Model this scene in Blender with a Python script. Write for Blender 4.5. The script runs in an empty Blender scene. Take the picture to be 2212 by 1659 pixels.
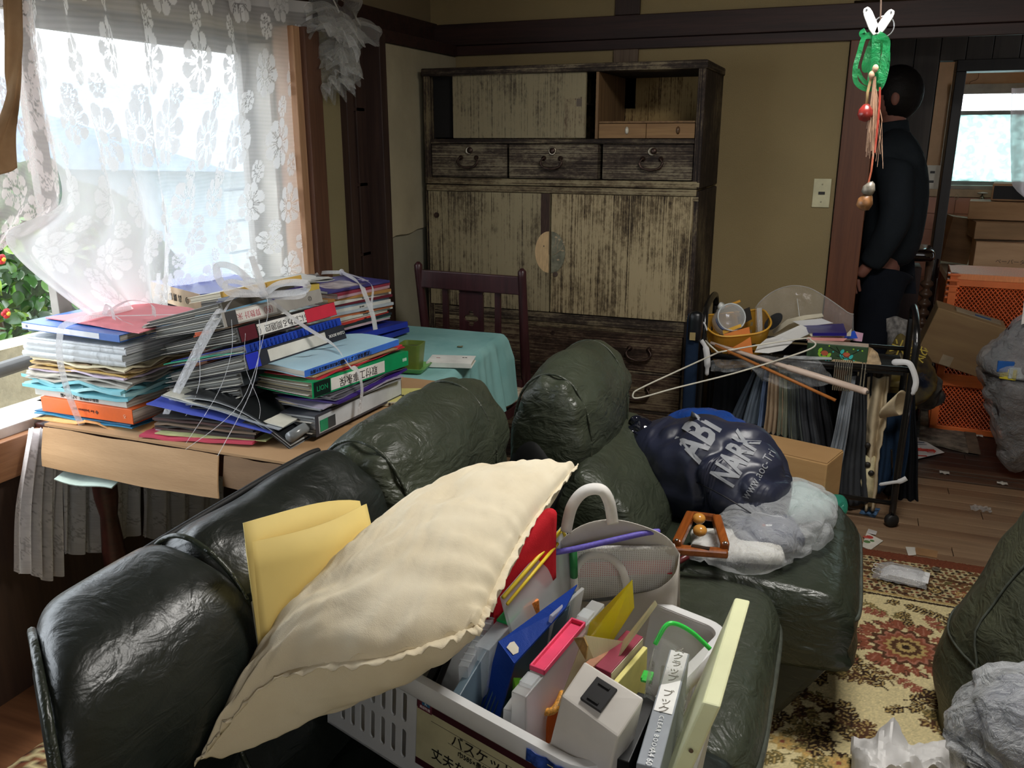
import bpy, bmesh, math, random
import numpy as np
from mathutils import Vector, Matrix, noise, Euler
SC = bpy.context.scene
random.seed(7)
PI = math.pi
# ---------------------------------------------------------------- camera
CAM_H, F_PX, PITCH, YAW = 1.42, 1839.0, math.radians(16.0), math.radians(21.5)
cam_data = bpy.data.cameras.new('camera'); cam = bpy.data.objects.new('camera', cam_data)
SC.collection.objects.link(cam); SC.camera = cam
cam_data.sensor_width = 36.0; cam_data.lens = F_PX/2212*36.0; cam_data.clip_start = 0.02
cam.location = (0, 0, CAM_H); cam.rotation_euler = (PI/2-PITCH, 0, YAW)
# ---------------------------------------------------------------- view, world, lights
SC.view_settings.view_transform = 'Standard'; SC.view_settings.look = 'None'
SC.view_settings.gamma = 1.0; SC.view_settings.use_curve_mapping = False
SC.view_settings.exposure = 0.12
W = bpy.data.worlds.new('overcast_sky'); SC.world = W; W.use_nodes = True
bg = W.node_tree.nodes['Background']; bg.inputs[0].default_value = (0.86, 0.93, 1.0, 1); bg.inputs[1].default_value = 5.0
def area(name, loc, rot, sx, sy, power, color=(1,1,1), portal=False):
    l = bpy.data.lights.new(name, 'AREA'); l.shape = 'RECTANGLE'; l.size = sx; l.size_y = sy; l.energy = power; l.color = color
    o = bpy.data.objects.new(name, l); SC.collection.objects.link(o); o.location = loc; o.rotation_euler = rot
    if portal: l.cycles.is_portal = True
    return o
area('window_portal', (-2.12, 1.3, 1.25), (0, -PI/2, 0), 1.1, 2.8, 1, portal=True)
area('kitchen_portal', (1.3, 6.52, 1.4), (-PI/2, 0, 0), 1.5, .7, 1, portal=True)
LAMP_POS = (0.12, 1.75, 2.30)
area('ceiling_lamp_light', (LAMP_POS[0], LAMP_POS[1], LAMP_POS[2]-.09), (0, 0, 0), .5, .5, 27, (1.0, .975, .93))
area('near_fill_light', (.9, -1.5, 1.7), (math.radians(78), 0, .35), 1.8, 1.2, 22, (.95, .97, 1.0))  # added soft fill from behind the camera, no window there
sd = bpy.data.lights.new('sun', 'SUN'); sd.energy = 3.2; sd.angle = .25; sd.color = (1, .97, .9); so_ = bpy.data.objects.new('sun', sd); SC.collection.objects.link(so_)
so_.rotation_euler = Vector((.34, .42, -1)).to_track_quat('-Z', 'Y').to_euler()
SC.cycles.max_bounces = 10; SC.cycles.transparent_max_bounces = 24; SC.cycles.diffuse_bounces = 5
SC.cycles.caustics_reflective = False; SC.cycles.caustics_refractive = False
SC.cycles.use_denoising = True; SC.cycles.sample_clamp_indirect = 6
# ---------------------------------------------------------------- projection helper: pixel of the photograph -> point on a plane of the room
_R = Euler((PI/2-PITCH, 0, YAW)).to_matrix()
def ray(x, y): return _R @ Vector(((x-1106)/F_PX, -(y-829.5)/F_PX, -1))
def px(x, y, X=None, Y=None, Z=None):
    d = ray(x, y); o = Vector((0, 0, CAM_H))
    t = X/d.x if X is not None else (Y/d.y if Y is not None else (Z-CAM_H)/d.z)
    return o + d*t
# ---------------------------------------------------------------- materials
def lin(c):
    if isinstance(c, str):
        c = c.lstrip('#'); c = [int(c[i:i+2], 16)/255 for i in (0, 2, 4)]
        return tuple(v/12.92 if v <= .04045 else ((v+.055)/1.055)**2.4 for v in c)
    return tuple(c[:3])
class NT:
    def __init__(s, m): s.t = m.node_tree; s.n = s.t.nodes; s.l = s.t.links
    def new(s, ty, **kw):
        n = s.n.new(ty)
        for k, v in kw.items():
            if k == 'i':
                for a, b in v.items():
                    if isinstance(b, bpy.types.NodeSocket): s.l.new(b, n.inputs[a])
                    else: n.inputs[a].default_value = b
            else: setattr(n, k, v)
        return n
    def coord(s, scale=(1,1,1), kind='Object', loc=(0,0,0), rot=(0,0,0)):
        tc = s.new('ShaderNodeTexCoord')
        return s.new('ShaderNodeMapping', i={0: tc.outputs[kind], 'Scale': scale, 'Location': loc, 'Rotation': rot}).outputs[0]
    def noise(s, vec, scale=5, detail=4, rough=.55, dist=0):
        return s.new('ShaderNodeTexNoise', i={'Vector': vec, 'Scale': scale, 'Detail': detail, 'Roughness': rough, 'Distortion': dist}).outputs[0]
    def ramp(s, fac, stops, interp='LINEAR'):
        r = s.new('ShaderNodeValToRGB', i={0: fac}); cr = r.color_ramp; cr.interpolation = interp
        while len(cr.elements) < len(stops): cr.elements.new(.5)
        for e, (p, c) in zip(cr.elements, stops):
            e.position = p; c = lin(c) if not isinstance(c, (int, float)) else (c, c, c); e.color = (*c, 1)
        return r.outputs[0]
    def mix(s, f, a, b, blend='MIX'):
        n = s.new('ShaderNodeMix', data_type='RGBA', blend_type=blend)
        for k, v in ((0, f), (6, a), (7, b)):
            if isinstance(v, bpy.types.NodeSocket): s.l.new(v, n.inputs[k])
            elif isinstance(v, (int, float)): n.inputs[k].default_value = v if k == 0 else (v, v, v, 1)
            else: n.inputs[k].default_value = (*lin(v), 1)
        return n.outputs[2]
    def math(s, op, a, b=0, c=None, clamp=False):
        n = s.new('ShaderNodeMath', operation=op, use_clamp=clamp)
        for k, v in enumerate((a, b) + ((c,) if c is not None else ())):
            if isinstance(v, bpy.types.NodeSocket): s.l.new(v, n.inputs[k])
            else: n.inputs[k].default_value = v
        return n.outputs[0]
    def bump(s, h, strength=.3, dist=.01, normal=None):
        n = s.new('ShaderNodeBump', i={'Height': h, 'Strength': strength, 'Distance': dist})
        if normal: s.l.new(normal, n.inputs['Normal'])
        return n.outputs[0]
def new_mat(name):
    m = bpy.data.materials.new(name); m.use_nodes = True; t = NT(m)
    return m, t, t.n['Principled BSDF']
MATS = {}
def mat(name, col=None, rough=.6, metal=0, var=.12, vs=12, bs=0, bscale=60, spec=.5, coat=0, sub=0, emit=0, stretch=(1,1,1), col2=None):
    """plain procedural: base colour with a little mottling, optional bump"""
    if name in MATS: return MATS[name]
    m, t, p = new_mat(name); c = lin(col)
    v = t.coord(stretch)
    n = t.noise(v, vs, 5)
    c2 = lin(col2) if col2 else tuple(x*(1-var*2) for x in c)
    c1 = c if col2 else tuple(min(1, x*(1+var)) for x in c)
    t.l.new(t.ramp(n, [(.3, c2), (.7, c1)]), p.inputs['Base Color'])
    p.inputs['Roughness'].default_value = rough; p.inputs['Metallic'].default_value = metal
    p.inputs['Specular IOR Level'].default_value = spec; p.inputs['Coat Weight'].default_value = coat
    if bs: t.l.new(t.bump(t.noise(v, bscale, 3), bs, .005), p.inputs['Normal'])
    if emit:
        p.inputs['Emission Color'].default_value = (*c, 1); p.inputs['Emission Strength'].default_value = emit
    MATS[name] = m; return m
def C(col, rough=.55, **k):
    """material by colour"""
    nm = 'surface_' + str(col).strip('#').lower() + '_%d' % int(rough*100) + ''.join('_%s' % v for v in k.values())
    return mat(nm, col, rough, **k)
def mat_wood(name, light, dark, scale=1, axis='z', rough=.5, bump=.25, contrast=(.35,.7), spec=.4):
    if name in MATS: return MATS[name]
    m, t, p = new_mat(name)
    s = {'x': (1.2,22,22), 'y': (22,1.2,22), 'z': (22,22,1.2)}[axis]; s = tuple(a*scale for a in s)
    v = t.coord(s); n = t.noise(v, 1.5, 6, .6, .6); n2 = t.noise(v, 6, 3)
    f = t.math('ADD', t.math('MULTIPLY', n, .7), t.math('MULTIPLY', n2, .3))
    t.l.new(t.ramp(f, [(contrast[0], dark), (contrast[1], light)]), p.inputs['Base Color'])
    p.inputs['Roughness'].default_value = rough; p.inputs['Specular IOR Level'].default_value = spec
    t.l.new(t.bump(f, bump, .003), p.inputs['Normal']); MATS[name] = m; return m
def mat_worn(name, axis='z', amount=.5, light='#b3a681', mid='#7d6b4c', dark='#241a16', rough=.8, seed=0):
    """old paulownia: pale where the stain wore away, dark where it stays"""
    if name in MATS: return MATS[name]
    m, t, p = new_mat(name)
    s = {'x': (.9,0.9,95), 'y': (95,.9,95), 'z': (95,95,.9)}[axis]
    g = t.noise(t.coord(s, loc=(seed,seed,0)), 2, 5, .7, .3)
    big = t.noise(t.coord((1.8,1.8,1.5) if axis == 'z' else (1.2,1.8,3), loc=(seed,seed*.7,seed)), 1.6, 5, .65)
    fine = t.noise(t.coord((1,1,.55) if axis == 'z' else (.5,1,1)), 90, 4, .7)
    f = t.math('ADD', t.math('ADD', t.math('MULTIPLY', g, .55), t.math('MULTIPLY', big, .55)), t.math('MULTIPLY', fine, .22))
    f = t.math('MULTIPLY_ADD', f, 1.35, -.23)
    a = .66-amount*.34+.08
    col = t.ramp(f, [(a-.1, dark), (a, mid), (a+.09, light), (min(.99, a+.3), light)])
    t.l.new(col, p.inputs['Base Color']); p.inputs['Roughness'].default_value = rough; p.inputs['Specular IOR Level'].default_value = .25
    t.l.new(t.bump(g, .5, .002), p.inputs['Normal']); MATS[name] = m; return m
def mat_leather(name, col, col2, rough=.38, wr=.6):
    if name in MATS: return MATS[name]
    m, t, p = new_mat(name)
    v = t.coord(); n = t.noise(v, 6, 4)
    t.l.new(t.ramp(n, [(.3, col2), (.75, col)]), p.inputs['Base Color'])
    p.inputs['Specular IOR Level'].default_value = .5
    t.l.new(t.math('ADD', t.math('MULTIPLY', t.noise(v, 14, 4), .3), rough-.13), p.inputs['Roughness'])
    vo = t.new('ShaderNodeTexVoronoi', feature='DISTANCE_TO_EDGE', i={'Vector': v, 'Scale': 260})
    w1 = t.noise(t.coord((1,1,2.2)), 13, 3, .5, 1.6)
    w2 = t.noise(v, 38, 4, .6, .5)
    h = t.math('ADD', t.math('MULTIPLY', w1, wr), t.math('MULTIPLY', w2, wr*.3))
    b1 = t.bump(h, .55, .02); b2 = t.bump(vo.outputs[0], .12, .001, b1)
    t.l.new(b2, p.inputs['Normal']); MATS[name] = m; return m
def mat_film(name, col='#ffffff', alpha=.25, rough=.15, wrinkle=12, bs=.6, edge=.5, trans=.3):
    """thin plastic film: see-through, glossy, a little milky"""
    if name in MATS: return MATS[name]
    m, t, p = new_mat(name)
    p.inputs['Base Color'].default_value = (*lin(col), 1); p.inputs['Roughness'].default_value = rough
    p.inputs['Specular IOR Level'].default_value = .8
    v = t.coord(); n = t.noise(v, wrinkle, 5, .6, 1.2)
    b = t.bump(n, bs, .02); t.l.new(b, p.inputs['Normal'])
    tr = t.new('ShaderNodeBsdfTransparent'); tl = t.new('ShaderNodeBsdfTranslucent', i={'Color': (*lin(col), 1)})
    mx0 = t.new('ShaderNodeMixShader', i={0: trans, 1: p.outputs[0], 2: tl.outputs[0]})
    lw = t.new('ShaderNodeLayerWeight', i={0: .35, 'Normal': b})
    f = t.math('ADD', t.math('MULTIPLY', lw.outputs['Facing'], edge), alpha, clamp=True)
    mx = t.new('ShaderNodeMixShader', i={0: f, 1: tr.outputs[0], 2: mx0.outputs[0]})
    t.l.new(mx.outputs[0], t.n['Material Output'].inputs[0]); MATS[name] = m; return m
def mat_cloth(name, col, col2=None, rough=.9, weave=900, bs=.15, var=.1, sheen=0, trans=0):
    if name in MATS: return MATS[name]
    m, t, p = new_mat(name); c = lin(col); c2 = lin(col2) if col2 else tuple(x*(1-var*2) for x in c)
    v = t.coord(); n = t.noise(v, 7, 4)
    cc = t.ramp(n, [(.3, c2), (.7, c)]); t.l.new(cc, p.inputs['Base Color'])
    p.inputs['Roughness'].default_value = rough; p.inputs['Sheen Weight'].default_value = sheen; p.inputs['Specular IOR Level'].default_value = .2
    h = t.math('ADD', t.math('MULTIPLY', t.noise(v, 18, 4, .5, .8), 1.0), t.math('MULTIPLY', t.noise(v, weave, 1), .15))
    t.l.new(t.bump(h, bs, .01), p.inputs['Normal'])
    if trans:
        tl = t.new('ShaderNodeBsdfTranslucent', i={'Color': cc})
        mx = t.new('ShaderNodeMixShader', i={0: trans, 1: p.outputs[0], 2: tl.outputs[0]}); t.l.new(mx.outputs[0], t.n['Material Output'].inputs[0])
    MATS[name] = m; return m
def mat_attr(name, rough=.9, bs=.2, bscale=400, alpha=False, trans=0, attr='tint'):
    """colour from the mesh's own colour attribute (woven pattern)"""
    if name in MATS: return MATS[name]
    m, t, p = new_mat(name); a = t.new('ShaderNodeAttribute', attribute_name=attr)
    t.l.new(a.outputs['Color'], p.inputs['Base Color']); p.inputs['Roughness'].default_value = rough; p.inputs['Specular IOR Level'].default_value = .2
    v = t.coord(); t.l.new(t.bump(t.noise(v, bscale, 2), bs, .004), p.inputs['Normal'])
    out = p.outputs[0]
    if trans:
        tl = t.new('ShaderNodeBsdfTranslucent', i={'Color': a.outputs['Color']})
        out = t.new('ShaderNodeMixShader', i={0: trans, 1: out, 2: tl.outputs[0]}).outputs[0]
    if alpha:
        tr = t.new('ShaderNodeBsdfTransparent')
        out = t.new('ShaderNodeMixShader', i={0: a.outputs['Alpha'], 1: tr.outputs[0], 2: out}).outputs[0]
    if out != p.outputs[0]: t.l.new(out, t.n['Material Output'].inputs[0])
    MATS[name] = m; return m
# ---------------------------------------------------------------- mesh building
def smoothed(pts, n=6, closed=False):
    """Catmull-Rom through points"""
    P = [Vector(p) for p in pts]; out = []; N = len(P)
    rng = range(N) if closed else range(N-1)
    for i in rng:
        if closed: p0, p1, p2, p3 = P[i-1], P[i], P[(i+1) % N], P[(i+2) % N]
        else: p0, p1, p2, p3 = P[max(i-1, 0)], P[i], P[i+1], P[min(i+2, N-1)]
        for k in range(n):
            t = k/n
            out.append(.5*((2*p1)+(p2-p0)*t+(2*p0-5*p1+4*p2-p3)*t*t+(3*p1-p0-3*p2+p3)*t*t*t))
    if not closed: out.append(P[-1])
    return out
class MB:
    def __init__(s): s.v = []; s.f = []
    def add(s, vs, fs, M=None):
        b = len(s.v); s.v += [tuple(M @ Vector(v)) if M else tuple(v) for v in vs]; s.f += [tuple(i+b for i in f) for f in fs]; return s
    def box(s, c, d, M=None, rz=0):
        x, y, z = c; a, b, e = d[0]/2, d[1]/2, d[2]/2
        vs = [(i*a, j*b, k*e) for i in (-1,1) for j in (-1,1) for k in (-1,1)]
        if rz: cs, sn = math.cos(rz), math.sin(rz); vs = [(p*cs-q*sn, p*sn+q*cs, r) for p, q, r in vs]
        vs = [(p+x, q+y, r+z) for p, q, r in vs]
        return s.add(vs, [(0,1,3,2),(4,6,7,5),(0,4,5,1),(2,3,7,6),(0,2,6,4),(1,5,7,3)], M)
    def span(s, a, b, M=None):
        return s.box([(p+q)/2 for p, q in zip(a, b)], [abs(q-p) for p, q in zip(a, b)], M)
    def prism(s, poly, z0, z1, M=None):
        n = len(poly); vs = [(p[0], p[1], z0) for p in poly]+[(p[0], p[1], z1) for p in poly]
        return s.add(vs, [tuple(range(n))[::-1], tuple(range(n, 2*n))]+[(i, (i+1) % n, n+(i+1) % n, n+i) for i in range(n)], M)
    def tube(s, pts, r, seg=8, M=None, caps=True, closed=False):
        P = [Vector(p) for p in pts]; n = len(P); rr = r if isinstance(r, (list, tuple)) else [r]*n
        vs = []; up = None
        for i in range(n):
            if closed: d = P[(i+1) % n]-P[i-1]
            else: d = P[min(i+1, n-1)]-P[max(i-1, 0)]
            if d.length < 1e-9: d = Vector((0,0,1))
            d.normalize()
            if up is None: up = Vector((0,0,1)) if abs(d.z) < .9 else Vector((1,0,0))
            a = d.cross(up)
            if a.length < 1e-4: a = d.cross(Vector((.3,.7,.2)))
            a.normalize(); b = a.cross(d).normalized(); up = b
            for k in range(seg):
                t = 2*PI*k/seg; vs.append(P[i]+(a*math.cos(t)+b*math.sin(t))*rr[i])
        fs = [(i*seg+k, i*seg+(k+1) % seg, ((i+1) % n)*seg+(k+1) % seg, ((i+1) % n)*seg+k) for i in range(n if closed else n-1) for k in range(seg)]
        if caps and not closed: fs += [tuple(range(seg))[::-1], tuple(range((n-1)*seg, n*seg))]
        return s.add(vs, fs, M)
    def lathe(s, prof, seg=20, M=None, a0=0, a1=2*PI):
        full = abs(a1-a0-2*PI) < 1e-6; m = seg if full else seg+1; n = len(prof)
        vs = [(r*math.cos(a0+(a1-a0)*k/seg), r*math.sin(a0+(a1-a0)*k/seg), z) for r, z in prof for k in range(m)]
        fs = [(i*m+k, i*m+(k+1) % m, (i+1)*m+(k+1) % m, (i+1)*m+k) for i in range(n-1) for k in range(m if full else seg)]
        if full and prof[0][0] > 1e-6: fs.append(tuple(range(m))[::-1])
        if full and prof[-1][0] > 1e-6: fs.append(tuple(range((n-1)*m, n*m)))
        return s.add(vs, fs, M)
    def grid(s, fn, nu, nv, M=None, cu=False, cv=False):
        a, b = (nu if cu else nu+1), (nv if cv else nv+1)
        vs = [fn(i/nu, j/nv) for i in range(a) for j in range(b)]
        fs = [(i*b+j, ((i+1) % a)*b+j, ((i+1) % a)*b+(j+1) % b, i*b+(j+1) % b) for i in range(nu) for j in range(nv)]
        return s.add(vs, fs, M)
    def sheet(s, fn, nu, nv, th, M=None):
        """closed thin slab: grid(fn) thickened downwards in z by th"""
        a, b = nu+1, nv+1
        top = [Vector(fn(i/nu, j/nv)) for i in range(a) for j in range(b)]; bot = [p-Vector((0,0,th)) for p in top]
        N = len(top); fs = []
        for i in range(nu):
            for j in range(nv):
                q = (i*b+j, (i+1)*b+j, (i+1)*b+j+1, i*b+j+1); fs.append(q); fs.append(tuple(x+N for x in q[::-1]))
        for i in range(nu): fs += [(i*b, i*b+N, (i+1)*b+N, (i+1)*b), (i*b+nv, (i+1)*b+nv, (i+1)*b+nv+N, i*b+nv+N)]
        for j in range(nv): fs += [(j, j+1, j+1+N, j+N), (nu*b+j, nu*b+j+N, nu*b+j+1+N, nu*b+j+1)]
        return s.add(top+bot, fs, M)
    def ribbon(s, pts, w, nrm=(0,0,1), M=None, th=0):
        P = [Vector(p) for p in pts]; vs = []; nr = Vector(nrm)
        for i, p in enumerate(P):
            d = (P[min(i+1, len(P)-1)]-P[max(i-1, 0)]).normalized(); a = d.cross(nr)
            if a.length < 1e-3: a = d.cross(Vector((.4,.5,.3)))
            a.normalize(); ww = w[i] if isinstance(w, (list, tuple)) else w
            vs += [p-a*ww/2, p+a*ww/2]
        return s.add(vs, [(2*i, 2*i+1, 2*i+3, 2*i+2) for i in range(len(P)-1)], M)
    def ball(s, c, r, M=None, seg=16, rings=10):
        rr = (r, r, r) if isinstance(r, (int, float)) else r
        prof = [(math.sin(PI*i/rings), -math.cos(PI*i/rings)) for i in range(rings+1)]
        vs = [(c[0]+a*rr[0]*math.cos(2*PI*k/seg), c[1]+a*rr[1]*math.sin(2*PI*k/seg), c[2]+z*rr[2]) for a, z in prof for k in range(seg)]
        return s.add(vs, [(i*seg+k, i*seg+(k+1) % seg, (i+1)*seg+(k+1) % seg, (i+1)*seg+k) for i in range(rings) for k in range(seg)], M)
    def build(s, name, m, parent=None, smooth=False, bev=0, sub=0, solid=0, label=None, weld=False, kind=None, auto=None):
        me = bpy.data.meshes.new(name); me.from_pydata(s.v, [], s.f)
        if weld or smooth:
            bm = bmesh.new(); bm.from_mesh(me)
            if weld: bmesh.ops.remove_doubles(bm, verts=bm.verts, dist=1e-5)
            bmesh.ops.recalc_face_normals(bm, faces=bm.faces) if weld else None
            bm.to_mesh(me); bm.free()
        o = bpy.data.objects.new(name, me); SC.collection.objects.link(o)
        for mm in (m if isinstance(m, (list, tuple)) else [m]): me.materials.append(mm)
        if smooth: me.polygons.foreach_set('use_smooth', [True]*len(me.polygons))
        if auto:
            me.polygons.foreach_set('use_smooth', [True]*len(me.polygons)); me.set_sharp_from_angle(angle=math.radians(auto))
        if parent is not None: o.parent = parent
        if solid:
            md = o.modifiers.new('s', 'SOLIDIFY'); md.thickness = solid; md.offset = 0
        if bev:
            md = o.modifiers.new('b', 'BEVEL'); md.width = bev; md.segments = 2; md.limit_method = 'ANGLE'; md.angle_limit = math.radians(40)
        if sub:
            md = o.modifiers.new('d', 'SUBSURF'); md.levels = sub; md.render_levels = sub
        if label: o['label'] = label
        if kind: o['kind'] = kind
        return o
def T(o, label, cat, group=None, kind=None):
    o['label'] = label; o['category'] = cat
    if group: o['group'] = group
    if kind: o['kind'] = kind
    return o
def thing(name, label, cat, loc=(0,0,0), rot=(0,0,0), group=None, M=None):
    o = bpy.data.objects.new(name, None); SC.collection.objects.link(o); o.empty_display_size = .05
    if M is not None: o.matrix_world = M
    else:
        o.location = loc; o.rotation_euler = rot if isinstance(rot, (tuple, list, Euler)) else (0, 0, rot)
    return T(o, label, cat, group)
def struct(mb, name, m, **k):
    o = mb.build(name, m, **k)
    if o.parent is None: o['kind'] = 'structure'
    return o
def frame(o, x, y, z=None):
    """matrix from origin and axis directions"""
    x = Vector(x).normalized(); y = Vector(y); z = x.cross(y).normalized(); y = z.cross(x)
    M = Matrix((x, y, z)).transposed().to_4x4(); M.translation = Vector(o); return M
def TR(loc=(0,0,0), rot=(0,0,0), s=(1,1,1)):
    return Matrix.LocRotScale(Vector(loc), Euler(rot), Vector(s))
def text(body, size, m, parent, M, ext=.0003, name='lettering', align='CENTER', spacing=1.0, sx=1.0, bold=0):
    cu = bpy.data.curves.new('txt', 'FONT'); cu.body = body; cu.size = size; cu.extrude = ext; cu.align_x = align; cu.align_y = 'CENTER'
    cu.space_character = spacing; cu.offset = bold; cu.resolution_u = 2
    tmp = bpy.data.objects.new('txt', cu); SC.collection.objects.link(tmp)
    dg = bpy.context.evaluated_depsgraph_get(); me = bpy.data.meshes.new_from_object(tmp.evaluated_get(dg))
    bpy.data.objects.remove(tmp); bpy.data.curves.remove(cu)
    if sx != 1: me.transform(Matrix.Diagonal((sx, 1, 1, 1)))
    me.transform(M); me.materials.clear(); me.materials.append(m); me.name = name
    o = bpy.data.objects.new(name, me); SC.collection.objects.link(o); o.parent = parent; return o
def nz(p, s=1.0, o=0): return noise.noise(Vector((p[0]*s+o, p[1]*s-o*.7, p[2]*s+o*.3)))
def displaced(o, amp, scale, seed=0, oct=3):
    """push the vertices of a built mesh along their normals with noise"""
    me = o.data; n = len(me.vertices); out = []
    for v in me.vertices:
        h = 0; a = 1
        for k in range(oct): h += a*nz(v.co, scale*2**k, seed+k*9.3); a *= .5
        out.append(v.co+v.normal*h*amp)
    for v, c in zip(me.vertices, out): v.co = c
    me.update(); return o
def cushion(d, r=.06, n=28, puff=.03, pw=2.0, M=None):
    """rounded soft block, local box d centred at the origin"""
    mb = MB(); hx, hy, hz = d[0]/2, d[1]/2, d[2]/2
    def pt(p):
        q = Vector(p); c = Vector((max(-hx+r, min(hx-r, q.x)), max(-hy+r, min(hy-r, q.y)), max(-hz+r, min(hz-r, q.z))))
        e = q-c
        if e.length > 1e-9: q = c+e.normalized()*r
        u, v, w = q.x/hx, q.y/hy, q.z/hz
        q.z += math.copysign(puff*max(0, 1-u*u)**.6*max(0, 1-v*v)**.6, q.z)*(abs(w)**2)
        return q
    for ax in range(3):
        for sg in (-1, 1):
            def fn(a, b, ax=ax, sg=sg):
                # denser near the edges
                a2 = .5-.5*math.cos(PI*a); b2 = .5-.5*math.cos(PI*b)
                p = [0, 0, 0]; p[ax] = sg*(hx, hy, hz)[ax]; i, j = [(1,2),(2,0),(0,1)][ax]
                p[i] = (2*a2-1)*(hx, hy, hz)[i]*(sg); p[j] = (2*b2-1)*(hx, hy, hz)[j]
                return pt(p)
            mb.grid(fn, n, n, M)
    return mb
# ================================================================= SETTING
DARKW = mat_wood('dark_stained_wood', '#402824', '#241715', 1, 'x', .55, .1)
DARKV = mat_wood('dark_stained_post', '#443129', '#2a1d1b', 1, 'z', .55, .1)
REDW = mat_wood('red_brown_post', '#6e4128', '#54301d', 1, 'z', .5, .08)
LIGHTW = mat_wood('pale_jamb_wood', '#c9a17c', '#94694a', .6, 'z', .6, .1)
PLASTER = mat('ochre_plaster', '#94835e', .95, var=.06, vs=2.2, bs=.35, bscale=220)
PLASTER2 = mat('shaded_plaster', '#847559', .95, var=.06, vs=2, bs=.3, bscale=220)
PAPER = mat('door_paper', '#9b937c', .9, var=.1, vs=4, bs=.1, bscale=300)
LX, BY, RX, NY = -1.95, 3.9, 1.75, -1.6
CEIL = 2.4
# floor boards -----------------------------------------------------
fl = struct(MB().span((-2.0, NY, -.06), (RX, BY, -.02)), 'floor', mat('floor_base', '#2a1c14', .9))
BO = [mat_wood('floor_board_%d' % i, a, b, .5, 'x', .35, .12, spec=.5) for i, (a, b) in enumerate((('#a98d70','#7e654f'),('#b59a7b','#8d7258'),('#9c7f64','#715743')))]
bw = .076; bl = .91; shared = {}
for k in range(3):
    me = MB().span((-bl/2+.0012, -bw/2+.0014, -.02), (bl/2-.0012, bw/2-.0014, 0)).build('plank', BO[k], fl, bev=.0012)
    shared[k] = me
first = set()
nrow = int((BY-2.45)/bw)+1
for r in range(nrow):
    y = BY-.02-bw*(r+.5)
    off = (r*.37 % 1)*bl
    for c in range(-2, 3):
        x = off+c*bl-.3
        if x < -2.2 or x > RX: continue
        if x < -.6 and y > 3: pass
        k = (r*7+c*3+r*r) % 3
        if k not in first: o = shared[k]; first.add(k)
        else: o = shared[k].copy(); SC.collection.objects.link(o)
        o.location = (x, y, 0)
bf = MB().span((-1.95, NY, -.02), (RX, 2.42, -.001)).build('boarding', mat_wood('floor_under_rug', '#8a5e40', '#603c28', .5, 'x', .4, .1), fl); bf['label'] = 'brown floor boards under the rug and sofa'
# walls --------------------------------------------------------------
wb = MB().span((-2.0, BY, 0), (-.08, BY+.12, CEIL))
wb.span((-.08, BY, 1.95), (RX+.1, BY+.12, CEIL))
wb.span((1.25, BY, 0), (RX+.1, BY+.12, 1.95))
struct(wb, 'wall_back', PLASTER)
wl = MB()
WY1, WZ0, WZ1 = 2.66, .72, 1.745
wl.span((LX-.12, NY, 0), (LX, WY1, WZ0)); wl.span((LX-.12, NY, WZ1), (LX, WY1, CEIL)); wl.span((LX-.12, WY1, 0), (LX, BY+.1, CEIL)); wl.span((LX-.12, NY, 0), (LX, -.35, CEIL))
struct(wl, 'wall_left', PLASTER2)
struct(MB().span((RX, NY, 0), (RX+.1, BY+.1, CEIL)), 'wall_right', PLASTER)
struct(MB().span((LX-.12, NY-.1, 0), (RX+.1, NY, CEIL)), 'wall_near', PLASTER)
struct(MB().span((LX-.12, NY-.1, CEIL), (RX+.1, BY+.1, CEIL+.06)), 'ceiling', mat_wood('ceiling_boards', '#8a7458', '#6a573f', .4, 'y', .7, .05))
# beams --------------------------------------------------------------
def trim(n, a, b, m=DARKW, bev=.003):
    return struct(MB().span(a, b), 'trim_%d' % n, m, bev=bev)
trim(1, (-1.92, BY-.035, 1.843), (RX, BY, 1.937))                 # upper rail, back
trim(2, (-1.92, BY-.018, 1.80), (RX, BY, 1.843), DARKW)          # lintel below it
trim(3, (LX, 2.66, 1.84), (-1.915, BY, 1.945))                    # upper rail, left
trim(4, (LX, 2.9, 1.795), (-1.80, BY-.03, 1.842))                 # lintel, left
trim(5, (-1.05, BY-.02, 1.55), (-.94, BY, 1.80), mat_wood('grey_post', '#776553', '#544438', 1, 'z', .6, .1))
trim(6, (-.075, BY-.045, 0), (.045, BY+.13, 1.80), REDW)          # door post
trim(7, (-1.05, BY-.018, 1.94), (-.94, BY, CEIL), DARKV)
trim(8, (LX, .0, 1.80), (-1.90, 2.66, 1.93))                      # rail above the window
trim(9, (LX, 3.05, 0), (-1.86, 3.13, 1.80), DARKV)
# window post group on the left wall ---------------------------------
trim(10, (-1.95, 2.66, .3), (-1.86, 2.70, 1.80), LIGHTW)
trim(11, (-1.95, 2.70, .3), (-1.84, 2.79, 1.80), mat_wood('brown_jamb', '#6b4a38', '#4d3327', 1, 'z', .5, .08))
struct(MB().span((-1.95, 2.79, 0), (-1.87, 2.95, 1.80)), 'wall_left_strip', mat('olive_plaster', '#8a7f5c', .95, var=.05, vs=3, bs=.3, bscale=220))
trim(12, (-1.95, 2.95, 0), (-1.84, 3.0, 1.80), DARKV)
# narrow recess with pegs between posts
rec = struct(MB().span((-1.95, 3.0, 0), (-1.93, 3.12, 1.8)), 'trim_13', mat('recess_dark', '#2c241e', .9))
for z in (1.53, 1.24, .96): MB().span((-1.93, 3.01, z), (-1.86, 3.11, z+.012)).build('shelf_ledge', DARKV, rec)
trim(14, (-1.95, 3.12, 0), (-1.785, 3.17, 1.82), DARKV)
dr = struct(MB().span((-1.95, 3.17, 0), (-1.815, 3.87, 1.795)), 'door_1', PAPER)
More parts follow.
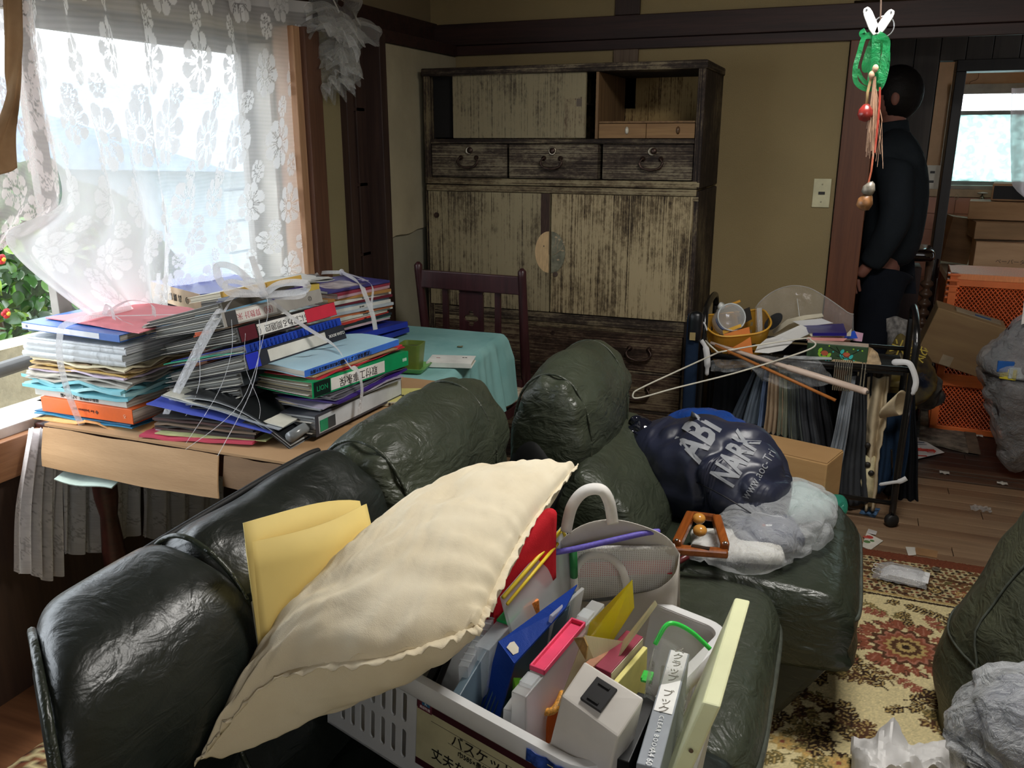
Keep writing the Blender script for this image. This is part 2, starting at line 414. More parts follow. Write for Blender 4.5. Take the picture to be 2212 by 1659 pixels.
# paper facing with its torn lower edge: upper sheet overlaps a lower one
def pap(u, v):
    y = 3.172+u*.69; zb = 1.02+.045*u+.012*nz((u*3, 0, 0), 2)
    return (-1.806+.004*nz((u*2, v*2, 0), 2)+(.006*(1-v)**6), y, zb+(1.79-zb)*v)
MB().grid(pap, 14, 16).build('paper_sheet', mat('door_paper_upper', '#a39a80', .9, var=.08, vs=5, bs=.15, bscale=200), dr, solid=.002, label='upper paper facing with a torn curling lower edge')
def pap2(u, v): return (-1.812, 3.172+u*.69, .02+1.05*v)
MB().grid(pap2, 4, 8).build('paper_sheet', mat('door_paper_lower', '#8f8b78', .9, var=.08, vs=5), dr, solid=.001)
# window -----------------------------------------------------------
w = MB(); fm = mat('alu_frame', '#8f8b86', .5, .3)
w.span((-2.10, -.35, WZ0-.02), (-1.95, WY1, WZ0)); w.span((-2.10, -.35, WZ1), (-1.95, WY1, WZ1+.02)); w.span((-2.10, WY1-.02, WZ0), (-1.96, WY1, WZ1))
win = struct(w, 'window_1', mat('window_case', '#b9b4aa', .6), bev=.002)
s = MB()
for y0, y1 in ((1.72, 2.64),):
    s.span((-2.07, y0, WZ0+.01), (-2.04, y0+.045, WZ1)); s.span((-2.07, y1-.04, WZ0+.01), (-2.04, y1, WZ1))
    s.span((-2.07, y0, WZ0+.01), (-2.04, y1, WZ0+.05)); s.span((-2.07, y0, WZ1-.04), (-2.04, y1, WZ1))
s.build('sash', fm, win, bev=.002)
MB().span((-2.057, 1.76, WZ0+.05), (-2.053, 2.6, WZ1-.04)).build('pane', mat_film('window_glass', '#e8f4ff', .05, .02, 2, 0, .25, 0), win)
MB().span((-1.95, 1.0, .60), (-1.90, 1.62, .70)).build('sill_board', mat_wood('sill_wood', '#a87855', '#7b5438', 1, 'y', .5, .1), win, bev=.003, label='brown wooden inner sill')
MB().span((-2.08, .3, .665), (-1.93, 1.62, .725)).build('sill', mat('white_sill', '#d9d6d2', .4), win, bev=.004)
# dark outside handrail passing across the opening
rl = MB().tube([(-2.22, .2, .72), (-2.2, 1.75, .8)], .022, 12).build('window_handrail', C('#5b5854', .4), None, smooth=True); T(rl, 'grey tubular rail outside the open window at the lower left', 'rail')
# ---- outside ------------------------------------------------------
og = struct(MB().span((-14, -6, -.6), (-2.07, 16, -.5)), 'ground', mat('outside_gravel', '#a9a08c', .9, bs=.5, bscale=30))
sw = MB().span((-2.75, -1.0, -.5), (-2.62, 5.2, .74)).build('stucco_wall', mat('stucco', '#c9c0a4', .95, var=.1, vs=30, bs=1, bscale=90), None); T(sw, 'low cream rough stucco wall outside the window', 'wall')
nb = thing('neighbour_house', 'pale blue clapboard house seen through the lace curtain', 'building', (-7.5, 8.0, -.5))
MB().span((-3, -2.6, 0), (3, 2.6, 1.75)).build('wall', C('#9fb4c0', .8), nb)
for i in range(7): MB().span((3.0, -2.6, .12+i*.24), (3.02, 2.6, .34+i*.24)).build('siding_board', C('#b8c9d2', .8), nb)
rf = MB(); rf.prism([(-3.3, 1.7), (3.35, 1.7), (0, 2.5)], -2.9, 2.9, Matrix.Rotation(PI/2, 4, 'X')); rf.build('roof', C('#7e93a6', .7), nb)
MB().span((3.02, -.6, .55), (3.05, .7, 1.3)).build('window', C('#dfe8ec', .3), nb)

struct(MB().span((LX, NY, 0), (LX+.012, 1.3, .62)).span((LX, 1.3, 0), (LX+.012, 2.66, .62)), 'trim_18', mat_wood('wainscot', '#4a362b', '#33251e', .6, 'z', .5, .1))
# ================================================================= HALL AND KITCHEN
HY, KY = 5.0, 6.4
hf = struct(MB().span((-1.6, BY, -.06), (2.4, 6.6, -.025)), 'floor_hall', mat('hall_floor_base', '#17110e', .9))
HB = mat_wood('hall_floor_board', '#4a3a34', '#2e2420', .5, 'x', .4, .15)
p0 = None
for r in range(14):
    for c in range(3):
        if p0 is None: o = p0 = MB().span((-.7, .001, -.025), (.7, .0755, -.003)).build('plank', HB, hf, bev=.0012)
        else: o = p0.copy(); SC.collection.objects.link(o)
        o.location = (-.9+c*1.402+(r % 3)*.4, BY+.16+r*.0765, 0)
struct(MB().span((-.02, BY-.01, -.02), (RX, BY+.05, .004)).span((-.02, BY+.06, -.02), (RX, BY+.09, .004)).span((-.02, BY+.10, -.02), (RX, BY+.155, .006)), 'trim_15', mat_wood('threshold_wood', '#6b5546', '#41332b', 1, 'x', .4, .1), bev=.002)
PANEL = mat_wood('hall_panelling', '#4c443d', '#3a332f', .5, 'z', .6, .08)
wh = struct(MB().span((-1.6, HY+.02, 0), (.33, HY+.1, 2.35)).span((.33, HY+.02, 1.80), (2.4, HY+.1, 2.35)).span((1.5, HY+.02, 0), (2.4, HY+.1, 1.8)), 'wall_hall', mat('panel_back', '#120f0e', .9))
# vertical boards of the panelling
for i in range(13):
    x0 = -1.19+i*.1165
    MB().span((x0+.0015, HY, 0), (x0+.115, HY+.02, 2.35)).build('panel_board', PANEL, wh, bev=.002)
for i in range(10):
    x0 = .3245+i*.1165
    MB().span((x0+.0015, HY, 1.80), (x0+.115, HY+.02, 2.35)).build('panel_board', PANEL, wh, bev=.002)
struct(MB().span((-1.6, BY+.12, 0), (-1.5, HY, 2.35)), 'wall_hall_left', PANEL)
struct(MB().span((2.3, BY+.12, 0), (2.4, 6.5, 2.35)), 'wall_hall_right', PANEL)
struct(MB().span((-1.6, BY+.12, 2.3), (2.4, HY+.1, 2.36)), 'ceiling_hall', mat('hall_ceiling', '#3c332c', .9))
BLACKW = mat_wood('door_frame_black', '#241c1a', '#151110', 1, 'z', .45, .08)
struct(MB().span((.405, HY-.03, 0), (.452, HY+.12, 1.745)).span((.405, HY-.03, 1.745), (1.56, HY+.12, 1.80)).span((1.5, HY-.03, 0), (1.56, HY+.12, 1.745)), 'door_2', BLACKW, bev=.003)
# kitchen shell
KW = mat('kitchen_wall', '#c9a887', .9, var=.05)
kw = MB().span((-.2, KY, 0), (.5, KY+.1, 2.3)).span((.5, KY, 0), (2.4, KY+.1, 1.10)).span((.5, KY, 1.74), (2.4, KY+.1, 2.3)).span((1.75, KY, 1.10), (2.4, KY+.1, 1.74))
struct(kw, 'wall_kitchen', KW)
struct(MB().span((-.25, HY+.1, 0), (-.15, KY, 2.3)), 'wall_kitchen_left', KW)
struct(MB().span((-.25, HY+.1, 2.28), (2.4, KY+.1, 2.34)), 'ceiling_kitchen', mat('kitchen_ceiling', '#c99b6e', .9))
# pink tiles below the kitchen window
tw = struct(MB().span((.2, KY-.012, .3), (2.2, KY, 1.06)), 'trim_16', mat('tile_grout', '#a5806e', .9))
TIL = mat('pink_tile', '#d39a85', .35, var=.05, vs=3)
t0 = None
for r in range(7):
    for c in range(9):
        if t0 is None: o = t0 = MB().span((0, KY-.02, 0), (.208, KY-.012, .1035)).build('tile', TIL, tw, bev=.0015)
        else: o = t0.copy(); SC.collection.objects.link(o)
        o.location = (.2+c*.2105-(.105 if r % 2 else 0), 0, .952-r*.106)
struct(MB().span((.2, KY-.03, 1.06), (2.3, KY, 1.11)), 'trim_17', mat('kitchen_sill_wall', '#cbb59a', .7), bev=.003)
kwin = struct(MB().span((.5, KY-.03, 1.11), (1.78, KY+.05, 1.135)).span((.5, KY-.03, 1.70), (1.78, KY+.05, 1.76)).span((.5, KY-.02, 1.11), (.53, KY+.05, 1.76)), 'window_2', mat('kitchen_window_frame', '#a9a69c', .5), bev=.002)
MB().span((.53, KY+.03, 1.135), (1.75, KY+.05, 1.16)).span((.53, KY+.03, 1.575), (1.75, KY+.05, 1.60)).build('sash', mat('sash_grey', '#8f9390', .5), kwin)
m, t, p = new_mat('hammered_glass')
vo = t.new('ShaderNodeTexVoronoi', feature='SMOOTH_F1', i={'Vector': t.coord((1, 1, 1.15)), 'Scale': 34})
b = t.bump(vo.outputs[0], 1.0, .02)
tl = t.new('ShaderNodeBsdfTranslucent', i={'Color': (.62, .80, .76, 1), 'Normal': b}); gl = t.new('ShaderNodeBsdfGlossy', i={'Roughness': .2, 'Normal': b})
mx = t.new('ShaderNodeMixShader', i={0: t.ramp(vo.outputs[0], [(.25, .02), (.55, .3)]), 1: tl.outputs[0], 2: gl.outputs[0]})
t.l.new(mx.outputs[0], t.n['Material Output'].inputs[0])
MB().span((.53, KY+.036, 1.16), (1.75, KY+.044, 1.575)).build('pane', m, kwin, label='hammered frosted lower pane')
kl = thing('kitchen_lamp', 'warm lamp on the kitchen ceiling beyond the doorway', 'lamp', (1.3, 5.8, 2.28)); MB().lathe([(0, -.05), (.12, -.045), (.13, 0), (.04, 0)], 24).build('lamp_shade', mat('warm_lamp', '#ffdcae', .5, emit=4), kl, smooth=True)
# hook wire hanging at the top of the doorway view
hk = px(2112, 170, Y=KY-.015)
T(MB().tube(smoothed([(hk.x, KY+.005, hk.z+.06), (hk.x, hk.y, hk.z+.05), (hk.x, hk.y, hk.z), (hk.x-.04, hk.y, hk.z-.02), (hk.x-.03, hk.y, hk.z-.05), (hk.x+.02, hk.y, hk.z-.05)], 4), .0018, 5).build('wire_hook', C('#6a5238'), None), 'thin bent wire hanging on the wall above the kitchen window', 'hook')
def faucet(X, label, rz):
    f = thing('faucet', label, 'faucet', (X, KY-.03, 1.02), rz)
    ch = C('#b9bdb8', .2, metal=1)
    MB().lathe([(.022, -.035), (.02, -.03), (.012, -.02), (.012, .03), (.018, .035), (.01, .05), (.004, .055), (.004, .065)], 14).build('valve_body', ch, f, smooth=True)
    MB().tube([(0, .03, 0), (0, -.02, 0), (0, -.05, -.01), (0, -.06, -.035)], .009, 10).build('spout', ch, f, smooth=True)
    MB().lathe([(0, .065), (.03, .066), (.032, .072), (0, .076)], 14).build('handle', C('#e9e9e4', .3), f, smooth=True)
faucet(px(2120, 440, Y=KY-.05).x, 'chrome tap with white handle on the pink tiles below the frosted window', 0)
g = px(2172, 437, Y=KY-.06)
rg = thing('tile_shelf_rack', 'small wire rack of green sponge things at the right end of the pink tiles', 'rack', (g.x, g.y, g.z))
MB().box((0, 0, -.03), (.1, .05, .008)).build('tray', C('#8f9a93', .4), rg)
MB().box((-.02, 0, .01), (.045, .03, .07)).build('sponge', C('#7f8c5a', .9), rg); MB().box((.03, 0, 0), (.04, .03, .05)).build('sponge', C('#9aa6a0', .9), rg)
MB().tube([(-.05, -.02, -.03), (-.05, -.02, .03), (.05, -.02, .03), (.05, -.02, -.03)], .002, 5).build('wire', C('#999c99', .3, metal=1), rg)
hb = px(2066, 425, Y=KY-.03)
T(MB().tube([(hb.x+.012*math.cos(a), hb.y, hb.z+.018*math.sin(a)) for a in [i*PI/6 for i in range(12)]], .0025, 6, closed=True).build('wall_hook', C('#c9b79a'), None), 'small oval hook on the beige strip above the tiles', 'hook')
# light cloth / bag at the right edge of the kitchen doorway
def sheetbag(u, v):
    a = px(2185+60*u, 190+235*v+(-18 if u < .1 else 0)*(1 if v > .9 else 0), Y=5.5)
    return (a.x, a.y+.03*math.sin(u*9+v*2)+.02*math.sin(v*5), a.z)
T(MB().grid(lambda u, v: sheetbag(u*(1-.25*max(0, .5-v)), v) if v < .85 else sheetbag(.0+u*(1)+(.5-u)*((v-.85)/.15)**2*.8, v), 14, 20).build('hanging_bag', mat_film('milky_bag_pink', '#efe0e4', .75, .4, 6, .4, .2, .4), None, smooth=True), 'milky pinkish plastic bag hanging at the right edge of the kitchen doorway', 'bag')
# hall wall outlet plate
sp = thing('wall_plate', 'off-white plate with two dark slots on the dark hall panelling', 'outlet', (.36, HY-.001, 1.235))
MB().box((0, -.004, 0), (.072, .008, .12)).build('plate', C('#b3ac9e', .5), sp, bev=.002)
for z in (.025, -.022): MB().box((0, -.0085, z), (.022, .003, .012)).build('slot', C('#14110f', .5), sp)
pc = px(1953, 238, Y=HY-.002)
T(MB().box((pc.x, HY-.004, pc.z), (.022, .006, .035)).build('door_latch', C('#8b8f94', .4), None), 'small grey latch plate on the dark panelling behind the shoulder', 'latch')
# ---------------- boxes
CARD = lambda a='#b08a5e', b='#94714a': mat('cardboard_'+a[1:], a, .85, col2=b, vs=3, bs=.1, bscale=60, stretch=(1, 1, 6))
def carton(name, label, loc, dims, rot, m, tape=None, txt=None, open_dark=False, group=None):
    o = thing(name, label, 'box', loc, rot, group); x, y, z = dims
    MB().box((0, 0, z/2), dims).build('body', m, o, bev=.003)
    MB().box((-x/4-.0, 0, z+.0015), (x/2-.002, y-.002, .003)).build('flap', m, o); MB().box((x/4, 0, z+.0015), (x/2-.002, y-.002, .003)).build('flap', m, o)
    if tape: MB().box((0, 0, z+.0035), (x, .05, .001)).build('tape', C(tape, .4), o)
    if txt: text(txt, .03, C('#3a2a1c'), o, TR((0, -y/2-.001, z*.45), (PI/2, 0, 0)))
    if open_dark:
        MB().box((0, -y/2-.001, z/2), (x-.02, .004, z-.02)).build('dark_face', C('#191512', .8), o, label='black printed front face')
    return o
def at(xp, yp, Y): return px(xp, yp, Y=Y)
for (nm_, px_, Y_, z_, dm, ry, rz, cc, kw_) in (
    ('light brown carton with a line of print just behind the orange crate', 2098, 5.55, .665, (.52, .30, .19), 0, -.04, ('#b08c69', '#9a7553'), dict(tape='#d9b79b', txt='ペーパータオル業務用')),
    ('creased brown carton lying on the printed carton in the kitchen', 2085, 5.62, .868, (.46, .25, .095), 0, .05, ('#8e6c4a', '#755738'), {}),
    ('brown carton with a pale top, second from the top of the kitchen pile', 2075, 5.70, .971, (.44, .24, .10), 0, -.12, ('#a37b56', '#87633f'), {}),
    ('topmost carton of the kitchen pile with a black front face', 2120, 5.74, 1.078, (.38, .22, .095), 0, -.16, ('#a67f5a', '#8b6744'), dict(open_dark=True))):
    q = at(px_, 560, Y_); carton('cardboard_box', nm_, (q.x+dm[0]/2+.02, Y_+dm[1]/2, z_), dm, (0, ry, rz), CARD(*cc), group=None, **kw_)
q = at(2066, 560, 5.9); carton('cardboard_box', 'narrow brown carton with black label leaning on the pink tiles', (q.x-.02, 6.0, .69), (.15, .2, .27), (0, .12, .1), CARD('#8a6848', '#6d5036'))
MB_t = thing('kitchen_counter', 'pale worktop under the pile of cartons in the kitchen', 'counter', (1.25, 5.85, 0))
MB().span((-.7, -.5, .62), (.9, .5, .66)).build('worktop', C('#c9c2b3', .4), MB_t, bev=.003); MB().span((-.66, -.46, 0), (.86, .48, .62)).build('cabinet_body', C('#8a6a50', .6), MB_t)
# orange crate stack -------------------------------------------
ORG = mat('orange_plastic', '#e8763a', .45, var=.08, vs=6)
oc = thing('orange_crate', 'tall stack-rimmed orange lattice crate standing in the kitchen doorway', 'crate', (.47, 4.60, 0), -.05)
Wc, Dc, Hc = .62, .34, .80
m_ = MB()
for x in (0, Wc-.035): m_.span((x, 0, 0), (x+.035, .03, Hc)); m_.span((x, Dc-.03, 0), (x+.035, Dc, Hc))
for z in (0, .24, .27, .50, .74): m_.span((0, 0, z), (Wc, .02, z+.03)); m_.span((0, 0, z), (.02, Dc, z+.03)); m_.span((Wc-.02, 0, z), (Wc, Dc, z+.03))
m_.build('frame', ORG, oc, bev=.002)
for k in range(5): MB().span((-.012, -.006+k*.002, Hc-.012-k*.028), (.045, .05, Hc-.002-k*.028)).build('rim_lip', ORG, oc, bev=.002)
MB().span((0, 0, Hc-.03), (Wc, Dc, Hc)).build('lid', mat('orange_plastic_top', '#f09258', .5, var=.08, vs=30, stretch=(8, 1, 1)), oc, bev=.004)
la = MB()
for i in range(40):
    x = .04+i*.0185-.2
    for dz, s in ((0, 1), (0, -1)):
        for z0, z1 in ((.03, .24), (.30, .50), (.53, .74)):
            h = z1-z0; xa, xb = (x, x+h*.8) if s > 0 else (x+h*.8, x)
            pts = [(xa, .01, z0), (xb, .01, z1)]
            # clip to the crate face
            lo, hi = .035, Wc-.035
            (ax, _, az), (bx, _, bz) = pts
            if max(ax, bx) < lo or min(ax, bx) > hi: continue
            def cl(ax, az, bx, bz, c): t_ = (c-ax)/(bx-ax); return c, az+(bz-az)*t_
            if ax < lo: ax, az = cl(ax, az, bx, bz, lo)
            if ax > hi: ax, az = cl(ax, az, bx, bz, hi)
            if bx < lo: bx, bz = cl(ax, az, bx, bz, lo)
            if bx > hi: bx, bz = cl(ax, az, bx, bz, hi)
            la.tube([(ax, .01, az), (bx, .01, bz)], .0026, 4, caps=False)
la.build('lattice', mat('orange_plastic_dark', '#d8622c', .5), oc, kind='stuff')
MB().span((.03, .025, .03), (Wc-.03, .03, Hc-.04)).build('inner_load', mat('crate_inside', '#8c3f1e', .9, var=.3, vs=14), oc)
# tilted carton leaning on the crate
q = at(2085, 735, 4.40)
tb = thing('cardboard_box', 'tan carton tipped against the orange crate, square of tape near its bottom', 'box', (q.x-.02, 4.47, q.z-.01), (.12, .27, .04))
MB().box((0, 0, 0), (.31, .13, .26)).build('body', CARD('#9c8058', '#86694a'), tb, bev=.004)
MB().box((.03, .0, .133), (.2, .06, .004)).build('flap', C('#a3947a', .8), tb); MB().box((.05, -.01, .1365), (.07, .02, .002)).build('label', C('#2e5c8c', .6), tb)
MB().box((-.02, -.0665, -.10), (.05, .001, .05)).build('tape', C('#a8967c', .5), tb)
# carved dark post (old chair / stair newel) in front of the panelling ----
nw = thing('carved_cabinet', 'dark glossy carved cabinet with ball knob and ringed column beside the kitchen doorway', 'cabinet', (.30, 4.72, 0))
GB = mat('glossy_black_wood', '#201412', .18, var=.2, coat=.5)
MB().span((-.30, .0, 0), (.05, .22, .80)).build('body', mat_wood('cabinet_redbrown', '#3e2420', '#2a1816', 1, 'z', .4, .05), nw)
tp = cushion((.40, .3, .065), .03, 8, 0, M=TR((-.10, .08, .87))); tp.build('rounded_top', GB, nw, smooth=True)
MB().lathe([(.0, 0), (.018, .0), (.014, .01), (.026, .022), (.03, .04), (.02, .058), (0, .064)], 18, TR((-.05, .03, .90))).build('ball_knob', GB, nw, smooth=True)
pr = [(.016, 0)]
for k in range(7):
    z = .42+k*.05; pr += [(.016, z-.02), (.03, z-.008), (.034, z), (.03, z+.008), (.016, z+.02)]
pr += [(.02, .84)]
MB().lathe(pr, 16, TR((.085, .03, 0))).build('ring_column', mat('turned_wood', '#5a4334', .35), nw, smooth=True)
MB().tube([(.12, .02, 0), (.12, .02, .85)], .008, 8).build('thin_column', GB, nw)
# door knob end poking out at the post (round pale drawer knob)
q = px(1850, 622, Y=4.0)
T(MB().lathe([(0, 0), (.012, .001), (.016, .01), (.012, .02), (.008, .03)], 14, Matrix.Translation(q) @ Matrix.Rotation(-PI/2, 4, 'Y')).build('round_knob', C('#a8795a', .4), None, smooth=True), 'small round wooden knob beside the red-brown post', 'knob')
# ---------------- person -----------------
def skin(name, J, E_, R, m, parent, sub=2, label=None):
    me = bpy.data.meshes.new(name); me.from_pydata([tuple(j) for j in J], E_, [])
    o = bpy.data.objects.new(name, me); SC.collection.objects.link(o); o.parent = parent; me.materials.append(m)
    sk = o.modifiers.new('skin', 'SKIN'); sk.use_smooth_shade = True
    lay = me.skin_vertices[0] if me.skin_vertices else None
    if lay is None:
        bm = bmesh.new(); bm.from_mesh(me); bm.verts.layers.skin.verify(); bm.to_mesh(me); bm.free(); lay = me.skin_vertices[0]
    for i, r in enumerate(R): lay.data[i].radius = r if isinstance(r, tuple) else (r, r); lay.data[i].use_root = (i == 0)
    s_ = o.modifiers.new('sub', 'SUBSURF'); s_.levels = sub; s_.render_levels = sub
    if label: o['label'] = label
    return o
per = thing('person', 'person in dark jacket and jeans standing half behind the red-brown door post', 'person', (.15, 4.30, 0))
per.scale = (1, 1, .965)
SK = mat('skin_tone', '#8a5a4c', .6)
bj = [(0,0,.93),(.01,0,1.12),(.01,0,1.32),(-.01,0,1.47),(-.03,0,1.56),(-.04,0,1.66),
      (0,-.17,1.39),(.02,-.225,1.13),(-.06,-.20,.92),(-.10,-.19,.86),
      (0,.17,1.39),(.0,.23,1.12),(-.14,.22,.95),(-.20,.21,.90),
      (0,-.10,.86),(-.02,-.11,.47),(0,-.11,.08),(-.13,-.12,.03),
      (0,.10,.86),(.02,.11,.47),(.04,.11,.08),(-.09,.12,.03)]
be = [(0,1),(1,2),(2,3),(3,4),(4,5),(2,6),(6,7),(7,8),(8,9),(2,10),(10,11),(11,12),(12,13),(0,14),(14,15),(15,16),(16,17),(0,18),(18,19),(19,20),(20,21)]
br = [.075,.07,.09,.05,.06,.08,.045,.035,.026,.03,.05,.04,.028,.03,.08,.055,.035,.03,.08,.055,.035,.03]
skin('body', bj, be, br, SK, per)
for k, (dx, dz, ln) in enumerate(((-.035,-.01,.07),(-.02,-.03,.08),(-.005,-.035,.082),(.01,-.03,.07))):
    a = Vector((-.105+dx*.6, -.19+.004*k, .85)); skin('finger', [a, a+Vector((dx*.5, 0, -ln*.45)), a+Vector((dx*.3+.012, 0, -ln*.9))], [(0,1),(1,2)], [.010,.009,.007], SK, per, 1)
a = Vector((-.125, -.20, .865)); skin('thumb', [a, a+Vector((-.03,-.01,-.02)), a+Vector((-.04,-.01,-.05))], [(0,1),(1,2)], [.011,.010,.008], SK, per, 1)
JK = mat_cloth('dark_jacket', '#23292f', '#1a1f24', .85, 500, .4)
jj = [(0.02,0,.86),(.03,0,1.10),(.035,0,1.26),(.02,0,1.38),(-.02,0,1.54),(0,-.19,1.38),(.03,-.25,1.13),(-.04,-.21,.95),(-.065,-.205,.91),(0,.19,1.38),(.01,.25,1.12),(-.12,.23,.96)]
ob = skin('jacket', jj, [(0,1),(1,2),(2,3),(3,4),(3,5),(5,6),(6,7),(7,8),(3,9),(9,10),(10,11)], [(.155,.14),(.15,.14),(.155,.145),(.14,.125),.082,(.085,.08),(.075,.07),(.06,.055),.056,.08,.07,.055], JK, per)
JN = mat_cloth('dark_jeans', '#171c26', '#10131b', .9, 700, .3)
skin('jeans', [(.02,0,.95),(.01,-.10,.84),(-.01,-.11,.47),(.01,-.11,.10),(.01,.10,.84),(.03,.11,.47),(.05,.11,.10)], [(0,1),(1,2),(2,3),(0,4),(4,5),(5,6)], [(.14,.13),.105,.08,.065,.105,.08,.065], JN, per)
MB().ball((-.045, 0, 1.665), (.105, .085, .115), seg=20, rings=14).build('head', SK, per, smooth=True)
MB().lathe([(.062, 0), (.070, .03), (.066, .075), (.058, .08)], 24, TR((-.02, 0, 1.47), (0, -.15, 0))).build('collar', JK, per, smooth=True, solid=.008)
hr = MB().ball((-.025, 0, 1.675), (.112, .094, .125), seg=20, rings=14).build('hair', mat_cloth('black_hair', '#15110f', None, .6, 200, .6), per, smooth=True)
MB().ball((-.03, -.088, 1.65), (.018, .01, .03)).build('ear', SK, per, smooth=True)
MB().lathe([(.0, 0), (.03, -.02), (.0, -.05)], 8, TR((-.152, 0, 1.665), (0, -PI/2, 0), (.6, .6, .4))).build('nose', SK, per, smooth=True)
for y in (-.03, .03): MB().ball((-.138, y, 1.685), (.008, .012, .007)).build('eye', C('#d8d4cf', .3), per, smooth=True)
MB().box((-.14, 0, 1.62), (.01, .04, .008)).build('mouth', C('#7d4a42'), per, bev=.003)
for y, x in ((-.115, 0), (.115, .04)):
    cushion((.25, .1, .09), .035, 6, .01, M=TR((x-.06, y, .045))).build('shoe', C('#1b1b1e'), per, smooth=True)
# ================================================================= OLD CUPBOARD
FY = 3.45
tz = thing('old_cupboard', 'tall weathered two-tier wooden cupboard with worn pale doors against the ochre wall', 'cupboard', (-1.17, FY, 0))
DKX = mat_worn('worn_dark_horizontal', 'x', .16, '#7b705a', '#40362d', '#1d1613', .75)
DKZ = mat_worn('worn_dark_vertical', 'z', .16, '#73684f', '#3b302a', '#1d1613', .75)
DRW = mat_worn('worn_drawer_front', 'x', .24, '#7c735f', '#463c33', '#211a17', .8, 3)
DRW2 = mat_worn('worn_drawer_low', 'x', .22, '#6e614c', '#443329', '#22170f', .8, 7)
MIDX = mat_worn('worn_rail_pale', 'x', .32, '#8b8065', '#5d503d', '#2b221b', .8, 5)
DOOR = mat_worn('worn_pale_door', 'z', .36, '#a39474', '#655842', '#251c17', .85, 2)
DOORL = mat_worn('worn_pale_door_left', 'z', .44, '#93886c', '#5f5543', '#28201a', .85, 9)
SLD = mat_worn('worn_sliding_door', 'z', .56, '#8b8167', '#5e5646', '#302620', .85, 4)
INN = mat_wood('cupboard_inner', '#8a6c48', '#5e4630', 1, 'z', .7, .1)
INX = mat_wood('cupboard_inner_drawer', '#98784f', '#735537', 1, 'x', .7, .1)
x0, x1 = -.6, .601
for xx in (x0, x1-.03):
    MB().span((xx, 0, 1.235), (xx+.03, .45, 1.695)).build('upper_side', DKZ, tz, bev=.003); MB().span((xx, 0, 0), (xx+.03, .45, 1.225)).build('lower_side', DKZ, tz, bev=.003)
MB().span((x0-.006, -.006, 1.68), (x1+.006, .45, 1.712)).build('top', DKX, tz, bev=.006)
MB().span((x0+.03, .43, .03), (x1-.03, .45, 1.68)).build('back_panel', mat_worn('cupboard_back', 'z', .55, '#a58c5e', '#6b5335', '#2c2018', .8, 11), tz)
MB().span((x0+.03, 0, 1.405), (x1-.03, .43, 1.424)).build('rail', DKX, tz, bev=.002)
MB().span((x0+.01, -.004, 1.235), (x1-.01, .43, 1.262)).build('rail', MIDX, tz, bev=.003)
MB().span((x0+.01, -.010, 1.206), (x1-.01, .43, 1.232)).build('rail', MIDX, tz, bev=.003)
MB().span((x0+.03, 0, .655), (x1-.03, .43, .698)).build('rail', DKX, tz, bev=.003)
MB().span((x0+.03, 0, .635), (x1-.03, .43, .653)).build('rail', MIDX, tz, bev=.002)
MB().span((x0+.03, 0, .462), (x1-.03, .43, .474)).span((x0+.03, 0, .29), (x1-.03, .43, .303)).span((x0+.03, 0, .0), (x1-.03, .43, .12)).build('rail', DKX, tz)
# upper open compartment: shelf left, pale box right
MB().span((x0+.03, .06, 1.56), (.10, .43, 1.568)).build('shelf', mat_wood('shelf_wood', '#6d5d4a', '#4c3f33', 1, 'x', .7, .1), tz)
bx = MB(); bx.span((.168, .005, 1.424), (.180, .43, 1.68)); bx.span((.18, .02, 1.484), (x1-.03, .43, 1.492)); bx.build('compartment', INN, tz, bev=.0015)
for i, (a, c) in enumerate(((.182, .375), (.377, x1-.033))):
    d = MB().span((a, .012, 1.426), (c, .10, 1.482)).build('small_drawer', INX, tz, bev=.0015)
    MB().lathe([(0, .006), (.004, .005), (.008, .0), (.006, -.004)], 14, TR(((a+c)/2+(.02 if i == 0 else .03), .010, 1.456), (PI/2, 0, 0), (1, 1.9, 1))).build('knob', C('#c9c4b4' if i == 0 else '#5a4330', .25), d, smooth=True)
# sliding door
sd = MB().span((-.466, .012, 1.427), (.125, .028, 1.694)).build('sliding_door', SLD, tz, bev=.002)
m = mat_worn('worn_stain_patch', 'z', .35, '#8d8268', '#57473a', '#31231d', .85, 6)
MB().grid(lambda u, v: (.035+.088*u-.008*(v)*nz((v*4,0,0), 3), .0112, 1.43+.155*v+.014*nz((u*3, 0, 0), 3)*v), 6, 6).build('stained_patch', m, sd, label='dark stained patch near the lower right corner')
MB().box((.098, .0105, 1.565), (.022, .002, .03)).build('finger_catch', C('#5a4d3e'), sd)
MB().span((x0+.03, .04, 1.43), (.0, .045, 1.68)).build('dark_interior_sheet', mat('dark_interior', '#0d0b0a', .95), tz)  # near-black sheet paints in the shade of the interior behind the sliding door
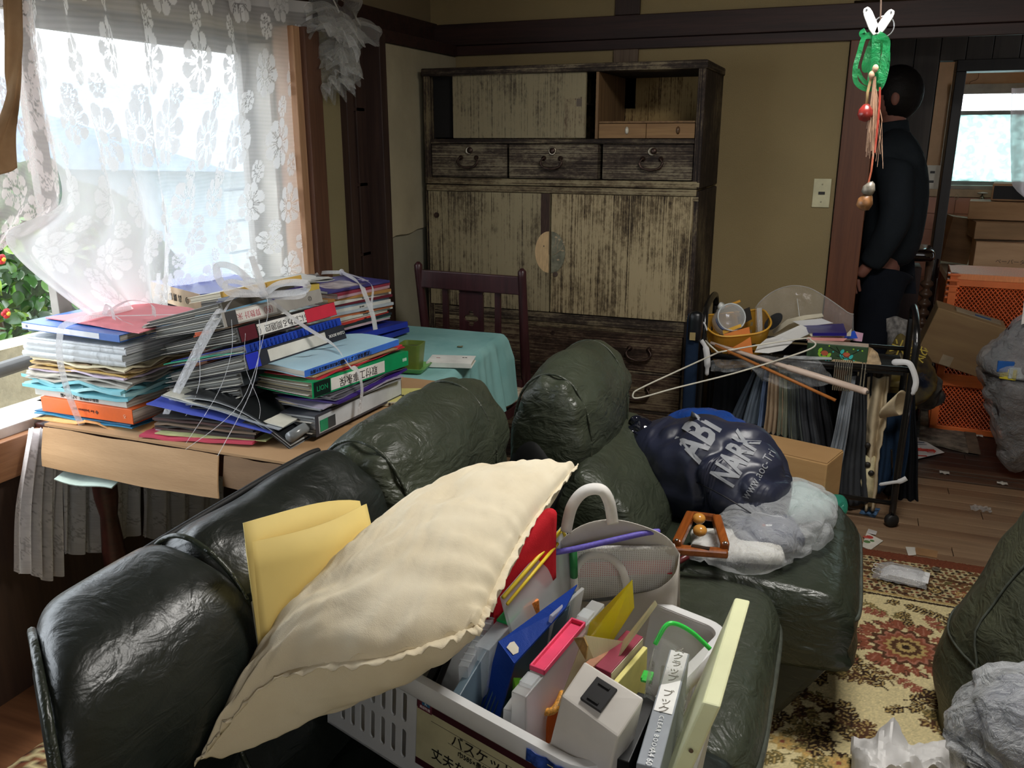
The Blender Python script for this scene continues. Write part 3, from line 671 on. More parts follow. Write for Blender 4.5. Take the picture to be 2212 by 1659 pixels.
# drop handle
IRON = mat('aged_iron', '#4a3a33', .45, .7, var=.3, vs=60)
def handle(parent, x, z, y=0., s=1.0, cut=True):
    h = MB()
    for sx in (-1, 1): h.lathe([(.010*s, 0), (.010*s, .004), (.005*s, .007), (.005*s, .012), (0, .014)], 12, TR((x+sx*.036*s, y, z+.012*s), (PI/2, 0, 0)))
    h.tube(smoothed([(x-.036*s, y-.012, z+.012*s), (x-.046*s, y-.016, z-.004*s), (x-.034*s, y-.018, z-.022*s), (x, y-.018, z-.030*s), (x+.034*s, y-.018, z-.022*s), (x+.046*s, y-.016, z-.004*s), (x+.036*s, y-.012, z+.012*s)], 5), [.0035*s]*5+[.005*s]*21+[.0035*s]*5, 8)
    h.build('handle', IRON, parent, smooth=True)
for k, (a, c) in enumerate(((-.565, -.212), (-.198, .188), (.205, .568))):
    d = MB().span((a, -.0 if k != 1 else -.012, 1.266), (c, .3, 1.402)).build('drawer', DRW, tz, bev=.002)
    cx = ((a+c)/2, -.006, .407)[k]; yy = -.0 if k != 1 else -.012
    handle(d, cx, 1.335, yy)
    MB().lathe([(.018, 0), (.018, .002), (.014, .003), (.011, .0025)], 18, TR((cx, yy, 1.376), (PI/2, 0, 0))).build('lock_ring', C('#8f8674', .3, metal=.8), d, smooth=True)
    MB().lathe([(0, .0045), (.013, .004), (.013, .0)], 14, TR((cx+(.006 if k != 1 else 0), yy, 1.377), (PI/2, 0, 0))).build('lock_cap', IRON, d, smooth=True)
# cup doors
for k, (a, c, mm) in enumerate(((-.585, -.016, DOORL), (-.010, .580, DOOR))):
    d = MB().span((a, -.006, .702), (c, .016, 1.204)).build('door', mm, tz, bev=.002)
    if k == 0:
        MB().span((-.055, -.0072, .95), (-.016, -.0055, 1.204)).build('bare_strip', mat('red_brown_stain', '#3d2a22', .8, var=.3, vs=20, stretch=(10, 1, 1)), d, label='dark red-brown strip above the round plate')
        pr = [(.0, -.088)]+[(-.062*math.sin(t_*PI/16), -.088*math.cos(t_*PI/16)) for t_ in range(1, 16)]+[(.0, .088)]
        MB().prism(pr[::-1], 0, .001, TR((-.018, -.0065, .96), (PI/2, 0, 0))).build('plate_mark', mat('bare_wood_mark', '#c7a97e', .8, var=.1, vs=30, stretch=(6, 1, 1)), d, label='pale half-round ghost where the lock plate came off')
        MB().box((-.04, -.0085, .985), (.003, .002, .006)).build('nail_hole', C('#1a1410'), d)
        MB().lathe([(.0, .004), (.012, .004), (.012, 0)], 14, TR((-.545, -.006, 1.10), (PI/2, 0, 0))).build('hinge', IRON, d)
    else:
        pr = [(.0, -.088)]+[(.062*math.sin(t_*PI/16), -.088*math.cos(t_*PI/16)) for t_ in range(1, 16)]+[(.0, .088)]
        pl = MB().prism(pr, 0, .003, TR((-.006, -.0065, .96), (PI/2, 0, 0))).build('lock_plate', mat('old_grey_metal', '#7c7a66', .5, .4, var=.25, vs=40), d, bev=.001)
        # engraved branch
        e = MB()
        for pts in ([(.0,-.01),(.02,.0),(.04,.02),(.05,.04)], [(.02,.0),(.022,.03),(.03,.05)], [(.03,.01),(.045,.01)], [(.0,.02),(.012,.035),(.015,.06)]):
            e.tube([(p_[0], -.011, .96+p_[1]) for p_ in smoothed([(q_[0], q_[1], 0) for q_ in pts], 3)], .0011, 5)
        for c_ in ((.05,.045),(.03,.055),(.045,.01),(.015,.065),(.025,-.03)): e.ball((c_[0], -.0105, .96+c_[1]), (.007, .0012, .004), seg=8, rings=5)
        e.build('engraving', C('#a8977a', .5), d, smooth=True)
        MB().lathe([(0, .004), (.011, .004), (.011, 0)], 14, TR((.013, -.006, .868), (PI/2, 0, 0))).build('keyhole_cap', C('#4a3a30', .5), d)
for (a, c) in ((.476, .633), (.305, .460), (.125, .288)):
    d = MB().span((-.567, -.004, a), (.567, .3, c)).build('drawer', DRW2, tz, bev=.003)
    for x in (-.36, .39): handle(d, x, (a+c)/2+.005, -.004, 1.15)
    if a > .45: MB().lathe([(0, .004), (.009, .004), (.009, 0)], 12, TR((.005, -.004, .612), (PI/2, 0, 0))).build('lock_cap', IRON, d)
for z in (1.25, 1.195, .72, .3):  # corner joints
    MB().box((x1-.012, -.003, z), (.022, .006, .016)).build('corner_tab', MIDX, tz, bev=.001)
# ================================================================= CHAIR
ch = thing('dining_chair', 'dark brown wooden dining chair with a slatted back in front of the cupboard', 'chair', (-1.355, 3.02, 0), -.05)
CW = mat_wood('dark_chair_wood', '#46262a', '#2c1618', 1, 'z', .35, .05)
def cpost(x, rake=.0):
    m = MB(); top = .945
    m.tube([(x, .10, 0), (x*.98, .04, .42), (x*1.0, 0, .70), (x*1.02, -.03, top-.02), (x*1.02, -.031, top), (x*1.02, -.0315, top+.012)], [.015, .020, .018, .0165, .0165, .006], 12)
    return m
for x in (-.22, .22): cpost(x).build('leg', CW, ch, smooth=True, label='rear leg running up into the back post')
for x in (-.22, .22): MB().tube([(x, -.38, 0), (x, -.36, .42)], [.014, .02], 10).build('leg', CW, ch, smooth=True)
MB().span((-.215, -.034, .855), (.215, -.012, .925)).build('top_rail', CW, ch, bev=.004)
MB().span((-.21, .0, .47), (.21, .02, .51)).build('lower_rail', CW, ch, bev=.003)
for x in (-.115, .115): MB().box((x, -.012, .68), (.024, .014, .37)).build('slat', CW, ch, bev=.002)
# splat with a quatrefoil opening
def splat():
    w, zb, zt = .052, .50, .86; cx, cz, R_, r_ = 0, .745, .019, .0125
    hole = []
    for q_ in range(4):
        c0 = (R_*math.cos(q_*PI/2), R_*math.sin(q_*PI/2))
        for k in range(7):
            a_ = q_*PI/2-PI*.62+k*PI*1.24/6; hole.append((c0[0]+r_*math.cos(a_), cz+c0[1]+r_*math.sin(a_)))
    out = []
    n = len(hole)
    for k in range(n):
        a_ = math.atan2(hole[k][1]-cz, hole[k][0]); dx, dz = math.cos(a_), math.sin(a_)
        t_ = min(w/abs(dx) if abs(dx) > 1e-6 else 9, (zt-cz if dz > 0 else cz-zb)/abs(dz) if abs(dz) > 1e-6 else 9); out.append((dx*t_, cz+dz*t_))
    v = [(p[0], y, p[1]) for y in (-.018, -.008) for p in out+hole]; m = MB(); f = []
    for i in range(n):
        j = (i+1) % n; f += [(i, j, n+j, n+i), (2*n+i, 3*n+i, 3*n+j, 2*n+j), (n+i, n+j, 3*n+j, 3*n+i), (i, 2*n+i, 2*n+j, j)]
    m.add(v, f)
    for sx in (-1, 1):
        for z_ in (zb, zt): pass
    return m
splat().build('splat', CW, ch)
for za, zb_ in ((.846, .862), (.495, .515)): MB().span((-.052, -.018, za), (.052, -.008, zb_)).build('splat_end', CW, ch)
MB().span((-.23, -.39, .40), (.23, .03, .44)).build('seat_frame', CW, ch, bev=.004)
m, t, p = new_mat('marbled_seat'); v = t.coord(); n = t.noise(v, 9, 6, .6, 2.5)
t.l.new(t.ramp(n, [(.42, '#c4b8a2'), (.5, '#8f8068'), (.53, '#cfc4b0')]), p.inputs['Base Color']); p.inputs['Roughness'].default_value = .45
cushion((.45, .42, .04), .018, 8, .012, M=TR((0, -.18, .46))).build('seat', m, ch, smooth=True)
# wall switch --------------------------------------------------------------
q = px(1775, 417, Y=BY)
sw_ = thing('light_switch', 'cream switch plate on the ochre wall left of the red-brown post', 'switch', (q.x, BY, q.z))
MB().box((0, -.004, 0), (.070, .008, .118)).build('plate', C('#cfc9a4', .45), sw_, bev=.002)
MB().box((0, -.0085, 0), (.026, .004, .012)).build('toggle', C('#1d1713', .5), sw_)
for z in (.036, -.036): MB().lathe([(0, .002), (.003, .001), (.0035, 0)], 10, TR((0, -.008, z), (PI/2, 0, 0))).build('screw', C('#a8a288', .3, metal=.6), sw_)
# ================================================================= CURTAINS AND WINDOW SIDE
def ctrl_surface(rows, folds=None):
    """rows[v][u] of points -> smooth surface function (u, v in 0..1)"""
    R = [[Vector(p) for p in r] for r in rows]
    def cr(P, t):
        n = len(P)-1; s_ = min(max(t, 0), 1)*n; i = min(int(s_), n-1); t = s_-i
        p0, p1, p2, p3 = P[max(i-1, 0)], P[i], P[i+1], P[min(i+2, n)]
        return .5*((2*p1)+(p2-p0)*t+(2*p0-5*p1+4*p2-p3)*t*t+(3*p1-p0-3*p2+p3)*t*t*t)
    def f(u, v):
        p = cr([cr(r, u) for r in R], v)
        if folds: p = p+folds(u, v)
        return p
    return f
def fast_surface(rows, nu, nv, folds):
    f = ctrl_surface(rows)
    cols = []
    R = [[Vector(p) for p in r] for r in rows]
    def cr(P, t):
        n = len(P)-1; s_ = min(max(t, 0), 1)*n; i = min(int(s_), n-1); t = s_-i
        p0, p1, p2, p3 = P[max(i-1, 0)], P[i], P[i+1], P[min(i+2, n)]
        return .5*((2*p1)+(p2-p0)*t+(2*p0-5*p1+4*p2-p3)*t*t+(3*p1-p0-3*p2+p3)*t*t*t)
    vs = []
    for i in range(nu+1):
        col = [cr(r, i/nu) for r in R]
        for j in range(nv+1): vs.append(cr(col, j/nv)+folds(i/nu, j/nv))
    mb = MB(); b = nv+1; mb.v = [tuple(v) for v in vs]
    mb.f = [(i*b+j, (i+1)*b+j, (i+1)*b+j+1, i*b+j+1) for i in range(nu) for j in range(nv)]
    return mb
def lace_alpha(nu, nv, w, h, base=.46, flower=.96, seed=1, rad=.082, step=.25):
    rng = np.random.RandomState(seed)
    S, Tt = np.meshgrid(np.linspace(0, w, nu+1), np.linspace(0, h, nv+1), indexing='ij')
    A = np.full(S.shape, base)
    A += .05*np.sign(np.sin(Tt*2*np.pi/.012))*.5
    k = 0; y = .03
    while y < h+.1:
        x = .02+(k % 2)*step/2
        while x < w+.1:
            cx, cy = x+rng.uniform(-.02, .02), y+rng.uniform(-.02, .02)
            for R_, dx, dy in ((rad*rng.uniform(.85, 1.15), 0, 0), (rad*.45, step*.42, step*.36)):
                X, Y = S-cx-dx, Tt-cy-dy; r = np.hypot(X, Y)/R_; th = np.arctan2(Y, X)+rng.uniform(0, 3)
                pet = .70+.30*np.abs(np.cos(4*th))**.45
                inside = r < pet
                slit = (np.abs(np.sin(4*th+PI/2*0)) > 0) & (np.abs(np.cos(4*th)) < .22+.25*(.5-np.minimum(r, .5))) & (r > .27) & (r < .80)
                rays = (np.abs(np.cos(8*th)) < .30) & (r > .27) & (r < .62)
                ring = (r > .22) & (r < .28)
                A = np.where(inside, flower, A); A = np.where(inside & (slit | rays | ring), base*.7, A)
            x += step
        y += step*.82; k += 1
    return A
def set_alpha(o, A, col=(1, 1, 1), name='tint'):
    me = o.data; at_ = me.color_attributes.new(name, 'FLOAT_COLOR', 'POINT'); n = A.size
    buf = np.ones((n, 4), dtype=np.float32); buf[:, :3] = col; buf[:, 3] = A.reshape(-1); at_.data.foreach_set('color', buf.reshape(-1))
LACE = mat_attr('white_lace', .9, .3, 600, alpha=True, trans=.32)
LACE.node_tree.nodes
Xc = -1.88
def P2(l, X): return [tuple(px(a, b, X=(X if not isinstance(X, (list, tuple)) else X[i]))) for i, (a, b) in enumerate(l)]
rows = [P2([(674,6),(590,-8),(500,-25),(410,-45),(300,-70),(190,-100),(90,-125),(40,-150)], Xc),
        P2([(670,150),(600,150),(520,140),(430,130),(330,120),(230,110),(130,110),(72,110)], Xc),
        P2([(667,300),(590,300),(495,300),(412,310),(335,310),(260,300),(175,280),(103,290)], [Xc]*4+[-1.87,-1.86,-1.85,-1.84]),
        P2([(664,450),(580,450),(475,455),(398,460),(352,470),(295,470),(205,450),(132,437)], [Xc]*3+[-1.88,-1.85,-1.83,-1.81,-1.80]),
        P2([(661,530),(582,535),(475,535),(392,545),(352,560),(290,580),(150,570),(12,525)], [Xc,Xc,-1.88,-1.87,-1.84,-1.82,-1.80,-1.81]),
        P2([(660,602),(585,608),(480,615),(400,640),(345,668),(325,682),(270,690),(200,694)], [Xc,Xc,-1.88,-1.86,-1.83,-1.82,-1.81,-1.82])]
def fold(u, v):
    g = .35+.65*math.exp(-((u-.5)/.3)**2)*v
    a = .014*math.sin(u*36+2.5*math.sin(u*9)+v*2)+.004*math.sin(u*83+v*5)
    if u < .25: a *= .55
    return Vector((a*(.6+g), .004*math.sin(u*60+1), .004*math.sin(u*40)*v))
NU, NV = 470, 330
cu = fast_surface(rows, NU, NV, fold).build('lace_curtain', LACE, None, smooth=True)
A = lace_alpha(NU, NV, 2.0, 1.12); A[:12, :] = np.maximum(A[:12, :], .7); A[:, :16] = np.maximum(A[:, :16], .72)
UU, VV = np.meshgrid(np.linspace(0, 1, NU+1), np.linspace(0, 1, NV+1), indexing='ij'); dbl = np.clip((UU-.52)/.12, 0, 1)*np.clip((VV-.25)/.3, 0, 1); A = np.maximum(A, .80*dbl+.1*(A > .8)*dbl)
set_alpha(cu, A, (.93, .93, .93))
T(cu, 'white daisy-patterned lace curtain swept aside and gathered on the book stacks', 'curtain', 'lace curtains at the window')
# folded back left edge of the other panel
rows = [P2([(-90,-70),(-40,-70),(10,-70),(62,-70)], [-1.84,-1.86,-1.85,-1.83]),
        P2([(-70,140),(-20,150),(40,150),(88,150)], [-1.84,-1.85,-1.84,-1.82]),
        P2([(-50,380),(0,375),(70,405),(131,438)], [-1.84,-1.83,-1.81,-1.80]),
        P2([(-60,560),(-30,560),(-10,545),(12,524)], [-1.86,-1.86,-1.85,-1.82])]
lc2 = fast_surface(rows, 170, 200, lambda u, v: Vector((.008*math.sin(u*22+v*3), 0, .003*math.sin(u*30)))).build('lace_curtain', LACE, None, smooth=True)
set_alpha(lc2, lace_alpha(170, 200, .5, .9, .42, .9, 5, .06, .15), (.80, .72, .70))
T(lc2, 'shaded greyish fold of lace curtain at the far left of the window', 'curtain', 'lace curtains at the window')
TAN = mat_cloth('tan_curtain', '#c4ab8c', '#9a7d5e', .9, 500, .4, trans=.5)
rows = [P2([(0,-60),(15,-60),(42,-60)], -1.80), P2([(6,60),(28,62),(52,72)], -1.79), P2([(12,150),(30,150),(48,150)], -1.79), P2([(18,205),(26,225),(36,240)], -1.79),
        P2([(-15,290),(10,300),(32,285)], -1.80), P2([(-60,385),(-5,378),(40,362)], -1.81)]
T(fast_surface(rows, 16, 40, lambda u, v: Vector((.006*math.sin(u*9+v*8), 0, 0))).build('tan_curtain', TAN, None, smooth=True, solid=.003), 'twisted strip of stained tan curtain at the upper left corner', 'curtain')
# curtain hem under the sill
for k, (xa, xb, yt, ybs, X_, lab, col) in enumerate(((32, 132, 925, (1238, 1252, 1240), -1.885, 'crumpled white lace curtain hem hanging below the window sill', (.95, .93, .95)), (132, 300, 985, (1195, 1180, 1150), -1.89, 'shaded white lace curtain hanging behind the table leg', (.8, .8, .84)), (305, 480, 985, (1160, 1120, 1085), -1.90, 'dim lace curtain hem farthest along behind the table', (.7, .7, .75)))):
    top = [(xa+(xb-xa)*t_+ (30*(1-t_) if k == 0 else 0), yt) for t_ in (0, .33, .66, 1)]; mid = [(xa+(xb-xa)*t_, (yt+ybs[1])/2) for t_ in (0, .33, .66, 1)]
    bot = [(xa+(xb-xa)*t_, ybs[min(2, int(t_*3))]) for t_ in (0, .33, .66, 1)]
    rw = [P2(top, X_), P2(mid, X_), P2(bot, X_)]
    o = fast_surface(rw, 110, 110, lambda u, v: Vector((.013*math.sin(u*26+v*1.5)+.006*math.sin(u*55), 0, .004*math.sin(u*26)))).build('lace_curtain_hem', LACE, None, smooth=True)
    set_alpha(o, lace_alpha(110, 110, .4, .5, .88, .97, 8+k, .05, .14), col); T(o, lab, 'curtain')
# rod
T(MB().tube([(-1.905, .3, 1.885), (-1.905, 2.655, 1.885)], .008, 10).build('curtain_rod', C('#6d5a48', .5), None), 'thin curtain rod above the window, mostly hidden by lace', 'rod')
# bundle of tulle on the corner post
TUL = mat_film('grey_tulle', '#dcdcd8', .20, .7, 30, .6, .55, .45)
q = px(730, 90, X=-1.80)
tl_ = thing('tulle_bundle', 'crumpled bundle of grey-white tulle hung at the top right of the window', 'net', (q.x, q.y, q.z))
def ruffle(cx, cy, cz, R, n, amp, tilt, seed):
    Mr = TR((cx, cy, cz), tilt)
    def f(u, v):
        a = u*2*PI; r = .012+R*v; k = 1+.25*nz((math.cos(a)*2, math.sin(a)*2, seed), 1.2)
        return Mr @ Vector((r*math.cos(a)*k, r*math.sin(a)*k, amp*v*(math.sin(n*a+seed)+.6*nz((math.cos(a)*5, math.sin(a)*5, v*3), 1, seed))-R*.7*v*v))
    return MB().grid(f, 90, 12, cu=True)
rt_ = random.Random(12)
for k in range(11):
    z_ = .13-.027*k; ruffle(rt_.uniform(-.01, .03), rt_.uniform(-.035, .045), z_, rt_.uniform(.07, .10)*(1 if k < 7 else .65), rt_.randint(6, 9), .022, (rt_.uniform(-.7, .7), rt_.uniform(-.2, 1.0), rt_.uniform(0, 3)), k*3.1).build('tulle_fold', TUL, tl_, smooth=True)
MB().tube([(0, .02, .1), (-.02, .0, .16), (-.04, -.02, .2)], .003, 6).build('tie', C('#c7c3bb'), tl_)
# camellia outside ------------------------------------------------
LEAF = [mat('leaf_%d' % i, c_, .28, var=.25, vs=9, spec=.6) for i, c_ in enumerate(('#3f6b2c', '#5c8a38', '#2f5424', '#8fb24c'))]
def leaf_mesh():
    def f(u, v):
        y = v*.062; w_ = .021*math.sin(PI*min(1, v*1.02)**.8)**.8
        return ((2*u-1)*w_, y, .006*abs(2*u-1)-.010*v*v)
    return MB().grid(f, 2, 6)
sh = thing('camellia_shrub', 'glossy green camellia shrub outside the open window', 'shrub', (-3.2, 2.4, -.5))
base_leaf = None; rnd = random.Random(3)
MB().tube([(0, 0, 0), (.02, .02, .9), (.0, -.02, 1.5)], [.03, .02, .01], 8).build('trunk', C('#5a4a3a'), sh)
for k in range(7):
    a_ = k*.9; MB().tube([(0, 0, .4+.1*k), (.2*math.cos(a_), .3*math.sin(a_), .8+.1*k), (.3*math.cos(a_), .5*math.sin(a_), 1.0+.1*k)], [.012, .008, .004], 6).build('branch', C('#5a4a3a'), sh)
protos = []
for mlf in LEAF:
    o = leaf_mesh().build('leaf', mlf, sh, smooth=True); protos.append(o)
cnt = 0
while cnt < 290:
    # region the photo shows: px 0..190, 480..730
    xx, yy = rnd.uniform(-40, 215), rnd.uniform(470, 735)
    if yy < 500+xx*.35-20: pass
    P = px(xx, yy, X=-2.87-rnd.random()**1.5*.45)
    o = protos[cnt] if cnt < 4 else protos[rnd.choice((0, 0, 0, 1, 1, 2, 2, 3))].copy()
    if cnt >= 4: SC.collection.objects.link(o)
    o.location = P-Vector((-3.2, 2.4, -.5)); o.rotation_euler = (rnd.uniform(-1.2, .5), rnd.uniform(-.9, .9), rnd.uniform(2.2, 5.6)); s_ = rnd.uniform(.8, 1.35); o.scale = (s_, s_, s_)
    cnt += 1
core = MB().ball((-.55, .1, 1.1), (.35, 1.5, .75), seg=30, rings=20).build('foliage', mat('foliage_depth', '#2f4a22', .7, var=.5, vs=25, bs=1, bscale=30), sh, smooth=True, kind='stuff'); displaced(core, .12, 6, 3, 3)
for xx, yy in ((12, 677), (2, 560)):
    P = px(xx, yy, X=-2.85)-Vector((-3.2, 2.4, -.5)); fl_ = MB()
    for k in range(6):
        a_ = k*PI/3; fl_.ball((P.x+.004*k % .01, P.y+.010*math.cos(a_), P.z+.010*math.sin(a_)), (.008, .010, .010), seg=8, rings=6)
    o = fl_.build('flower', C('#c22a33', .5), sh, smooth=True); MB().ball((P.x+.014, P.y, P.z), .008, seg=8, rings=6).build('stamen', C('#e2b33c'), o, smooth=True)
# ================================================================= RUG
def rug():
    xs = np.concatenate([np.linspace(-1.72, -.25, 120, endpoint=False), np.linspace(-.25, .75, 260, endpoint=False), np.linspace(.75, 1.3, 8)])
    ys = np.concatenate([np.linspace(-1.2, .9, 40, endpoint=False), np.linspace(.9, 1.6, 60, endpoint=False), np.linspace(1.6, 3.06, 380)])
    X, Y = np.meshgrid(xs, ys, indexing='ij')
    base = np.array(lin('#d6c798')); col = np.empty(X.shape+(3,)); col[:] = base
    rng = np.random.RandomState(5)
    olive, brown, dark, rust, tan, pink = [np.array(lin(c)) for c in ('#6a5f3a', '#553a28', '#35261c', '#8a4f3a', '#b39a62', '#a8705c')]
    def stamp(cx, cy, R, fn, c):
        i0, i1 = np.searchsorted(xs, [cx-R, cx+R]); j0, j1 = np.searchsorted(ys, [cy-R, cy+R])
        if i1 <= i0 or j1 <= j0: return
        x = X[i0:i1, j0:j1]-cx; y = Y[i0:i1, j0:j1]-cy; mk = fn(x, y); sub = col[i0:i1, j0:j1]; sub[mk] = c
    def leaf(cx, cy, a, L, w, c, vein=None):
        ca, sa = math.cos(a), math.sin(a)
        def f(x, y):
            u = (x*ca+y*sa)/L; v = (-x*sa+y*ca)/w
            return (u > 0) & (u < 1) & (np.abs(v) < np.sin(np.pi*np.clip(u, 0, 1))**.7*(1+.28*np.sin(u*22)))
        stamp(cx, cy, L*1.1, f, c)
        if vein is not None: stamp(cx, cy, L*1.1, lambda x, y: ((x*ca+y*sa) > L*.15) & ((x*ca+y*sa) < L*.8) & (np.abs(-x*sa+y*ca) < .0022), vein)
    def stem(x, y, a, n, c, cur):
        for k in range(n):
            stamp(x, y, .006, lambda p, q: p*p+q*q < .0025**2, c); x += .005*math.cos(a); y += .005*math.sin(a); a += cur
        return x, y, a
    def flower(cx, cy, R, c1, c2, c3, n=8):
        def f(x, y):
            r = np.hypot(x, y); th = np.arctan2(y, x); return r < R*(.78+.22*np.cos(n*th))
        stamp(cx, cy, R*1.1, f, c1)
        stamp(cx, cy, R, lambda x, y: (np.hypot(x, y) < R*.68*(.85+.15*np.cos(n*np.arctan2(y, x)+1))), c2)
        stamp(cx, cy, R, lambda x, y: (np.hypot(x, y) < R*.42*(.8+.2*np.cos(5*np.arctan2(y, x)))), c1)
        stamp(cx, cy, R, lambda x, y: np.hypot(x, y) < R*.18, c3)
    def spray(x, y, a, n, c, vein, s=1.0, cur=.03):
        s *= .8
        for k in range(n):
            x2, y2, a = stem(x, y, a, int(6*s), c, cur); x, y = x2, y2
            leaf(x, y, a+.9, .038*s, .011*s, c, vein); leaf(x, y, a-.9, .038*s, .011*s, c, vein)
        leaf(x, y, a, .045*s, .013*s, c, vein)
    # field sprays
    for k in range(560):
        x, y = rng.uniform(-1.7, 1.2), rng.uniform(-1.1, 2.72); a = rng.uniform(0, 6.3)
        c = (olive, brown, olive, dark)[rng.randint(4)]
        spray(x, y, a, rng.randint(3, 7), c, tan, rng.uniform(.8, 1.15), rng.uniform(-.07, .07))
    for k in range(150):
        flower(rng.uniform(-1.6, 1.1), rng.uniform(-1, 2.65), rng.uniform(.022, .038), dark if k % 2 else brown, tan if k % 3 else olive, base, rng.randint(5, 9))
    # medallions
    for (cx, cy, R) in ((.27, 2.43, .15), (-.85, 1.5, .16), (.25, 1.2, .16)):
        stamp(cx, cy, R*1.15, lambda x, y: np.hypot(x, y) < R*1.05, base)
        for rr, n, L, w, c, off in ((.60, 18, .055, .013, rust, 0), (.80, 22, .035, .010, brown, .1), (.62, 9, .06, .02, rust, .3)):
            for k in range(n):
                a = 2*PI*k/n+off; leaf(cx+R*rr*math.cos(a), cy+R*rr*math.sin(a), a+.5*(k % 2), L, w, c, pink)
        for rr, c in ((.62, brown), (.52, pink), (.46, rust), (.36, tan), (.27, brown), (.17, tan), (.08, dark)):
            stamp(cx, cy, R, lambda x, y, rr=rr: np.hypot(x, y) < R*rr*(1+.10*np.cos(14*np.arctan2(y, x))), c)
        for k in range(7): spray(cx+R*1.05*math.cos(k*.9), cy+R*1.05*math.sin(k*.9), k*.9+.8, 3, rust, pink, .9)
    for (cx, cy) in ((.02, 2.02), (.07, 2.06), (.0, 2.10), (.09, 1.99), (.04, 1.95)):
        flower(cx, cy, .030, brown, dark, base, 6)
    for (cx, cy) in ((.03, 1.87), (.10, 1.85), (-.03, 1.88)): flower(cx, cy, .035, tan, np.array(lin('#c7a261')), rust, 7)
    for k in range(230):
        x, y = rng.uniform(-.2, .85), rng.uniform(1.5, 2.72)
        if (x-.27)**2+(y-2.43)**2 < .045: continue
        spray(x, y, rng.uniform(0, 6.3), rng.randint(2, 6), (olive, brown, dark)[rng.randint(3)], tan, rng.uniform(.6, .95), rng.uniform(-.1, .1))
    # border bands
    b = (Y > 2.72) | (X < -1.45) | (X > 1.05)
    tmp = col.copy(); 
    nn = .5+.5*np.sin(X*95+np.sin(Y*60)*2)*np.sin(Y*95+np.sin(X*47)*2); n2 = np.sin(X*160+Y*33)*np.sin(Y*170-X*21)
    pb = np.where((nn > .62)[..., None], np.array(lin('#6e5034')), np.where((n2 > .35)[..., None], np.array(lin('#3a2b22')), np.where((n2 < -.45)[..., None], rust*.8, base*.8)))
    band = (Y > 2.74) & (Y < 3.0); col[band] = pb[band]
    band = (X < -1.5) | (X > 1.1); col[band] = pb[band]
    for a_, c_ in ((2.72, dark), (2.735, tan), (2.90, brown), (3.0, np.array(lin('#74402c')))): 
        bb = (Y > a_) & (Y < a_+(.012 if a_ < 2.95 else .07)); col[bb] = c_
    for k in range(22): flower(-.3+k*.075, 2.82, .028, dark if k % 2 else rust, tan, base, 6); leaf(-.27+k*.075, 2.87, .9, .04, .01, olive); leaf(-.27+k*.075, 2.78, -.9, .04, .01, brown)
    jit = 1+.10*rng.standard_normal(X.shape)[..., None]; col = np.clip(col*jit, 0, 1)
    nx, ny = len(xs), len(ys); Z = .006+.0008*rng.standard_normal(X.shape)
    Z[0, :] = Z[-1, :] = 0; Z[:, 0] = Z[:, -1] = 0
    me = bpy.data.meshes.new('rug'); me.vertices.add(nx*ny); me.vertices.foreach_set('co', np.stack([X, Y, Z], -1).astype(np.float32).reshape(-1))
    i = np.arange(nx-1)[:, None]*ny+np.arange(ny-1)[None, :]; q = np.stack([i, i+ny, i+ny+1, i+1], -1).reshape(-1, 4); nf = len(q)
    me.loops.add(nf*4); me.loops.foreach_set('vertex_index', q.reshape(-1).astype(np.int32)); me.polygons.add(nf)
    me.polygons.foreach_set('loop_start', np.arange(0, nf*4, 4, dtype=np.int32)); me.polygons.foreach_set('loop_total', np.full(nf, 4, dtype=np.int32)); me.update(calc_edges=True)
    a_ = me.color_attributes.new('tint', 'FLOAT_COLOR', 'POINT'); buf = np.ones((nx*ny, 4), np.float32); buf[:, :3] = col.reshape(-1, 3); a_.data.foreach_set('color', buf.reshape(-1))
    me.polygons.foreach_set('use_smooth', [True]*nf)
    o = bpy.data.objects.new('rug', me); SC.collection.objects.link(o); me.materials.append(mat_attr('woven_rug', .95, .5, 500)); return o
T(rug(), 'cream patterned rug with brown leaves and a rust medallion, dark red edge', 'rug')
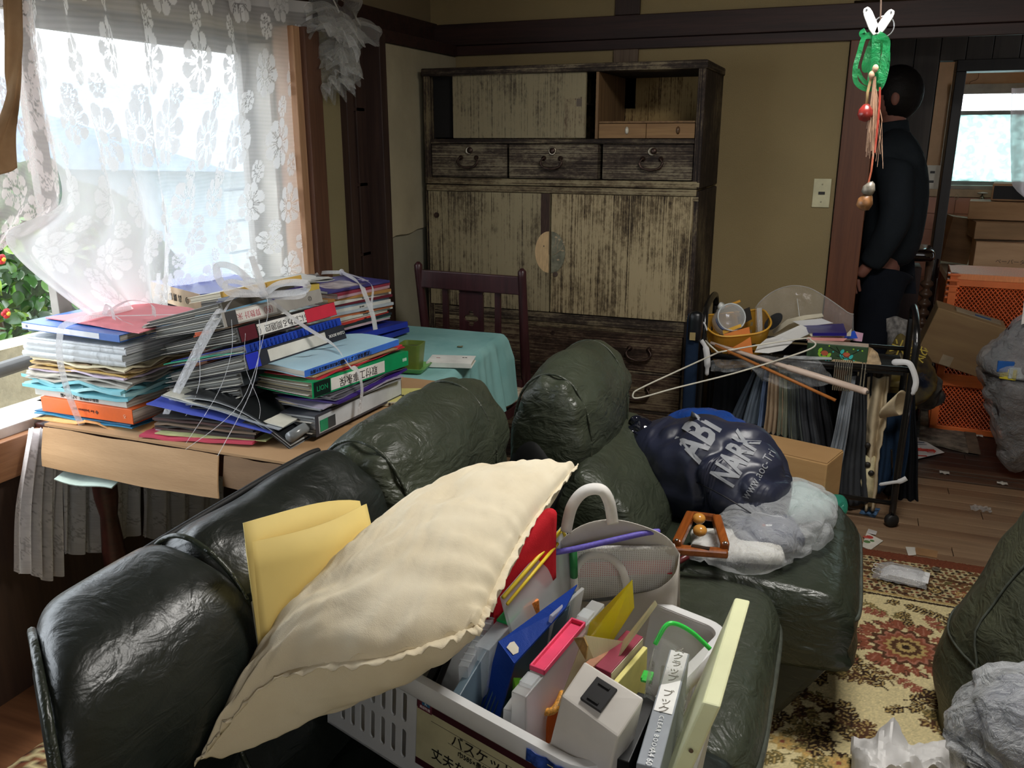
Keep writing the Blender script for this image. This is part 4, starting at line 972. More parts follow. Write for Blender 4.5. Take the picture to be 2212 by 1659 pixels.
# ================================================================= SOFA
LEA = mat_leather('green_leather', '#31372b', '#262b22', .34)
LEB = mat_leather('black_green_leather', '#222723', '#181c19', .33, .28)
LEC = mat_leather('worn_green_leather', '#3f4537', '#2f3429', .40, .8)
PIPE = mat('leather_piping', '#4a4e46', .35, var=.2, vs=60)
BLK = mat('black_lining', '#0c0d0d', .6)
def sweep(prof, y0, y1, nv=40, endsh=.10, p=7, amp=.010, seed=0, sc=7, close=True, bulge=0, smooth=5, fold=.012, skew=0):
    """closed soft body: (x,z) profile swept along y, ends rounded, gathered wrinkles near the seams"""
    pr = smoothed([(a, b, 0) for a, b in prof], smooth, closed=close); n = len(pr)
    cx = sum(q_[0] for q_ in pr)/n; cz = sum(q_[1] for q_ in pr)/n
    mb = MB()
    def f(u, v):
        q_ = pr[int(round(u*n)) % n]; t_ = 2*v-1; e = abs(t_)**p
        s_ = 1-endsh*e+bulge*(1-t_*t_)
        x, z = cx+(q_[0]-cx)*s_, cz+(q_[1]-cz)*s_
        y = y0+(y1-y0)*(.5+.5*math.sin(t_*PI/2)*.35+t_*.65*.5)
        y = y0+(y1-y0)*v-skew*(x+.95)*(1-v)
        d = Vector((q_[0]-cx, 0, q_[1]-cz)).normalized()
        ed = max(0, abs(t_)-.45)/.55
        h = amp*(nz((x, y, z), sc, seed)+.5*nz((x, y, z), sc*2.3, seed+4)) + fold*.55*ed*math.sin(u*58+5*nz((x, y, z), 4, seed))*(.35+.9*abs(nz((x*1, y, z), 5, seed+9)))
        return (x+d.x*h, y, z+d.z*h)
    mb.grid(f, n, nv, cu=True)
    N = nv+1
    for j in (0, nv):  # end caps
        c = len(mb.v); ring = [i*N+j for i in range(n)]
        mid = Vector((0, 0, 0))
        for r in ring: mid += Vector(mb.v[r])
        mid /= n; yo = -.012 if j == 0 else .012
        inner = [tuple(mid+(Vector(mb.v[r])-mid)*.85+Vector((0, yo, 0))) for r in ring]; mb.v += inner
        mb.v.append(tuple(mid+Vector((0, yo*1.3, 0)))); ci = len(mb.v)-1
        for i in range(n):
            k = (i+1) % n; a, b_, a2, b2 = ring[i], ring[k], c+i, c+k
            if j == 0: mb.f += [(a, a2, b2, b_), (a2, ci, b2)]
            else: mb.f += [(a, b_, b2, a2), (a2, b2, ci)]
    return mb, pr, cx, cz
def pipe(prof_pts, y, cx, cz, s=1.0, i0=0, i1=None, r=.0055):
    pts = [(cx+(q_[0]-cx)*s, y, cz+(q_[1]-cz)*s) for q_ in prof_pts[i0:i1]]
    return MB().tube(pts, r, 8, closed=(i1 is None and i0 == 0))
BACK = [(-.94,.12),(-.955,.30),(-.96,.55),(-.955,.74),(-.935,.825),(-.88,.862),(-.82,.845),(-.77,.795),(-.75,.72),(-.765,.64),(-.80,.575),(-.80,.50),(-.76,.42),(-.74,.30),(-.76,.12)]
sofa = thing('leather_sofa', 'dark green leather sofa running from the lower left, its back against the table', 'sofa', (0, 0, 0))
# module A, near end
mb, pr, cx, cz = sweep([(a+(.03 if a > -.85 and b > .5 else 0), b) for a, b in BACK], .69, .875, 44, .10, 8, .005, 1, 4, fold=.004, skew=.72)
mb.build('backrest', LEB, sofa, smooth=True, label='smooth dark end section of the sofa back')
MB().tube([(cx+(q_[0]-cx)*.925, .687-.72*(cx+(q_[0]-cx)*.925+.95), cz+(q_[1]-cz)*.925) for q_ in pr], .0055, 8, closed=True).build('piping', LEA, sofa, smooth=True)
mb, pr, cx, cz = sweep(BACK, .885, 1.30, 50, .07, 8, .010, 3, 6, fold=.016)
mb.build('backrest', LEB, sofa, smooth=True)
pipe(pr, .885, cx, cz, .99, r=.004).build('piping', LEA, sofa, smooth=True)
# rear seam roll along the top
MB().tube(smoothed([(-.935, .68, .79), (-.93, .8, .828), (-.93, 1.1, .838), (-.935, 1.28, .835), (-.935, 1.33, .83)], 8), .006, 10).build('piping', BLK, sofa, smooth=True)
# module B headrest
HB_ = [(-.95,.52),(-.965,.66),(-.95,.78),(-.91,.85),(-.85,.872),(-.79,.85),(-.745,.79),(-.725,.71),(-.735,.63),(-.77,.57),(-.84,.54)]
mb, pr, cx, cz = sweep(HB_, 1.315, 1.86, 60, .16, 5, .012, 6, 6, fold=.020, bulge=.02)
hd = mb.build('headrest', LEC, sofa, smooth=True)
pipe(pr, 1.335, cx, cz, .93, r=.004).build('piping', LEC, hd, smooth=True); pipe(pr, 1.74, cx, cz, 1.005, r=.003).build('seam', LEC, hd, smooth=True)
mb, pr, cx, cz = sweep([(-.93,.12),(-.94,.56),(-.83,.60),(-.74,.58),(-.66,.52),(-.62,.42),(-.62,.12)], 1.32, 1.85, 30, .05, 8, .006, 8, 6, fold=.006)
mb.build('backrest', LEC, sofa, smooth=True)
for (ya, yb, X1, m_, sd) in ((.62, 1.26, -.06, LEB, 2), (1.27, 1.865, -.055, LEC, 5)):
    mb, pr, cx, cz = sweep([(-.78,.22),(-.78,.36),(-.60,.405),(-.3,.425),(-.13,.42),(X1-.02,.395),(X1,.34),(X1-.012,.28),(X1-.03,.22),(-.4,.20)], ya, yb, 40, .05, 6, .006, sd, 6, fold=.004)
    st = mb.build('seat', m_, sofa, smooth=True)
    n_ = len(pr)
    MB().tube(smoothed([(-.55, yb-.006, .372), (-.3, yb-.008, .39), (X1-.05, yb-.012, .375), (X1-.012, yb-.03, .35), (X1+.0, yb-.1, .342), (X1+.002, (ya+yb)/2, .338), (X1+.0, ya+.1, .342), (X1-.014, ya+.03, .35)], 8), .0065, 8).build('piping', PIPE, st, smooth=True)
    MB().prism([(-.74, .06), (-.12, .06), (X1-.03, .24), (-.76, .24)], ya+.02, yb-.02, Matrix(((1,0,0,0),(0,0,1,0),(0,1,0,0),(0,0,0,1)))).build('base', LEB, sofa, bev=.02)
# separate armchair piece C
chc = thing('leather_armchair', 'green leather armchair beyond the sofa with raised headrest, loaded with bags', 'armchair', (0, 0, 0))
HC = [(-.78,.50),(-.79,.64),(-.775,.76),(-.74,.83),(-.68,.86),(-.62,.84),(-.575,.775),(-.555,.69),(-.56,.60),(-.60,.53),(-.68,.49)]
mb, pr, cx, cz = sweep(HC, 1.955, 2.44, 60, .17, 4, .012, 11, 6, fold=.020, bulge=.03)
hd = mb.build('headrest', LEC, chc, smooth=True)
pipe(pr, 1.985, cx, cz, .92, r=.0035).build('piping', LEC, hd, smooth=True); pipe(pr, 2.33, cx, cz, 1.0, r=.0025).build('seam', LEC, hd, smooth=True)
mb, pr, cx, cz = sweep([(-.80,.12),(-.81,.5),(-.76,.66),(-.70,.70),(-.64,.62),(-.60,.5),(-.56,.4),(-.56,.12)], 1.945, 2.42, 26, .06, 8, .004, 12, 5, fold=.004)
mb.build('side_panel', BLK, chc, smooth=True, label='black inner mechanism panel showing beside the headrest')
mb, pr, cx, cz = sweep([(-.66,.40),(-.64,.55),(-.585,.635),(-.52,.62),(-.44,.56),(-.385,.48),(-.375,.40),(-.42,.34),(-.55,.32)], 1.90, 2.44, 40, .14, 5, .010, 14, 6, fold=.012)
mb.build('backrest', LEC, chc, smooth=True, label='lower lumbar cushion')
X1 = .11
mb, pr, cx, cz = sweep([(-.60,.22),(-.60,.37),(-.45,.41),(-.2,.43),(.02,.425),(X1-.03,.395),(X1,.34),(X1-.012,.28),(X1-.03,.22),(-.3,.20)], 1.885, 2.44, 44, .05, 6, .006, 15, 6, fold=.005)
st = mb.build('seat', LEA, chc, smooth=True)
MB().tube(smoothed([(-.5, 1.885, .372), (-.3, 1.882, .378), (-.06, 1.885, .375), (X1-.06, 1.89, .372), (X1-.015, 1.91, .352), (X1+.0, 1.98, .345), (X1+.002, 2.15, .345), (X1+.0, 2.36, .345), (X1-.014, 2.42, .35)], 8), .0065, 8).build('piping', PIPE, st, smooth=True)
MB().tube(smoothed([(-.20, 1.882, .372), (-.17, 1.92, .418), (-.16, 2.05, .434), (-.15, 2.3, .435)], 6), .002, 6).build('seam', BLK, st, smooth=True)
MB().prism([(-.56, .04), (-.05, .04), (X1-.03, .24), (-.58, .24)], 1.91, 2.42, Matrix(((1,0,0,0),(0,0,1,0),(0,1,0,0),(0,0,0,1)))).build('base', LEB, chc, bev=.02)
# ================================================================= TABLE
TZ = .72
tb_ = thing('dining_table', 'dark wooden table under the window, covered by cloth, cardboard and book stacks', 'table', (-1.53, 2.2, 0))
TW = mat_wood('table_wood', '#4a2620', '#2c1613', 1, 'y', .4, .05)
MB().span((-.40, -.70, .685), (.335, .67, .712)).build('tabletop', TW, tb_, bev=.004)
for x, y in ((-.30, -.64), (.29, -.62), (-.30, .6), (.29, .6)):
    MB().lathe([(.022, 0), (.026, .1), (.030, .35), (.022, .45), (.030, .5), (.034, .68)], 16, TR((x+.05 if y < 0 and x < 0 else x, y, 0))).build('leg', TW, tb_, smooth=True)
MB().span((-.34, -.64, .62), (.34, -.61, .685)).build('apron', TW, tb_, bev=.002)
# tablecloth
TEAL = mat_cloth('teal_tablecloth', '#93c2bf', '#7db0ae', .85, 700, .25, trans=.1)
def cloth(u, v):
    # v along Y 2.0 .. 2.88+drape, u from -1.93 across to the right edge then down
    xr = -1.10-.085*v; Wt = (xr+1.93); Ld = Wt+.26; s_ = u*Ld; y = 2.02+v*.865
    yd = y
    if s_ <= Wt: x, z = -1.93+s_, TZ+.0025+.0015*nz((s_, y, 0), 9)
    else:
        d = s_-Wt; r_ = .025
        fo = math.sin(y*52+2*math.sin(y*11))*.5+math.sin(y*95)*.3
        x = xr+.022*min(1, d/.03)+fo*.012*min(1, d/.1)+.02*d/.2*(1+.6*math.sin(y*12)); z = TZ+.0025-max(0, d-.012)
        if v > .9: x += .03*(v-.9)/.1*min(1, d/.1)
    return (x, yd, z)
T(MB().grid(cloth, 90, 110).build('tablecloth', TEAL, None, smooth=True), 'pale teal cloth over the far half of the table, draped on the right', 'tablecloth')
# cardboard sheet with hanging flaps
CB = CARD('#b4916a', '#9a7853')
cb = thing('cardboard_sheet', 'flattened cardboard box laid on the near half of the table, front flaps hanging down', 'cardboard', (0, 0, 0))
MB().span((-1.86, 1.475, TZ+.0), (-1.04, 2.2, TZ+.006)).build('panel', CB, cb)
def flap(xa, xb, y, dz, sw, skew=0):
    def f(u, v): return (xa+(xb-xa)*u-.0*v+skew*v, y-.008*v-.03*math.sin(v*1.2)*sw, TZ-.002-dz*v*(1+.06*math.sin(u*3))+.004*nz((u*2, v, 0), 2))
    return MB().grid(f, 12, 6)
flap(-1.86, -1.31, 1.472, .09, 1.0, .02).build('flap', CB, cb, solid=.004, label='lighter hanging flap at the front left')
flap(-1.295, -1.04, 1.474, .07, .2).build('flap', CARD('#8a6d50', '#715740'), cb, solid=.004)
T(MB().grid(lambda u, v: (-1.80+.19*u, 1.43+.10*v, .600-.006*math.sin(u*5)+.03*v), 8, 4).build('tissue_sheet', C('#b9cbc2', .7), None, solid=.003), 'pale green folded paper sticking out below the hanging cardboard flap', 'paper')
# ================================================================= PILLOW
PIL = mat_cloth('cream_cotton', '#e6dcc4', '#d9ccb0', .85, 900, .35)
PR = [[px(1243,1008,Z=.79), px(1110,1020,Z=.80), px(975,1070,Z=.80), px(858,1140,Z=.78)],
      [px(1150,1125,Z=.80), px(1000,1130,Z=.80), px(850,1190,Z=.80), px(725,1262,Z=.77)],
      [px(1085,1235,Z=.79), px(920,1255,Z=.79), px(740,1340,Z=.77), px(575,1405,Z=.73)],
      [px(1032,1352,Z=.77), px(840,1418,Z=.765), px(600,1462,Z=.73), px(432,1640,Z=.63)]]
def _cr(P, t):
    n = len(P)-1; s_ = min(max(t, 0), 1)*n; i = min(int(s_), n-1); t = s_-i
    p0, p1, p2, p3 = P[max(i-1, 0)], P[i], P[i+1], P[min(i+2, n)]
    return .5*((2*p1)+(p2-p0)*t+(2*p0-5*p1+4*p2-p3)*t*t+(3*p1-p0-3*p2+p3)*t*t*t)
def pmid(u, v): return _cr([_cr(r, v) for r in PR], u)
pa, pb, pc_, pd = PR[0][0], PR[3][0], PR[3][3], PR[0][3]
pl = thing('pillow', 'big cream cotton pillow with frilled seam lying over sofa back and basket', 'pillow', (0, 0, 0))
nrm = ((pb-pa).cross(pd-pa)).normalized(); nrm = nrm if nrm.z > 0 else -nrm
def pil(sgn):
    def f(u, v):
        # u: a->b , v: towards c/d
        P = pmid(u, v)
        # pull the edges in slightly between the corners
        cu_, cv_ = 4*u*(1-u), 4*v*(1-v)
        ctr = (pa+pb+pc_+pd)/4
        h = (1-abs(2*u-1)**2.6)**.62*(1-abs(2*v-1)**2.6)**.62
        edge = 1-h
        wr = .006*edge*math.sin(u*60+4*nz((u*4, v*4, 0), 1))*(abs(2*v-1)**2)+.006*edge*math.sin(v*50+3*nz((u*4, v*4, 0), 1, 3))*(abs(2*u-1)**2)
        wr += .012*nz((u*5, v*5, 0), 1, 7)*h+.008*nz((u*14, v*7, 0), 1, 2)+.005*abs(nz((u*9, v*22, 0), 1, 12))
        wr += .007*math.sin(18*(u+v*.6))*math.exp(-((v-.35)/.2)**2-((u-.35)/.25)**2)
        th = (.075 if sgn > 0 else .115+.06*u*v)
        return P+nrm*(sgn*(th*h)+wr)
    return f
m_ = MB().grid(pil(1), 120, 90); m_.grid(pil(-1), 90, 60); m_.build('body', PIL, pl, smooth=True, sub=0)
fr = MB()
def frill(fn, n):
    vs = []; ctr = pmid(.5, .5)
    for k in range(n+1):
        P = fn(k/n); o_ = (P-ctr).normalized(); w_ = .011+.009*nz((k*.22, 0, 0), 1); q_ = nz((k*.5, 3, 0), 1); vs += [P-o_*.010, P+o_*w_*.5+nrm*.006*q_, P+o_*w_+nrm*(.010*q_+.003*math.sin(k*1.1))]
    b0 = len(fr.v); fr.v += [tuple(v) for v in vs]
    for k in range(n):
        for j in (0, 1): fr.f.append((b0+3*k+j, b0+3*k+3+j, b0+3*k+4+j, b0+3*k+1+j))
frill(lambda t_: pmid(t_, 0), 90); frill(lambda t_: pmid(1, t_), 90)
fr.build('frill', PIL, pl, smooth=True, solid=.002)
# yellow folder standing against the sofa back -------------------------------------
YF = mat('manila_yellow', '#e8cf7e', .7, var=.05, vs=5)
yf = thing('paper_folder', 'open pale yellow paper folder standing between sofa back and pillow', 'folder', (0, 0, 0))
F0, F1, F2, F3 = Vector((-.735, .86, .915)), Vector((-.70, 1.10, .875)), Vector((-.70, .83, .66)), Vector((-.64, 1.08, .62))
def fold_(off, cur, top):
    def f(u, v):
        P = F0.lerp(F1, u).lerp(F2.lerp(F3, u), v); k = off*math.sin(PI*min(1, u*.9+.0))+cur*u*u
        P = P+Vector((.9, -.35, 0))*k; P.z -= top*(1-u)*(1-v)+.02*u**4*(1-v); return P
    return f
MB().grid(fold_(0, 0, 0), 10, 6).build('rear_leaf', YF, yf, smooth=True, solid=.0015)
MB().grid(fold_(.045, .004, .030), 16, 6).build('front_leaf', YF, yf, smooth=True, solid=.0015)
for k in range(3): MB().grid((lambda g_: (lambda u, v: g_(u*.7, .12+v*.88)))(fold_(.010+.010*k, .003, .10)), 12, 5).build('sheet', C('#a9a58f', .8), yf, smooth=True, solid=.001)
# ================================================================= OLIVE ARMCHAIR AT THE RIGHT
OLV = mat_leather('old_olive_leather', '#4b4d3a', '#2f3227', .48, .9)
oa = thing('olive_armchair', 'old olive leather armchair seen from the side at the right edge', 'armchair', (0, 0, 0))
def olive(u, v):
    # u around (front-left corner swinging to the right), v height
    z = v*.86
    L = smoothed([(1.10, 1.62, 0), (.72, 1.66, 0), (.46, 1.76, 0), (.36, 1.95, 0), (.335, 2.12, 0), (.39, 2.30, 0), (.6, 2.42, 0), (1.1, 2.45, 0)], 6)
    t_ = u*(len(L)-1); i = min(int(t_), len(L)-2); P = L[i].lerp(L[i+1], t_-i)
    lean = .02*v+.20*v*v; sag = -.03*math.sin(v*6)*(1-v)
    h = .022*nz((u*6, v*4, 0), 1, 3)+.012*nz((u*14, v*9, 0), 1, 5)+.012*math.sin(v*26+u*6)*max(0, .45-v)
    inw = .05*max(0, v-.8)/.2
    d = Vector((P.x-1.0, P.y-2.05, 0)).normalized()
    P = P+Vector((lean, .02*v, z))+d*(h-sag-inw*1.6)
    return P
mo = MB().grid(olive, 110, 80)
b0 = len(mo.v); mo.v.append((1.1, 2.05, .90))
for i in range(110): mo.f.append((i*81+80, (i+1)*81+80, b0))
mo.build('body', OLV, oa, smooth=True)
MB().tube([olive(.42+.06*k/20+.03*math.sin(k*.3), .25+.7*k/20)+Vector((-.003, 0, 0)) for k in range(21)], .003, 6).build('seam', PIPE, oa, smooth=True)
MB().tube([olive(.30+.45*k/20, .30)+Vector((-.003, -.002, 0)) for k in range(21)], .003, 6).build('seam', PIPE, oa, smooth=True)
# ================================================================= BOOK STACKS
def mat_pages(c1, c2, freq=420):
    nm = 'page_edges_%s_%s' % (c1[1:], c2[1:])
    if nm in MATS: return MATS[nm]
    m, t, p = new_mat(nm); v = t.coord((1, 1, 1)); dist = t.noise(v, 10, 3)
    wv = t.new('ShaderNodeTexNoise', i={'Vector': t.coord((2.5, 2.5, freq)), 'Scale': 1.0, 'Detail': 3})
    t.l.new(t.ramp(wv.outputs[0], [(.35, c2), (.62, c1)]), p.inputs['Base Color']); p.inputs['Roughness'].default_value = .75
    t.l.new(t.bump(wv.outputs[0], .6, .002), p.inputs['Normal']); MATS[nm] = m; return m
INK = C('#1d1a18', .6); WHT = C('#e6e3de', .5); GREY_S = C('#b9b8b4', .45)
def bend(w, drop, h, tf, wave=0, ph=0):
    """height of underside and top at local x (spine at +w/2)"""
    def lo(x, y=0):
        t_ = max(0, (w/2-x)/w); return -drop*t_**1.7+wave*math.sin(t_*5+ph)*t_
    def hi(x, y=0):
        t_ = max(0, (w/2-x)/w); return lo(x)+h*(1-(1-tf)*t_)
    return lo, hi
def slab(w, L, lo, hi, x0=None, x1=None, nx=10, M=None, y0=None, y1=None, jit=0, seed=0):
    x0 = -w/2 if x0 is None else x0; x1 = w/2 if x1 is None else x1; y0 = -L/2 if y0 is None else y0; y1 = L/2 if y1 is None else y1
    mb = MB(); vs = []
    for i in range(nx+1):
        x = x0+(x1-x0)*i/nx
        for (y, s) in ((y0, 0), (y1, 0)):
            j = jit*nz((x*9, y*5, seed), 3, seed)
            vs += [(x, y, lo(x)+j), (x, y, hi(x)+j)]
    f = []
    for i in range(nx):
        a = 4*i; b = a+4; f += [(a, b, b+1, a+1), (a+2, a+3, b+3, b+2), (a+1, b+1, b+3, a+3), (a, a+2, b+2, b)]
    f += [(0, 1, 3, 2), (4*nx, 4*nx+2, 4*nx+3, 4*nx+1)]
    return mb.add(vs, f)
def book(name, label, cat, M, w, L, h, cover, pages, drop=0, tf=1.0, spine=None, lab=None, txt=None, tcol=None, tsize=.012, back=None, inset=.004, ct=.0016, group=None, wave=0, ph=0, sheets=0, jut=0, txt2=None, kind='book', flip=True):
    """a bound book / binder: cover (top, bottom, spine) and page block; spine on local +x"""
    o = thing(name, label, cat, M=M, group=group)
    lo, hi = bend(w, drop, h, tf, wave, ph)
    cm = cover if not isinstance(cover, str) else C(cover, .4)
    pm = pages if not isinstance(pages, str) else mat_pages(pages, '#8f897c')
    slab(w, L, lambda x: hi(x)-ct, hi).build('cover', cm, o, bev=0)
    slab(w, L, lo, lambda x: lo(x)+ct).build('back_cover', C(back, .4) if back else cm, o)
    MB().span((w/2-ct, -L/2, 0), (w/2+.0004, L/2, h)).build('spine', C(spine, .4) if spine else cm, o, bev=.0008)
    if pages is not None:
        slab(w, L, lambda x: lo(x)+ct, lambda x: hi(x)-ct, -w/2+inset-jut, w/2-ct, y0=-L/2+inset, y1=L/2-inset).build('pages', pm, o)
    for k in range(sheets):
        zf = (k+1)/(sheets+1); j = .004*((k*7) % 5-2)
        slab(w, L, lambda x: lo(x)+(hi(x)-lo(x))*zf-.0005, lambda x: lo(x)+(hi(x)-lo(x))*zf+.0005, -w/2-.003+j, w/2-.01, y0=-L/2-.002+j*.5, y1=L/2-.01, nx=8).build('divider', (C('#d8d4c8', .5), C('#4b4d4c', .3), C('#9ba09f', .25))[k % 3], o)
    if lab:
        a, b, c = lab; MB().span((w/2+.0002, -L/2+L*a, h*.12), (w/2+.0010, -L/2+L*b, h*.88)).build('spine_label', C(c, .5), o)
    if txt:
        ly = 0 if not lab else -L/2+L*(lab[0]+lab[1])/2
        # text runs along the spine, reads upside down as in the photo when flip
        R = Matrix(((0,0,1,0),(1,0,0,0),(0,1,0,0),(0,0,0,1)))
        if flip: R = R @ Matrix.Rotation(PI, 4, 'Z')
        text(txt, min(tsize, h*.8), tcol or INK, o, Matrix.Translation((w/2+.0012, ly, h/2)) @ R)
    if txt2:
        R = Matrix(((0,0,1,0),(1,0,0,0),(0,1,0,0),(0,0,0,1))); R = R @ Matrix.Rotation(PI, 4, 'Z') if flip else R
        body_, pos_, size_, col_ = txt2; text(body_, size_, col_, o, Matrix.Translation((w/2+.0012, -L/2+L*pos_, h/2)) @ R)
    return o
def SM(x, y, z, rz=0, ry=0, rx=0):
    return Matrix.Translation((x, y, z)) @ Matrix.Rotation(math.radians(rz), 4, 'Z') @ Matrix.Rotation(math.radians(-ry), 4, 'Y') @ Matrix.Rotation(math.radians(rx), 4, 'X')
def sheetpile(name, label, cat, M, w, L, h, m, n=1, wav=.006, seed=0, group=None, part='sheet', drop=0):
    """loose sheets / thin folders; n separate wavy layers"""
    o = thing(name, label, cat, M=M, group=group); th = h/n
    for k in range(n):
        r = random.Random(seed*31+k); ox, oy, a = r.uniform(-.006, .006), r.uniform(-.006, .006), r.uniform(-.03, .03)
        def f(u, v):
            x, y = (u-.5)*w, (v-.5)*L
            e = max(abs(2*u-1), abs(2*v-1))**3
            t_ = max(0, 1-u)
            return (x*math.cos(a)-y*math.sin(a)+ox, x*math.sin(a)+y*math.cos(a)+oy, th*(k+.85)-drop*t_**1.7+e*wav*nz((u*3, v*3, k), 1.3, seed+k))
        mm = m[k % len(m)] if isinstance(m, (list, tuple)) else m
        MB().sheet(f, 8, 10, th*.8).build(part, mm, o, smooth=False)
    return o
CLR = mat_film('clear_file_plastic', '#dfe3e6', .55, .2, 18, .4, .35, .25)
GB = 'bundle under the curtain: '
# ---------------- bundle A (left, spines facing the camera side) : local +x = world -Y
AX, AY = -1.765, 1.63
KRAFT, CREAMP, GRYP = C('#b39a6d', .8), C('#d9cfae', .8), C('#a9a69c', .6)
sheetpile('envelope', 'orange-tan envelope at the very bottom of the left bundle, corner bent down', 'envelope', SM(AX+.02, AY-.01, .729, -88), .235, .345, .003, C('#dba468', .8), 1, .02, 2)
sheetpile('thin_folder', 'pair of thin blue folders under the orange binder in the left bundle', 'folder', SM(AX, AY, .734, -91), .235, .335, .008, [C('#2f7fa8', .5), C('#215d82', .5)], 2, .006, 3)
book('binder', 'orange binder near the bottom of the left bundle', 'binder', SM(AX+.012, AY+.0, .744, -90), .235, .305, .038, '#e0662b', '#c9c2b4', txt='◆ for business use', tcol=C('#5a2410', .6), tsize=.011, txt2=('ろ', .92, .012, C('#f0c9a8', .5)), flip=True)
book('book', 'white book with black title on its spine above the orange binder', 'book', SM(AX-.01, AY, .783, -91), .22, .315, .019, '#c9c8c0', '#d8d2c2', txt='最新の図解集  入門  ×××編', tsize=.011, group=None)
o = sheetpile('plastic_folder', 'crumpled aqua-blue plastic folder in the lower part of the left bundle', 'folder', SM(AX-.02, AY+.005, .803, -92), .245, .36, .03, [mat('aqua_plastic', '#78b9c4', .3, var=.1), mat('aqua_plastic_light', '#a2d3d8', .3, var=.1)], 3, .022, 5)
for k, (h_, c_, lb, n_, wv) in enumerate(((.016, GRYP, 'greyish papers bulging above the aqua folder', 3, .012), (.006, C('#cdbdd0', .7), 'thin lilac sheet sticking out to the left in the left bundle', 1, .01),
        (.014, [KRAFT, C('#caa85c', .8)], 'yellowed kraft envelopes in the middle of the left bundle', 3, .012), (.010, [C('#8b765a', .8), CREAMP], 'brown edged papers with clippings in the left bundle', 2, .012), (.010, [CREAMP, GRYP], 'cream envelopes just under the clear files', 3, .014))):
    z_ = .834+sum((.017, .007, .015, .011, .011)[:k]); sheetpile('paper_pile', lb, 'papers', SM(AX+(-.015, -.02, -.01, .0, -.012)[k], AY+.0, z_, -90+(2, -2, 1.5, -1, 3)[k]), .235-.005*k, .335-.008*k, h_, c_, n_, wv, 11+k)
for k, (h_, lb, drp) in enumerate(((.022, 'lowest fat grey clear file of the left bundle', .004), (.028, 'second fat translucent clear file of the left bundle, bulging', .0), (.024, 'third clear file from the bottom of the left bundle, milky edge', .0), (.010, 'thin clear file just below the blue binder', .0))):
    z_ = .888+(0, .0, .0, .0)[k]-.0+sum((.0215, .027, .023, .01)[:k])*.62
    o = thing('clear_file', lb, 'clear file', M=SM(AX-.012+.004*k, AY+.01, z_, -90+(1, -1.5, .5, -1)[k]))
    lo, hi = bend(.24, drp, h_*.62, .9)
    slab(.24, .33, lo, hi, nx=8).build('sleeves', mat_pages(('#bfc2c0', '#b4b7b6', '#cfd2d4', '#a9adb0')[k], ('#6f7372', '#7f8484', '#8b8f93', '#55585c')[k], 300), o, bev=.002)
    slab(.248, .338, lambda x: hi(x)-.0005, lambda x: hi(x)+.0008, nx=6).build('clear_cover', CLR, o)
    MB().grid(lambda u, v: (.124+.003*math.sin(PI*v), (u-.5)*.338, h_*.62*v), 4, 6).build('clear_spine', CLR, o, smooth=True)
book('binder', 'slim blue binder with a long white spine label on top of the left bundle', 'binder', SM(AX-.005, AY, .955, -90, 0, -1.5), .235, .32, .018, '#2d5fae', '#c5c2bb', lab=(.0, .80, '#d8dade'), txt2=('◧', .05, .01, C('#1d3c78', .4)), sheets=1)
pk = sheetpile('pink_folder', 'salmon pink card folder lying open on top of the left bundle under the lace', 'folder', SM(AX+.03, AY+.05, .975, -92, 0, -1), .26, .33, .003, mat('pink_card', '#e0838a', .7, var=.05), 1, .008, 9)
# ---------------- flat pile under bundles B and C
EX, EY = -1.42, 1.665
sheetpile('pink_file', 'pink-red file folder at the bottom front between the bundles, edge over the table', 'folder', SM(EX+.0, EY-.012, .727, 8), .30, .31, .007, [mat('pink_red_card', '#c9475f', .6, var=.05)], 1, .010, 21)
sheetpile('green_sheet', 'pale green sheet lying on the pink-red file', 'paper', SM(EX+.02, EY-.005, .736, 12), .29, .28, .003, C('#c3c68b', .8), 1, .006, 22)
sheetpile('paper_pile', 'dark brown and grey documents between the pink-red file and blue cover', 'papers', SM(EX+.01, EY+.01, .740, 5), .28, .29, .036, [C('#4b332e', .7), C('#2a2624', .7), C('#7e6c5a', .8), C('#38322e', .7)], 6, .008, 23)
sheetpile('blue_cover', 'periwinkle blue file cover sloping down towards the front', 'folder', SM(EX+.03, EY+.005, .786, 8, -8), .33, .31, .003, mat('periwinkle', '#4f5fc0', .45, var=.05), 1, .004, 24)
sheetpile('clear_sheets', 'milky clear sheets lying on the blue cover', 'clear file', SM(EX+.06, EY+.02, .797, 4, -9), .33, .29, .006, [mat('milky_sheet', '#9da3aa', .25, var=.1), C('#d6d4c6', .5)], 2, .004, 25)
# floppy clear book folded over the front
fb = thing('clear_book', 'limp black clear book whose spine droops in a loop at the table front', 'clear file', M=SM(-1.28, 1.69, .80, 2))
def floppy(off):
    def f(u, v):
        s_ = u; x = -.18+.29*s_; z = -.003-.075*s_**2.2+off*(1-.0*s_)
        return (x, (v-.5)*.29, z+.012*math.sin(s_*3+off*30))
    return f
for k, (m__, of) in enumerate(((C('#23262a', .3), 0), (mat('grey_sleeve', '#8e9294', .2, var=.15), .006), (C('#2f3234', .25), .012), (mat('light_sleeve', '#b7b9b8', .2, var=.1), .018), (C('#1d1f21', .3), .026))):
    MB().sheet(floppy(of), 16, 4, .002).build('sleeve', m__, fb, smooth=False)
MB().tube([(.11+.0*k, -.145+.29*k/6, -.045+.004*math.sin(k)) for k in range(7)], .013, 14).build('rolled_spine', mat('grey_roll', '#7f8384', .22, var=.3, vs=4), fb, smooth=True)
